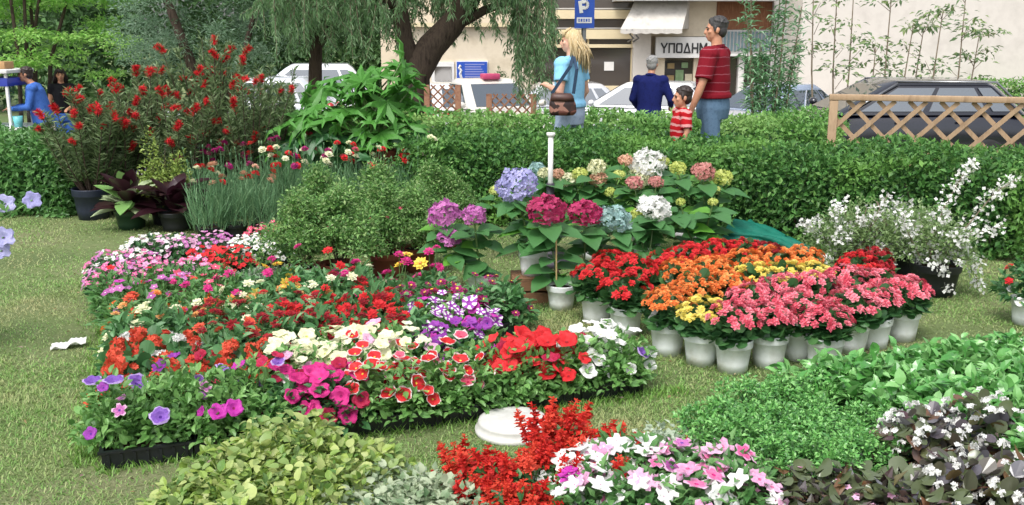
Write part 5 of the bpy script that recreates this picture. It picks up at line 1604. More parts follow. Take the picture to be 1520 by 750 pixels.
obj("foliage", a.mesh("foliage", G_BED), t, kind='stuff')
a = Acc()
for px, py, s in ((48, 297, .042), (8, 302, .045), (6, 352, .05), (3, 372, .04), (-30, 330, .045), (-40, 280, .045)):
    p = np.array(Q(px, py, 4.68)) - (x, y, 0)
    put("flower", trumpet([C_LIL, C_LAV, C_LAV], rings=((.1, -.2, 0), (.5, 0, 1), (.8, .05, 1), (1, 0, 2)), amp=.15), t, p, (.4, -1, .5), s)
    a.tube([(0, 0, .2), p * (.5, .5, .75), p], (.004, .004, .003), 4, cap=False)
    mound(a, 14, .05, .05, .06, .045, .5, c=tuple(p * (.8, .8, .92)), m=0)
obj("stems", a.mesh("stems", G_BED), t, kind='stuff')

# ================================================================== HYDRANGEAS
HL = []
for mt in (G_HYDR, G_HYDR, G_HYDL):
    a = Acc(); V = []; F = []
    for k, (u, w) in enumerate(((0, .03), (.12, .22), (.35, .36), (.62, .32), (.85, .15), (1, .0))):
        z = -.22 * u * u + rnd(-.01, .01)
        V += [(-w, u, z + .1 * w / .36), (0, u, z), (w, u, z + .1 * w / .36)]
    for k in range(5):
        i = k * 3; F += [(i, i + 1, i + 4), (i, i + 4, i + 3), (i + 1, i + 2, i + 5), (i + 1, i + 5, i + 4)]
    a.raw(V, F); HL.append(a.mesh("leaf", mt, True))
def hh(c, n=150): return headball([c], n, .92, .2, FLORET4, -.5, .85)
C_DUST = PM('dusty_rose', '#c07a74', '#cf948a', '#b86a6c')
HH = {k: hh(c) for k, c in (('mauve', C_MAU), ('lav', C_LAV), ('rasp', C_RASP), ('teal', C_TEAL), ('white', C_WHI), ('lime', C_LIME), ('cream', C_CRE), ('peach', C_PEA), ('salmon', C_DUST))}
def hydrangea(label, base, heads, nleaf, potmat=M_POTW, potsize=(.0875, .15), z0=0.0, stick=False, spread=.2, yoff=0.0, lab_leaf=2):
    bx, by = base
    t = thing("hydrangea", label, "hydrangea", (bx, by, z0), 0, "potted hydrangeas")
    pot(t, potsize[0], potsize[1], potmat)
    st_ = Acc(); hp = []
    for px, py, r, col in heads:
        yy = by + rnd(-.06, .06) + yoff
        p = np.array(Q(px, py, yy)) - (bx, by, z0); rad = r / FPX * math.hypot(yy, .8)
        put("flower_head", HH[col], t, p, (p[0] * .5 + rnd(-.25, .25), -.35 + rnd(-.2, .2), 1), (rad * rnd(.95, 1.08), rad * rnd(.95, 1.08), rad * rnd(.78, .95)))
        st_.tube([(rnd(-.03, .03), rnd(-.03, .03), potsize[1] * .8), (p[0] * .5, p[1] * .5, p[2] * .55), p - (0, 0, rad * .5)], (.006, .006, .005), 6, cap=False)
        hp.append(p)
    for k in range(int(nleaf * 1.5)):
        if k < len(hp) * 5:
            p = hp[k // 5]; th = 2 * PI * (k % 5) / 5 + rnd(-.3, .3); zz = p[2] - rnd(.07, .13); root = np.array((p[0], p[1], zz)) + (.02 * math.cos(th), .02 * math.sin(th), 0)
        else:
            q = hp[k % len(hp)]; u = rnd(.25, .85); th = rnd(0, 2 * PI); root = np.array((q[0] * u + rnd(-.05, .05), q[1] * u + rnd(-.05, .05), max(potsize[1], q[2] * u)))
        d = np.array((math.cos(th), math.sin(th), rnd(-.25, .35)))
        aim(t, HL[2 if (k % 9 == lab_leaf) else k % 2], root, d, (d[0] * .2, d[1] * .2 - .25, 1), rnd(.13, .2))
    obj("stems", st_.mesh("stems", M_STEM), t)
    if stick:
        a = Acc(); a.tube([(-.03, -.02, potsize[1] * .8), (-.035, -.02, .46)], .005, 6); obj("cane", a.mesh("cane", solid("cane_tan", ['#a08a5a', '#b29c6c'], .7, 20)), t)
    return t
M_CRATE = solid("crate_wood", ['#6b4c35', '#7d5b40', '#58402d'], .85, 12, stretch=(.6, 4, 4), bump=.3)
cx_, cy_ = P(796, 452)
cy_ += .12
t = thing("wooden_crate", "small brown wooden crate on the grass with a white pot standing on it", "crate", (cx_, cy_, 0), .05)
CH = .155
for k in range(2):
    for sy in (-.11, .11):
        a = Acc(); a.box((-.15, sy - .006, .005 + k * .078), (.15, sy + .006, .07 + k * .078)); obj("plank", a.mesh("plank", M_CRATE), t)
    for sx in (-.144, .144):
        a = Acc(); a.box((sx - .006, -.102, .005 + k * .078), (sx + .006, .102, .07 + k * .078)); obj("plank", a.mesh("plank", M_CRATE), t)
for k in range(4):
    a = Acc(); a.box((-.15, -.115 + k * .059, CH - .007), (.15, -.065 + k * .059, CH + .003)); obj("plank", a.mesh("plank", M_CRATE), t)
for sx in (-.13, .13):
    for sy in (-.095, .095):
        a = Acc(); a.box((sx - .008, sy - .008, 0), (sx + .008, sy + .008, CH - .008)); obj("corner_post", a.mesh("corner_post", M_CRATE), t)

hydrangea("lavender blue hydrangea in a white pot standing on the wooden crate", (cx_ - .02, cy_), [(768, 275, 29, 'lav')], 22, z0=CH + .004)
hydrangea("raspberry pink hydrangea with a cane in a white pot on the grass", P(833, 458), [(811, 313, 28, 'rasp')], 18, stick=True, yoff=.05)
hydrangea("raspberry and pale teal headed hydrangea behind the caned pot", P(868, 440), [(868, 317, 24, 'rasp'), (911, 326, 27, 'teal')], 24, yoff=.05)
hydrangea("mauve pink hydrangea with three heads beside the small leaved bush", P(714, 440), [(659, 318, 24, 'mauve'), (704, 320, 18, 'mauve'), (667, 353, 17, 'mauve')], 24)
hydrangea("white headed hydrangea in front of the red begonias", P(962, 415), [(971, 310, 24, 'white'), (945, 318, 10, 'lime')], 24, yoff=.1)
hydrangea("hydrangea with one big white head and a cream one at the back", P(955, 378), [(962, 244, 25, 'white'), (952, 262, 20, 'cream'), (928, 238, 11, 'peach'), (985, 240, 8, 'lime')], 30)
hydrangea("budding cream and lime hydrangea next to the parasol pole", P(880, 385), [(886, 248, 14, 'cream'), (842, 268, 13, 'cream'), (860, 258, 11, 'lime'), (888, 266, 13, 'peach'), (918, 260, 9, 'lime')], 30)
hydrangea("hydrangea with salmon and lime heads at the hedge side", P(1048, 385), [(1044, 256, 17, 'salmon'), (1072, 264, 14, 'lime'), (1006, 250, 12, 'lime'), (1060, 283, 9, 'lime')], 30)
hydrangea("hydrangea with dull pink young heads in the back row's middle", P(960, 392), [(942, 272, 12, 'salmon'), (974, 271, 11, 'salmon'), (905, 285, 8, 'lime')], 34)
hydrangea("pale blue budded hydrangea behind the parasol pole", P(810, 385), [(797, 251, 12, 'teal'), (808, 257, 10, 'cream'), (828, 258, 9, 'peach'), (735, 283, 9, 'lime')], 26)
hydrangea("leafy hydrangea without open heads before the green parasol", P(1035, 405), [(1058, 300, 7, 'lime'), (1010, 300, 7, 'lime')], 26)

# parasol pole and folded parasol
x, y = P(816, 392); 
t = thing("parasol_pole", "white plastic pole standing in a dark socket tube amid the hydrangeas", "pole", (x, y, 0))
ztop = Q(815, 197, y)[2]; zmid = Q(815, 272, y)[2]
a = Acc(); a.tube([(0, 0, zmid - .15), (0, 0, ztop - .02)], .018, 14); a.tube([(0, 0, ztop - .03), (0, 0, ztop - .018), (0, 0, ztop)], (.02, .03, .03), 14)
obj("pole", a.mesh("pole", M_WHITE, True), t)
a = Acc(); a.lathe([(0, 0), (.2, 0), (.2, .05), (.06, .08), (.028, .12), (.028, zmid), (.019, zmid), (.019, zmid - .1)], 20); obj("socket", a.mesh("socket", solid("socket_dark", ['#2a2730', '#37333c'], .55, 9), True), t)
M_PARG = solid("parasol_green", ['#0c5a4a', '#116a58', '#084a3e'], .7, 6, spec=.3, bump=.15)
p0 = np.array(P(1092, 372)); p1 = np.array(P(1224, 390)) 
t = thing("folded_parasol", "folded teal green parasol lying on the grass before the hedge", "parasol", (p0[0], p0[1], 0), math.atan2(p1[1] - p0[1], p1[0] - p0[0]))
LN = float(np.linalg.norm(p1 - p0))
a = Acc(); n = 88; V = []; F = []; st_ = np.linspace(0, 1, 12)
for u in st_:
    R = .18 * (1 - u) ** .75 + .035
    for j in range(n):
        th = 2 * PI * j / n; rr = R * (.85 + .3 * abs(math.cos(5.5 * th + .8 * u)) ** .6 + .08 * math.sin(3 * th + 7 * u)) + .012 * math.sin(5 * th + 9 * u)
        V.append((u * LN, rr * math.cos(th) * 1.15, max(.004, R * .5 + rr * .55 * math.sin(th) + .02 * math.sin(4 * th + 11 * u) * (1 - u))))
for i in range(11):
    for j in range(n):
        p, q = i * n + j, i * n + (j + 1) % n; F += [(p, q, q + n), (p, q + n, p + n)]
a.raw(V, F); obj("cloth", a.mesh("cloth", M_PARG, True), t)
a = Acc(); a.ell((LN + .02, 0, .035), (.05, .036, .034), seg=14); obj("end_cap", a.mesh("end_cap", M_WHITE, True), t)
a = Acc(); a.tube([(-.5, 0, .06), (.1, 0, .085)], .019, 10); obj("shaft", a.mesh("shaft", M_WHITE, True), t)
a = Acc(); a.tube([(.35, -.17, .01), (.37, -.14, .1), (.37, 0, .165), (.37, .14, .1), (.38, .17, .01)], .006, 6); obj("tie_cord", a.mesh("tie_cord", M_PARG), t)

# ================================================================== WHITE FLOWERED BUSHES
def white_bush(label, base, branches, potmat, mounds, nblos=900):
    bx, by = base
    t = thing("white_blossom_bush", label, "bush", (bx, by, 0), 0, "white blossom bushes")
    pot(t, .15, .2, potmat)
    f_ = Acc(); s_ = Acc(); bl = Acc()
    for c in mounds:
        c = np.array(c); mound(f_, 460, .16, .16, .18, .03, .45, LEAF2, c=tuple(c), shell=.25)
        n = int(nblos * .62 / len(mounds)); d = unit(RNG.normal(0, 1, (n, 3)) + (0, -.2, .5)); p = c + d * (.16, .16, .18) * RNG.uniform(.8, 1.1, (n, 1))
        cl = c + d[RNG.integers(0, max(2, n // 7), n)] * (.16, .16, .18) * RNG.uniform(.95, 1.1, (n, 1)) + RNG.normal(0, .016, (n, 3))
        bl.inst(FLORET4, cl, RNG.normal(0, 1, (n, 3)), d + (0, -.3, .5) + RNG.normal(0, .4, (n, 3)), .013, .013)
    for pts in branches:
        pts = [np.array(p) for p in pts]
        s_.tube(pts, np.linspace(.006, .002, len(pts)), 5, cap=False)
        for p, q in zip(pts[len(pts) // 3:], pts[len(pts) // 3 + 1:]):
            n = 60; u = RNG.random((n, 1)); c = p + (q - p) * u
            pp = c + RNG.normal(0, 1, (n, 3)) * .024
            bl.inst(FLORET4, pp, RNG.normal(0, 1, (n, 3)), RNG.normal(0, .5, (n, 3)) + (0, -.4, .8), .013, .013)
            n = 30; pp = p + (q - p) * RNG.random((n, 1)) + RNG.normal(0, .03, (n, 3))
            f_.inst(LEAF2, pp, RNG.normal(0, 1, (n, 3)), RNG.normal(0, .4, (n, 3)) + (0, 0, 1), .012, .03)
    obj("foliage", f_.mesh("foliage", G_WHIB), t, kind='stuff'); obj("blossom", bl.mesh("blossom", C_WHI), t, kind='stuff')
    stems_to(s_, 14, .26, .26, .4, .005, (0, 0, .16)); obj("stems", s_.mesh("stems", M_BARKP), t)
def wb(px, py, brs, mds, lab, pm, nb=900):
    base = P(px, py)
    def L_(q, o=0): return tuple(np.array(Q(q[0], q[1], base[1] + o)) - (base[0], base[1], 0))
    white_bush(lab, base, [[(0, 0, .18)] + [L_(q, -.08) for q in b] for b in brs], pm, [L_(q, rnd(-.15, .12)) for q in mds], nb)
wb(1268, 415, [[(1275, 370), (1300, 320), (1318, 288)], [(1250, 380), (1215, 345), (1190, 330)], [(1262, 370), (1245, 325), (1238, 305)]], [(1230, 385), (1262, 365), (1300, 355), (1245, 350), (1285, 395), (1315, 380), (1270, 335), (1225, 368)], "white blossom bush beside the folded green parasol", M_POTB)
wb(1385, 436, [[(1380, 380), (1400, 310), (1428, 262), (1448, 240)], [(1395, 385), (1440, 330), (1478, 285), (1512, 265)], [(1390, 390), (1425, 370), (1446, 390), (1452, 430)], [(1370, 390), (1345, 340), (1340, 315)], [(1390, 380), (1440, 350), (1490, 335)]], [(1350, 385), (1385, 370), (1415, 390), (1340, 360), (1370, 345), (1400, 360)], "white blossom bush in a dark pot with two long arching sprays", M_POTB, 700)
wb(1330, 410, [[(1335, 360), (1352, 325)], [(1340, 370), (1365, 335)]], [(1320, 350), (1345, 335), (1340, 370)], "white blossom bush squeezed between the two larger ones", M_POTB, 420)
# potted red flower cut by the photo's edge
x, y = P(1522, 480)
t = thing("potted_red_flower", "white pot of red flowers alone on the lawn near the dark bush", "potted plant", (x, y, 0))
pot(t, .0875, .15, M_POTW)
a = Acc(); mound(a, 320, .15, .15, .2, .06, .6, c=(0, 0, .14)); obj("foliage", a.mesh("foliage", G_DARK), t, kind='stuff')
bloom(t, F_BRED, 12, .15, .15, .21, .03, c=(0, 0, .15)); bloom(t, F_WHI, 3, .16, .16, .12, .03, c=(0, 0, .12), zmin=.05)

# ================================================================== WHITE POTS OF BEGONIAS
BEGV = []
for v_ in range(3):
    a = Acc()
    mound(a, 220, .105, .105, .13, .06, .8, ROUND, c=(0, 0, .165), shell=.3, up=.0)
    stems_to(a, 8, .1, .1, .18, .005, (0, 0, .1))
    BEGV.append(a.mesh("foliage", G_BEGO))
BEG = [(885, 484, F_BRED, 'red', 'red begonia pot standing nearest the white hydrangea'), (928, 503, F_BRED, 'red', 'red begonia in front of the red group'), 
       (990, 530, F_BORA, 'orange', 'orange begonia pot at the corner of the group next to the reds'), (1040, 545, F_BLEM, 'yellow', 'yellow begonia in the front row between orange and pink'),
       (1087, 556, F_BPNK, 'pink', 'pink begonia whose white pot stands closest to the basil'), (1140, 548, F_BPNK, 'pink', 'pink begonia second in the front row of pinks'), (1222, 552, F_BPNK, 'pink', 'pink begonia above the basil patch edge'), (1262, 527, F_BPNK, 'pink', 'pink begonia with its pot half behind the front ones'), (1295, 520, F_BPNK, 'pink', 'pink begonia beside the end pot'), (1337, 509, F_BPNK, 'pink', 'pink begonia at the far end next to the white bush'),
       (1184, 532, F_BPNK, 'pink', 'pink begonia in the gap between two front pots'), (1112, 508, F_BPNK, 'pink', 'pink begonia in the second row behind the yellow pot'), (1160, 500, F_BPNK, 'pink', 'pink begonia under the yellow band'), (1205, 498, F_BPNK, 'pink', 'pink begonia in the middle of the pinks'), (1250, 490, F_BPNK, 'pink', 'pink begonia below the red one at the back'), (1293, 485, F_BPNK, 'pink', 'pink begonia in the back row by the white bush'),
       (1120, 474, F_BLEM, 'yellow', 'yellow begonia starting the yellow band'), (1162, 470, F_BLEM, 'yellow', 'yellow begonia in the middle of the yellow band'), (1205, 464, F_BLEM, 'yellow', 'yellow begonia at the end of the yellow band'), (1075, 488, F_BORA, 'orange', 'orange begonia just behind the front yellow one'), (1030, 490, F_BORA, 'orange', 'orange begonia in the second row behind the corner pot'),
       (1010, 462, F_BORA, 'orange', 'orange begonia touching the red ones'), (1055, 458, F_BORA, 'orange', 'orange begonia in the middle of the orange patch'), (1100, 448, F_BORA, 'orange', 'orange begonia behind the yellow band start'), (1145, 444, F_BORA, 'orange', 'orange begonia with the brightest back row blooms'), (1188, 440, F_BORA, 'orange', 'orange begonia at the end of the orange patch'),
       (1268, 450, F_BRED, 'red', 'red begonia behind the pinks near the white bush'), (1290, 444, F_BDRD, 'dark red', 'dark red begonia in the corner by the white bush'), (940, 456, F_BRED, 'red', 'red begonia in the second red row'), (985, 442, F_BRED, 'red', 'red begonia in the middle of the reds'), (1020, 436, F_BRED, 'red', 'red begonia toward the green parasol'), (1062, 428, F_BRED, 'red', 'red begonia in the back row of reds'), (1100, 426, F_BRED, 'red', 'red begonia nearest the folded parasol'), (1132, 428, F_BDRD, 'dark red', 'darker red begonia at the end of the reds'), (905, 446, F_BRED, 'red', 'red begonia beneath the hydrangea leaves')]
BGL = []
for v_ in range(2):
    a = Acc(); qs = np.linspace(.25, 2 * PI - .25, 12)
    V = [(0, 0, 0)] + [(.45 * math.sin(q) * (1 + .08 * math.sin(7 * q)), .46 - .5 * math.cos(q), .07 * math.cos(2 * q) - .12 * (.46 - .5 * math.cos(q)) ** 2) for q in qs] + [(0, .46, -.03)]
    a.raw(V, [(13, i + 1, i) for i in range(1, 12)] + [(0, 1, 13), (0, 13, 12)]); BGL.append(a.mesh("leaf", G_BEGO, True))
for i, (px, py, fm, cn, lab) in enumerate(BEG):
    x, y = P(px, py - 6 + (12 if i >= 16 else 5 if i >= 10 else 0))
    t = thing("potted_begonia", lab, "potted plant", (x, y, 0), rnd(0, 6), "begonias in white pots")
    pot(t, .09, .165, M_POTW)
    s = rnd(.88, 1.08); hz_ = rnd(-.012, .02)
    obj("foliage", BEGV[i % 3], t, (0, 0, .165 * (1 - s)), 0, s, kind='stuff')
    front = i < 12
    bloom(t, fm, 38, .142 * s, .142 * s, .115 * s, .027, c=(0, 0, .22 + hz_), zmin=.26, out=1.0, face=(0, 0, .35))
    if front:
        for k in range(9):
            th = rnd(0, 2 * PI); aim(t, BGL[k % 2], (.05 * math.cos(th), .05 * math.sin(th), rnd(.19, .25)), (math.cos(th), math.sin(th), rnd(-.15, .25)), (math.cos(th) * .4, math.sin(th) * .4, 1), rnd(.07, .1))
x, y = P(964, 470)
a = Acc(); a.raw([(-.012, 0, 0), (.012, 0, 0), (.014, -.01, .055), (.0, -.012, .07), (-.014, -.01, .055), (-.012, .0015, 0), (.012, .0015, 0), (.014, -.0085, .055), (0, -.0105, .07), (-.014, -.0085, .055)],
                 [(0, 1, 2), (0, 2, 4), (4, 2, 3), (5, 7, 6), (5, 9, 7), (9, 8, 7)] + [t_ for k in range(5) for t_ in ((k, (k + 5), (k + 1) % 5), ((k + 1) % 5, k + 5, (k + 1) % 5 + 5))])
xq, yq, zq = Q(965, 474, P(990, 524)[1] - .02)
o = obj("plant_label", a.mesh("plant_label", M_WHITE), loc=(xq, yq, zq), rot=(0, .5, .2)); tag(o, "white plastic plant tag leaning out of the corner orange begonia's pot", "plant tag")
# ================================================================== THE BED OF TRAYS
BA = math.radians(19.5); BU = np.array((math.cos(BA), math.sin(BA))); BV = np.array((-math.sin(BA), math.cos(BA)))
BO = np.array((-1.57, 3.46))
def bed(u, v): return BO + BU * u + BV * v
M_TRAY = solid("tray_plastic", ['#14151b', '#1c1d25'], .35, 12, spec=.6)
_tray = {}
def tray(parent, w, d):
    key = (round(w, 2), round(d, 2))
    if key not in _tray:
        a = Acc(); h = .062
        for x0, x1, y0, y1 in ((-w / 2, w / 2, -d / 2, -d / 2 + .008), (-w / 2, w / 2, d / 2 - .008, d / 2), (-w / 2, -w / 2 + .008, -d / 2 + .009, d / 2 - .009), (w / 2 - .008, w / 2, -d / 2 + .009, d / 2 - .009)):
            a.box((x0, y0, .001), (x1, y1, h))
        a.box((-w / 2 + .008, -d / 2 + .008, .002), (w / 2 - .008, d / 2 - .008, .012))
        for s in (-1, 1):                                   # rolled rim
            a.box((-w / 2 - .012, s * d / 2 - .008, h + .001), (w / 2 + .012, s * d / 2 + .008, h + .011))
            a.box((s * w / 2 - .008, -d / 2 + .009, h + .0015), (s * w / 2 + .008, d / 2 - .009, h + .0105))
        n = int(w / .045)
        for i in range(n):                                  # ribs along the sides
            x = -w / 2 + (i + .5) * w / n
            for s in (-1, 1): a.box((x - .005, s * (d / 2 + .0035) - .0035, .003), (x + .005, s * (d / 2 + .0035) + .0035, h - .002))
        b = Acc(); gx, gy = 8, 6
        V = [(-w / 2 + .009 + (w - .018) * i / gx, -d / 2 + .009 + (d - .018) * j / gy, .047 + rnd(-.004, .004)) for j in range(gy + 1) for i in range(gx + 1)]
        b.raw(V, [f_ for j in range(gy) for i in range(gx) for q in [j * (gx + 1) + i] for f_ in ((q, q + 1, q + gx + 2), (q, q + gx + 2, q + gx + 1))])
        _tray[key] = (a.mesh("tray", M_TRAY), b.mesh("soil", M_SOIL))
    obj("tray", _tray[key][0], parent); obj("soil", _tray[key][1], parent)
_fol = {}
def fol(kind, v_):
    """foliage of one tray: six small mounds, shared between alike trays"""
    key = (kind, v_)
    if key not in _fol:
        mat, L, wr, n, r, h = {'pet': (G_BED, .04, .55, 300, .1, .2), 'petd': (G_DARK, .045, .6, 240, .1, .17), 'dah': (G_DAHL, .062, .55, 170, .1, .2), 'beg': (G_BEGO, .038, .75, 260, .09, .13),
                               'zin': (G_SHRUB, .055, .4, 180, .09, .18), 'ger': (G_DARK, .06, .95, 150, .1, .17)}[kind]
        a = Acc()
        for i in range(3):
            for j in range(2):
                c = ((i - 1) * .115 + rnd(-.02, .02), (j - .5) * .15 + rnd(-.02, .02), .05)
                k = rnd(.8, 1.18)
                mound(a, n, r * rnd(.95, 1.2), r * rnd(.95, 1.2), h * k, L, wr, ROUND if kind == 'ger' else LEAFR if kind in ('pet', 'petd', 'dah') else LEAF, c=c, shell=.35)
                stems_to(a, 4, r, r, h * k, .003, c)
        _fol[key] = a.mesh("foliage", mat)
    return _fol[key]
TH = {'pet': .225, 'petd': .19, 'dah': .22, 'beg': .155, 'zin': .2, 'ger': .19}
# (u, v, foliage, [(flowers, how many, size)], label, tall stems)
B = [
 (.19, .10, 'pet', [(F_VIO, 7, .034), (F_PUR, 5, .028), (F_ILIL, 3, .028)], 'tray of leafy petunias with few violet blooms at the bed\'s lawn corner', 0),
 (.57, .10, 'pet', [(F_VIO, 4, .036), (F_CRI, 5, .034), (F_FUC, 4, .034)], 'leafy tray with scattered violet, fuchsia and crimson petunias', 0),
 (.95, .10, 'petd', [(F_MAG, 24, .038), (F_CRI, 9, .038), (F_WHI, 2, .03), (F_VIO, 2, .034)], 'tray packed with magenta and crimson petunias', 0),
 (1.33, .10, 'pet', [(F_PIC, 22, .036), (F_PIK, 6, .034)], 'tray dense with red petunias edged in white', 0),
 (1.71, .10, 'pet', [(F_PIK, 9, .034), (F_PIC, 6, .034)], 'tray with fewer white edged red petunias over dark green leaves', 0),
 (2.05, .12, 'pet', [(F_SCA, 26, .042), (F_CRI, 5, .038), (F_PIC, 3, .036)], 'tray of bright scarlet petunias near the bed\'s end', 0),
 (2.42, .14, 'pet', [(F_WHI, 24, .036), (F_CRI, 2, .03), (F_VIO, 1, .03)], 'tray of white petunias at the end of the front row', 0),
 (.20, .46, 'ger', [(F_HCOR, 16, .042)], 'tray of coral geraniums on the bed\'s lawn side', 0),
 (.62, .44, 'ger', [(F_HCOR, 15, .04), (F_CRI, 3, .03)], 'second tray of coral geraniums beside the cream petunias', 0),
 (.98, .42, 'pet', [(F_CRE, 34, .037), (F_PPK, 4, .034)], 'tray of cream petunias in the bed\'s middle', 0),
 (1.34, .44, 'pet', [(F_CRE, 22, .036), (F_PPK, 8, .034), (F_PIC, 4, .034)], 'tray of cream and pale pink petunias', 0),
 (1.70, .46, 'petd', [(F_PUR, 14, .034), (F_FUC, 7, .034), (F_STA, 6, .03)], 'tray of purple petunias behind the white edged reds', 0),
 (.22, .80, 'ger', [(F_HCOR, 10, .038), (F_HWHI, 5, .04)], 'tray of coral geraniums with white heads behind the coral row', 0),
 (.66, .78, 'dah', [(F_DRED, 16, .036), (F_ZCOR, 6, .034)], 'tray of dark red dahlias with coral ones', 0),
 (1.06, .78, 'dah', [(F_DRED, 20, .037), (F_DAHR, 6, .034)], 'tray of dark red dahlias behind the cream petunias', 0),
 (1.46, .80, 'dah', [(F_DAHR, 12, .036), (F_DRED, 8, .035)], 'tray of red dahlias over broad green leaves', 0),
 (1.84, .82, 'pet', [(F_STA, 22, .032), (F_FUC, 5, .034), (F_PUR, 4, .032)], 'tray of violet starred petunias further back', 0),
 (.22, 1.14, 'dah', [(F_CREM, 8, .042), (F_APR, 4, .036)], 'tray with white and apricot dahlias on the lawn side', 0),
 (.64, 1.12, 'dah', [(F_DRED, 13, .035), (F_APR, 4, .036), (F_CREM, 3, .036)], 'tray of dark red dahlias mixed with apricot', 0),
 (1.04, 1.14, 'dah', [(F_DAHR, 17, .036), (F_DRED, 8, .035)], 'tray of vivid red dahlias', 0),
 (1.44, 1.14, 'dah', [(F_DAHR, 15, .036), (F_DRED, 9, .035)], 'tray of red dahlias behind the broad leaved ones', 0),
 (1.84, 1.16, 'dah', [(F_DAHM, 12, .035), (F_DRED, 8, .03)], 'tray of wine red dahlias with yellow eyes', 0),
 (2.18, 1.18, 'dah', [(F_DAHM, 13, .035)], 'tray of wine red dahlias near the hydrangeas', 0),
 (.20, 1.48, 'zin', [(F_ZORA, 6, .036), (F_ZCOR, 7, .036)], 'tray of orange zinnias on the bed\'s lawn edge', 0),
 (.62, 1.48, 'zin', [(F_ZORA, 4, .036), (F_CREM, 5, .034), (F_SFUC, 5, .028)], 'mixed tray of orange, cream and purple zinnias', 0),
 (1.04, 1.50, 'dah', [(F_APR, 6, .038), (F_CREM, 5, .04), (F_DAHR, 4, .034), (F_DAHY, 2, .034)], 'tray of apricot, cream and yellow dahlias', 0),
 (1.44, 1.50, 'dah', [(F_DRED, 8, .04), (F_CREM, 4, .036), (F_DAHP, 3, .036)], 'tray of large dark red dahlias over pale leaves', .05),
 (1.84, 1.50, 'dah', [(F_DAHP, 6, .037), (F_DAHY, 2, .042)], 'tray of tall pink and yellow dahlias', .12),
 (.14, 1.84, 'zin', [(F_SMAU, 13, .03), (F_ZORA, 3, .034), (F_SFUC, 3, .034)], 'tray of mauve zinnias with some orange', 0),
 (.56, 1.84, 'zin', [(F_DAHP, 6, .036), (F_SROS, 9, .03)], 'tray of rose pink zinnias', 0),
 (.98, 1.86, 'dah', [(F_DAHY, 5, .036), (F_DAHP, 5, .036)], 'tray of yellow and pink dahlias before the small leaved bush', .07),
 (1.38, 1.86, 'dah', [(F_DAHP, 4, .04), (F_DAHR, 2, .036)], 'tray with a few tall pink dahlias by the terracotta pot', .1),
 (.06, 2.20, 'zin', [(F_SPNK, 8, .028), (F_SRED, 4, .028)], 'tray of sparse pink and red flowers behind the zinnias', 0),
 (.48, 2.20, 'zin', [(F_SMAU, 6, .026), (F_ZCOR, 2, .03), (F_SROS, 4, .028)], 'green tray with scattered small mauve flowers', 0),
 (.02, 2.54, 'beg', [(F_SPNK, 40, .022), (F_SMAU, 26, .022), (F_SPPK, 14, .022)], 'tray of pink and mauve begonias on the bed\'s lawn side', 0),
 (.38, 2.52, 'beg', [(F_SPPK, 40, .022), (F_SPNK, 28, .022)], 'tray of pale pink begonias', 0),
 (.72, 2.52, 'beg', [(F_SRED, 80, .024)], 'tray of solid red begonias', 0),
 (.00, 2.88, 'beg', [(F_SPNK, 30, .022), (F_SWHI, 30, .022), (F_SMAU, 14, .022)], 'tray of white and pink begonias at the bed\'s back corner', 0),
 (.38, 2.86, 'beg', [(F_SWHI, 50, .022), (F_SPPK, 20, .022)], 'tray of mostly white begonias beside the purple leaved plant', 0),
 (.74, 2.86, 'beg', [(F_SPPK, 34, .022), (F_SMAU, 30, .022)], 'tray of pale mauve begonias behind the red ones', 0),
 (1.10, 2.84, 'beg', [(F_SWHI, 90, .023)], 'tray of solid white begonias behind the silver plants', 0),
 (1.28, 3.18, 'beg', [(F_SROS, 70, .023)], 'tray of coral rose begonias next to the carnations', 0),
]
AT = {'solid white': (388, 376, .1), 'solid red': (326, 396, .1), 'coral rose': (412, 356, .1), 'mostly white': (232, 374, .1), 'pale mauve': (300, 372, .1)}
for i, (u, v, k, fl, lab, tall) in enumerate(B):
    u = .02 + .87 * u
    x, y = bed(u, v)
    for key, q in AT.items():
        if key in lab: x, y = P(*q)
    t = thing("flower_tray", lab, "flower tray", (x, y, 0), BA + rnd(-.03, .03), "trays of bedding plants")
    tray(t, .325, .31)
    obj("foliage", fol(k, i % 3), t, (0, .03 if i == 0 else -.035 if i < 7 else 0, 0), 0, (1, 1, 1.12 if i < 2 else 1), kind='stuff')
    st_ = Acc(); ns = 0; used = []
    for fm, n, s in fl:
        n = int(n * 2.3) if n > 9 else int(n * 1.7) if v > .7 else n; s *= rnd(.94, 1.04)
        made = 0; tries = 0
        while made < n and tries < n * 14:
            tries += 1
            ci, cj = RNG.integers(0, 3), RNG.integers(0, 2)
            d = RNG.normal(0, 1, 3); d[2] = abs(d[2]); d = unit(d)
            if d[2] < .3: continue
            p = np.array(((ci - 1) * .115, (cj - .5) * .15, .05)) + d * (.12, .12, TH[k]) * rnd(.98, 1.16)
            if i < 2: p = p * (1.05, 1.12, 1.17) + (0, -.02, 0)
            if tall and rnd(0, 1) < .7: p[2] += tall * rnd(.5, 1.4)
            if any(np.sum((p - q) ** 2) < (s * .95) ** 2 for q in used): continue
            used.append(p)
            nr = d * .75 + np.array((-.1, -.3, .45)) + RNG.normal(0, .25, 3)
            put("flower", fm[made % len(fm)], t, p, nr, s * rnd(.68, 1.2))
            if tall or k in ('dah', 'zin', 'ger'):
                st_.tube([((ci - 1) * .115, (cj - .5) * .16, .06), p - unit(nr) * s * .1], (.0028, .0022), 4, cap=False); ns += 1
            made += 1
    if ns: obj("stems", st_.mesh("stems", M_STEM), t)
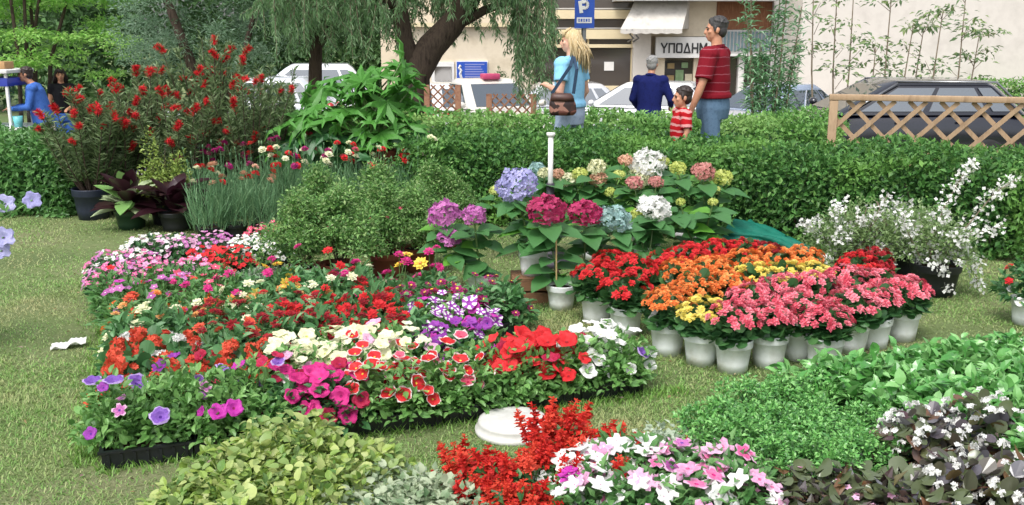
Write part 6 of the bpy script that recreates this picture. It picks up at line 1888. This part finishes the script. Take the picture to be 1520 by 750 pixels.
# white crumpled plastic label bag at the bed's edge
x, y = P(100, 518); y += .02
a = Acc(); gx = 7
V = [(-.085 + .17 * i / gx, -.04 + .08 * j / gx, .03 + .014 * math.sin(i * 1.7 + j) + .03 * i / gx + (0 if s else -.004)) for s in (0, 1) for j in range(gx + 1) for i in range(gx + 1)]
F = []; N_ = (gx + 1) ** 2
for j in range(gx):
    for i in range(gx):
        q = j * (gx + 1) + i; F += [(q + N_, q + 1 + N_, q + gx + 2 + N_), (q + N_, q + gx + 2 + N_, q + gx + 1 + N_), (q, q + gx + 2, q + 1), (q, q + gx + 1, q + gx + 2)]
edge = [i for i in range(gx + 1)] + [(j + 1) * (gx + 1) - 1 for j in range(1, gx + 1)] + [gx * (gx + 1) + i for i in range(gx - 1, -1, -1)] + [j * (gx + 1) for j in range(gx - 1, 0, -1)]
for p, q in zip(edge, edge[1:] + edge[:1]): F += [(p, q, q + N_), (p, q + N_, p + N_)]
a.raw(V, F)
tag(obj("plastic_bag", a.mesh("plastic_bag", C_WHI), loc=(x, y, -.02), rot=.35), "small white plastic bag lying at the bed's lawn edge by the coral geraniums", "bag")

# ================================================================== NEAR PLANTS
# golden leaved bush: single leaves on top, the rest joined
def gold_leaf(mt):
    a = Acc(); V = []; F = []
    for k, (u, w) in enumerate(((0, .03), (.2, .28), (.45, .36), (.72, .25), (1, .0))):
        z = -.25 * u * u
        sc = 1 + .12 * (k % 2)
        V += [(-w * sc, u, z + .1 * w / .36), (0, u, z), (w * sc, u, z + .1 * w / .36)]
    for k in range(4):
        i = k * 3; F += [(i, i + 1, i + 4), (i, i + 4, i + 3), (i + 1, i + 2, i + 5), (i + 1, i + 5, i + 4)]
    a.raw(V, F); return a.mesh("leaf", mt, True)
GL = [gold_leaf(G_GOLD), gold_leaf(leaf_mat("leaf_golden_pale", ['#b9bf7c', '#a9b866', '#c4c896'], rough=.45))]
VL = [gold_leaf(G_VARI)]
def leafy(name, label, cat, base, group, potmat, potr, poth, rx, h, nstuff, L, mat, tm, single, singles, ssize, wr=.7):
    t = thing(name, label, cat, (base[0], base[1], 0), rnd(0, 6), group)
    pot(t, potr, poth, potmat)
    a = Acc()
    for k in range(8):
        th = 2 * PI * k / 8 + rnd(-.3, .3); q = rx * (.55 if k else 0)
        mound(a, nstuff // 8, rx * .5, rx * .5, h - poth * .8, L, wr, tm, c=(q * math.cos(th), q * math.sin(th), poth * .75), shell=.3)
    stems_to(a, 10, rx * .7, rx * .7, h * .7, .004, (0, 0, poth * .7))
    obj("foliage", a.mesh("foliage", mat), t, kind='stuff')
    for k in range(singles):
        d = RNG.normal(0, 1, 3); d[2] = abs(d[2]) + .1; d = unit(d)
        p = d * (rx, rx, h - poth * .8) * rnd(.92, 1.1) + (0, 0, poth * .8)
        ax = d * (1, 1, .2) + RNG.normal(0, .45, 3) + (0, 0, -.1)
        aim(t, single[k % len(single)], p, ax, d * .5 + np.array((0, 0, 1)) + RNG.normal(0, .25, 3), ssize * rnd(.7, 1.25))
    return t
GB = [(430, 668, .215, .33, 'golden leaved bush with the highest tip under the crimson petunias'), (350, 712, .20, .27, 'golden leaved bush nearest the lawn and the black tray'), (455, 735, .2, .28, 'golden leaved bush in the middle of the golden clump'), (525, 702, .19, .25, 'golden leaved bush on the side of the grass gap'), (300, 748, .17, .2, 'low golden leaved plant at the clump\'s lawn end'), (390, 775, .2, .25, 'golden leaved bush in the clump\'s front row')]
for px, py, rx, h, lab in GB:
    leafy("golden_bush", lab, "bush", P(px, py, h * .55), "golden leaved bushes", M_POTB, .09, .1, rx, h * .86, 1500, .034, G_GOLD, LEAFR, GL, 110, .043)
for px, py, lab in ((590, 735, 'variegated pale leaved plant between the golden bushes and the grass'), (650, 752, 'variegated pale leaved plant beside the red salvias'), (545, 765, 'variegated pale leaved plant in front of the golden clump')):
    leafy("variegated_plant", lab, "bedding plant", P(px, py, .12), "variegated plants", M_POTB, .08, .08, .17, .19, 1100, .032, G_VARI, LEAF, VL, 60, .036)
# upturned white tub
x, y = P(762, 640)
t = thing("white_tub", "upturned white plastic tub on the grass behind the red salvias", "tub", (x, y, 0))
a = Acc(); a.lathe([(.155, .0), (.158, .004), (.158, .018), (.149, .02), (.146, .042), (.146, .044), (.142, .053), (.128, .058), (.0, .06)], 40); a.lathe([(.0, .05), (.13, .045), (.142, .02), (.155, 0)], 40)
obj("tub", a.mesh("tub", solid("tub_plastic", ['#cfcecb', '#bfbeb8', '#d8d7d4'], .5, 9), True), t)
# red salvias
def spike():
    a = Acc(); n = 46
    z = RNG.uniform(0, 1, n); th = RNG.uniform(0, 2 * PI, n)
    d = np.stack([np.cos(th), np.sin(th), RNG.uniform(-.1, .6, n)], 1)
    tm_ = Tm([(-.4, 0, 0), (.4, 0, 0), (.55, .7, .1), (0, 1, -.15), (-.55, .7, .1)], [(0, 1, 2), (0, 2, 4), (4, 2, 3)])
    Ls = (.34 - .2 * z) * RNG.uniform(.8, 1.2, n)
    a.inst(tm_, np.stack([0 * z, 0 * z, z], 1), d, RNG.normal(0, 1, (n, 3)), Ls * .38, Ls)
    a.tube([(0, 0, -.5), (0, 0, .5), (0, 0, 1.05)], (.035, .03, .015), 5, 0)
    return a.mesh("flower_spike", [C_SPK])
C_SPK = PM("salvia_red", '#c41a12', '#d62c1c', '#b51410')
C_SPK2 = PM("salvia_orange_red", '#d2361e', '#de4c30')
SPK = [spike() for _ in range(3)]; C_SPK = C_SPK2; SPK += [spike() for _ in range(2)]
for px, py, h, n, lab in ((812, 640, .31, 22, 'red salvia standing behind the white tub\'s edge'), (720, 705, .27, 22, 'red salvia nearest the grass gap'), (785, 700, .3, 26, 'red salvia in the middle of the salvia clump'), (850, 680, .29, 24, 'red salvia beside the white impatiens'), (745, 750, .26, 20, 'red salvia in front above the dark leaves'), (885, 668, .26, 16, 'red salvia at the clump\'s edge among the white impatiens'), (690, 690, .25, 12, 'red salvia with pinkish spikes at the clump\'s edge'), (962, 672, .25, 5, 'small lone salvia with one red spike amid the impatiens')):
    b_ = P(px + (14 if n > 5 else 0), py, h * .6)
    t = thing("red_salvia", lab, "salvia", (b_[0], b_[1], 0), rnd(0, 6), "red salvias")
    pot(t, .08, .09, M_POTB)
    a = Acc(); mound(a, 380, .12, .12, h * .42, .045, .6, c=(0, 0, .06), shell=.3); stems_to(a, 8, .1, .1, h * .6, .003, (0, 0, .06)); obj("foliage", a.mesh("foliage", G_SALV), t, kind='stuff')
    for k in range(int(n * 1.5)):
        th = rnd(0, 2 * PI); q = rnd(0, 1) ** .5 * .16
        p = (q * math.cos(th), q * math.sin(th), h * rnd(.45, .78) - q * .4)
        put("flower_spike", SPK[k % 5], t, p, (math.cos(th) * q * 3.2 + rnd(-.35, .35), math.sin(th) * q * 3.2 + rnd(-.35, .35), 1), (lambda q_: (q_ * 1.25, q_ * 1.25, q_ * .85))(rnd(.065, .1)))
# impatiens
IM = [(850, 705, [(F_IWHI, 15), (F_IPPK, 2)], 'white impatiens beside the red salvias'), (905, 690, [(F_IWHI, 14), (F_IPPK, 6)], 'white and pale pink impatiens in the middle'), (968, 692, [(F_IWHI, 12), (F_IPNK, 3), (F_ILIL, 3)], 'white impatiens with lilac ones beneath the lone salvia'), (1010, 700, [(F_ILIL, 7), (F_IPNK, 6), (F_IPPK, 5)], 'lilac pink impatiens next to the white frosted foliage'), (882, 742, [(F_IWHI, 9), (F_IFUC, 1), (F_IPPK, 5)], 'impatiens with one vivid fuchsia bloom'), (955, 745, [(F_IPPK, 8), (F_IWHI, 8), (F_IPNK, 2)], 'pale pink and white impatiens in the front row'), (1025, 742, [(F_IPPK, 6), (F_IPNK, 5), (F_IWHI, 5)], 'pink impatiens beside the bronze leaved begonias'), (1075, 700, [(F_IPPK, 8), (F_IPNK, 5)], 'pink impatiens at the edge toward the basil'), (1100, 735, [(F_IPPK, 4), (F_IWHI, 4), (F_IPNK, 2)], 'sparse white impatiens with small red flowers')]
IMV = []
for v_ in range(3):
    a = Acc(); mound(a, 560, .15, .15, .17, .045, .5, c=(0, 0, .06), shell=.3); stems_to(a, 8, .1, .1, .14, .003, (0, 0, .06)); IMV.append(a.mesh("foliage", G_IMPA))
for i, (px, py, fl, lab) in enumerate(IM):
    b_ = P(px, py, .15)
    t = thing("impatiens", lab, "impatiens", (b_[0], b_[1], 0), 0, "impatiens plants")
    pot(t, .08, .08, M_POTB)
    obj("foliage", IMV[i % 3], t, kind='stuff')
    for fm, n in fl: bloom(t, fm, int(n * 1.3) if n > 1 else 1, .15, .15, .18, .033 if fm is not F_IFUC else .04, c=(0, 0, .06), zmin=.3 if n > 1 else .8)
for px, py, lab in ((985, 655, 'white frosted foliage plant behind the lilac impatiens'), (1040, 668, 'white frosted foliage plant in the middle of its row'), (1075, 690, 'white frosted foliage plant touching the basil')):
    leafy("frosted_plant", lab, "bedding plant", P(px, py, .12), "white frosted plants", M_POTB, .07, .07, .13, .17, 900, .026, leaf_mat("leaf_frosted", ['#a3b39c', '#bcc8b4', '#8ea488'], rough=.7), LEAF2, VL, 0, .05)
# basil
BASV = []
def shoots(mat, n, R, h0, r, k, L, wr, dome):
    a = Acc(); b = Acc()
    for _ in range(n):
        th = rnd(0, 2 * PI); q = rnd(0, 1) ** .5 * R; hz = h0 + rnd(-.03, .03) - q * dome
        c = (q * math.cos(th), q * math.sin(th), hz)
        mound(a, k, r, r, r * 1.5, L, wr, LEAFR if L > .03 else LEAF, c=c, shell=.1, flat=1.2)
        a.tube([(c[0] * .5, c[1] * .5, .06), (c[0] * .9, c[1] * .9, hz * .6), (c[0], c[1], hz + r)], (.003, .003, .002), 4, 0, cap=False)
    mound(a, 260, R, R, h0 * .6, L * 1.1, .6, c=(0, 0, .05), shell=.4, m=1); stems_to(a, 14, .13, .13, h0 * .8, .003, (0, 0, .06), m=1)  # lower leaves darker: the shade between the shoots is put into their colour
    return (a.mesh("foliage", [mat, G_DARK]),)
for v_ in range(3): BASV.append(shoots(G_BASI, 46, .16, .185, .032, 34, .019, .55, .35))
BASW = [shoots(G_BASB, 26, .18, .19, .052, 17, .052, .66, .3) for v_ in range(3)]
BF = [(1075, 632), (1130, 600), (1195, 592), (1262, 590), (1320, 592), (1090, 658), (1155, 640), (1220, 632), (1285, 630), (1150, 688), (1215, 680), (1275, 672)]
ORD = ('first', 'second', 'third', 'fourth', 'fifth', 'sixth', 'seventh')
BFL = ['fine leaved basil, %s from the lawn in the patch\'s %s row' % (ORD[k], r) for r, n in (('back', 5), ('middle', 4), ('front', 3)) for k in range(n)]
for i, (px, py) in enumerate(BF):
    b_ = P(px, py, .17)
    t = thing("fine_basil", BFL[i], "basil", (b_[0], b_[1], 0), rnd(0, 6), "fine leaved basil")
    pot(t, .08, .09, M_POTB); obj("foliage", BASV[i % 3][0], t, (0, 0, .02), 0, rnd(.95, 1.1), kind='stuff')
BR = [(1228, 540), (1280, 530), (1335, 522), (1390, 515), (1445, 508), (1500, 500), (1550, 495), (1370, 560), (1430, 550), (1490, 545), (1540, 540), (1420, 592), (1480, 588), (1530, 580), (1310, 556), (1545, 600), (1530, 625)]
BRL = ['broad leaved basil, %s from the begonia pots in the patch\'s %s row' % (ORD[k], r) for r, n in (('rear', 7), ('second', 4), ('third', 3)) for k in range(n)] + ['broad leaved basil where the patch meets the fine leaved one', 'broad leaved basil behind the tallest white begonia', 'broad leaved basil closest to the photographer']
for i, (px, py) in enumerate(BR):
    b_ = P(px, py + 36, .17)
    t = thing("broad_basil", BRL[i], "basil", (b_[0], b_[1], 0), rnd(0, 6), "broad leaved basil")
    pot(t, .08, .09, M_POTB); obj("foliage", BASW[i % 3][0], t, (0, 0, .02), 0, rnd(.95, 1.12), kind='stuff')
# white begonia with bronze leaves, and the bronze leaved row
BL = []
a = Acc(); V = [(0, 0, 0)] + [(.5 * math.sin(q) * (1 + .06 * math.sin(5 * q)), .46 - .5 * math.cos(q), .09 * math.cos(2 * q) + .03) for q in np.linspace(.25, 2 * PI - .25, 14)] + [(0, .46, 0)]
a.raw(V, [(15, i + 1, i) for i in range(1, 14)] + [(0, 1, 15), (0, 15, 14)][:2]); BL.append(a.mesh("leaf", G_BRON, True))
F_WBEG = [headball([C_WHI, C_LEM], 7, .7, .62, FLORET4, .1, .6), headball([C_WHI], 6, .7, .7, FLORET4, .2, .6)]
for px, py, rx, h, nf, lab in ((1375, 665, .2, .31, 46, 'white flowered bronze leaved begonia next to the fine basil'), (1455, 650, .2, .34, 48, 'tallest white flowered begonia against the broad basil'), (1440, 728, .19, .27, 24, 'white flowered begonia with big dark leaves in front'), (1510, 735, .19, .26, 16, 'white flowered begonia with few blooms over near black leaves')):
    b_ = P(px, py, h * .6)
    t = thing("white_begonia", lab, "begonia", (b_[0], b_[1], 0), rnd(0, 6), "white flowered begonias")
    pot(t, .09, .1, M_POTB)
    a = Acc(); mound(a, 260, rx * .9, rx * .9, h - .1, .06, .9, ROUND, c=(0, 0, .08), shell=.3); stems_to(a, 9, rx * .7, rx * .7, h * .7, .005, (0, 0, .08)); obj("foliage", a.mesh("foliage", G_BRON), t, kind='stuff')
    for k in range(40):
        d = RNG.normal(0, 1, 3); d[2] = abs(d[2]); d = unit(d); p = d * (rx, rx, h - .1) * rnd(.85, 1.0) + (0, 0, .08)
        aim(t, BL[0], p, d * (1, 1, .1) + RNG.normal(0, .4, 3), d * .6 + np.array((0, 0, .8)), rnd(.04, .07))
    bloom(t, F_WBEG, int(nf * 1.7), rx * 1.02, rx * 1.02, h - .08, .015, c=(0, 0, .09), zmin=.15, out=1.05)
for px, py, lab in ((1150, 735, 'bronze leaved plant next to the sparse impatiens'), (1205, 738, 'bronze leaved plant with greyish purple leaves'), (1265, 728, 'bronze leaved plant with an olive gold leaf'), (1325, 740, 'bronze leaved plant below the white begonia'), (1235, 765, 'bronze leaved plant in the row nearest the photographer'), (1375, 765, 'bronze leaved plant beneath the dark leaved begonia')):
    b_ = P(px, py, .14)
    t = thing("bronze_plant", lab, "bedding plant", (b_[0], b_[1], 0), rnd(0, 6), "bronze leaved plants")
    pot(t, .08, .08, M_POTB)
    a = Acc(); mound(a, 240, .14, .14, .12, .06, .55, c=(0, 0, .07), shell=.3); obj("foliage", a.mesh("foliage", G_BRON), t, kind='stuff')
    for k in range(34):
        d = RNG.normal(0, 1, 3); d[2] = abs(d[2]); d = unit(d); p = d * (.14, .14, .14) * rnd(.9, 1.1) + (0, 0, .06)
        aim(t, BIGB[k % 2] if False else BL[0], p, d * (1, 1, .2) + RNG.normal(0, .4, 3), d * .4 + np.array((0, 0, 1)), rnd(.04, .075))
    bloom(t, F_SPPK, 5, .14, .14, .15, .014, c=(0, 0, .07), zmin=.3)

# ================================================================== GRASS
gm = leaf_mat("grass_blade", ['#5e8a3c', '#749e4a', '#8cb05e', '#a8ae78', '#588a3e'], rough=.6, trans=.3, patch=('#b0a67e', 1.5, .65))
def patch(x, y): return .5 * np.sin(1.7 * x + .8 * y + .5) + .5 * np.sin(2.9 * y - 1.3 * x + 2) + .35 * np.sin(5.3 * x + 4.1 * y)
a = Acc(); GR = [(.0, 2.5, 4.2, 125000), (0, 4.2, 6.3, 105000), (0, 6.3, 9.2, 60000)]
for _, y0, y1, n in GR:
    y = RNG.uniform(y0, y1, n); x = RNG.uniform(-1, 1, n) * (y * .56 + .25)
    uv = np.stack([(x - BO[0]) * BU[0] + (y - BO[1]) * BU[1], (x - BO[0]) * BV[0] + (y - BO[1]) * BV[1]], 1)
    inbed = (uv[:, 0] > -.02) & (uv[:, 0] < 2.24) & (uv[:, 1] > -.02) & (uv[:, 1] < 3.2) & ~((uv[:, 0] > 1.72) & (uv[:, 1] > .32)) & ~((uv[:, 0] > 1.3) & (uv[:, 1] > 2.0))
    hl = 8.75 + (x + 1.75) * (6.35 - 8.75) / 6.65
    keep = ~inbed & (y < np.where(x > -1.75, hl + .05, 8.9)) & (RNG.random(n) < np.clip(.8 - .5 * patch(x, y) - .25 * patch(3.1 * y, 2.7 * x), .1, 1))
    x, y = x[keep], y[keep]; n = len(x)
    hgt = RNG.uniform(.012, .032, n) * np.clip(1 - .3 * patch(x, y), .5, 1.4)
    th = RNG.uniform(0, 2 * PI, n)
    ax = np.stack([np.cos(th) * .6, np.sin(th) * .6, np.ones(n) * RNG.uniform(.35, 1.1, n)], 1)
    a.inst(Tm([(-.5, 0, 0), (.5, 0, 0), (.3, .6, .08), (-.3, .6, .08), (0, 1, .3)], [(0, 1, 2), (0, 2, 3), (3, 2, 4)]), np.stack([x, y, np.full(n, -.002)], 1), ax, np.stack([np.cos(th), np.sin(th), np.full(n, .3)], 1), .0042 + .0009 * (y0 - 2), hgt)
tag(obj("grass", a.mesh("grass", gm), kind='stuff'), None, None)
# taller tufts along the bed's edge and about the pots
a = Acc(); n = 5200
s_ = RNG.uniform(0, 1, n)
e0 = np.where((RNG.random(n) < .5)[:, None], bed(0, 0) + (bed(2.5, 0) - bed(0, 0)) * s_[:, None] - BV * np.abs(RNG.normal(.03, .05, (n, 1))), bed(0, 0) + (bed(0, 3.0) - bed(0, 0)) * s_[:, None] - BU * np.abs(RNG.normal(.03, .05, (n, 1))))
th = RNG.uniform(0, 2 * PI, n)
a.inst(BLADE, np.concatenate([e0, np.full((n, 1), -.002)], 1), np.stack([np.cos(th) * .4, np.sin(th) * .4, np.ones(n)], 1), np.stack([np.cos(th), np.sin(th), np.full(n, .2)], 1), .0055, RNG.uniform(.02, .055, n))
tag(obj("grass_tufts", a.mesh("grass_tufts", leaf_mat("grass_tuft", ['#5c8a30', '#6f9d3e', '#84ab52'], rough=.5)), kind='stuff'), None, None)

# fallen petals, dead leaves and clippings on the lawn
a = Acc(); n = 700
y = RNG.uniform(2.7, 8.2, n); x = RNG.uniform(-1, 1, n) * (y * .55)
th = RNG.uniform(0, 2 * PI, n)
a.inst(LEAF2, np.stack([x, y, RNG.uniform(.012, .03, n)], 1), np.stack([np.cos(th), np.sin(th), RNG.normal(0, .25, n)], 1), RNG.normal(0, .3, (n, 3)) + (0, 0, 1), RNG.uniform(.006, .014, n), RNG.uniform(.012, .032, n))
tag(obj("fallen_leaves", a.mesh("fallen_leaves", leaf_mat("litter", ['#6d5638', '#8f7a52', '#b3a078', '#5a4a34', '#c9a8a8'], rough=.8)), kind='stuff'), None, None)
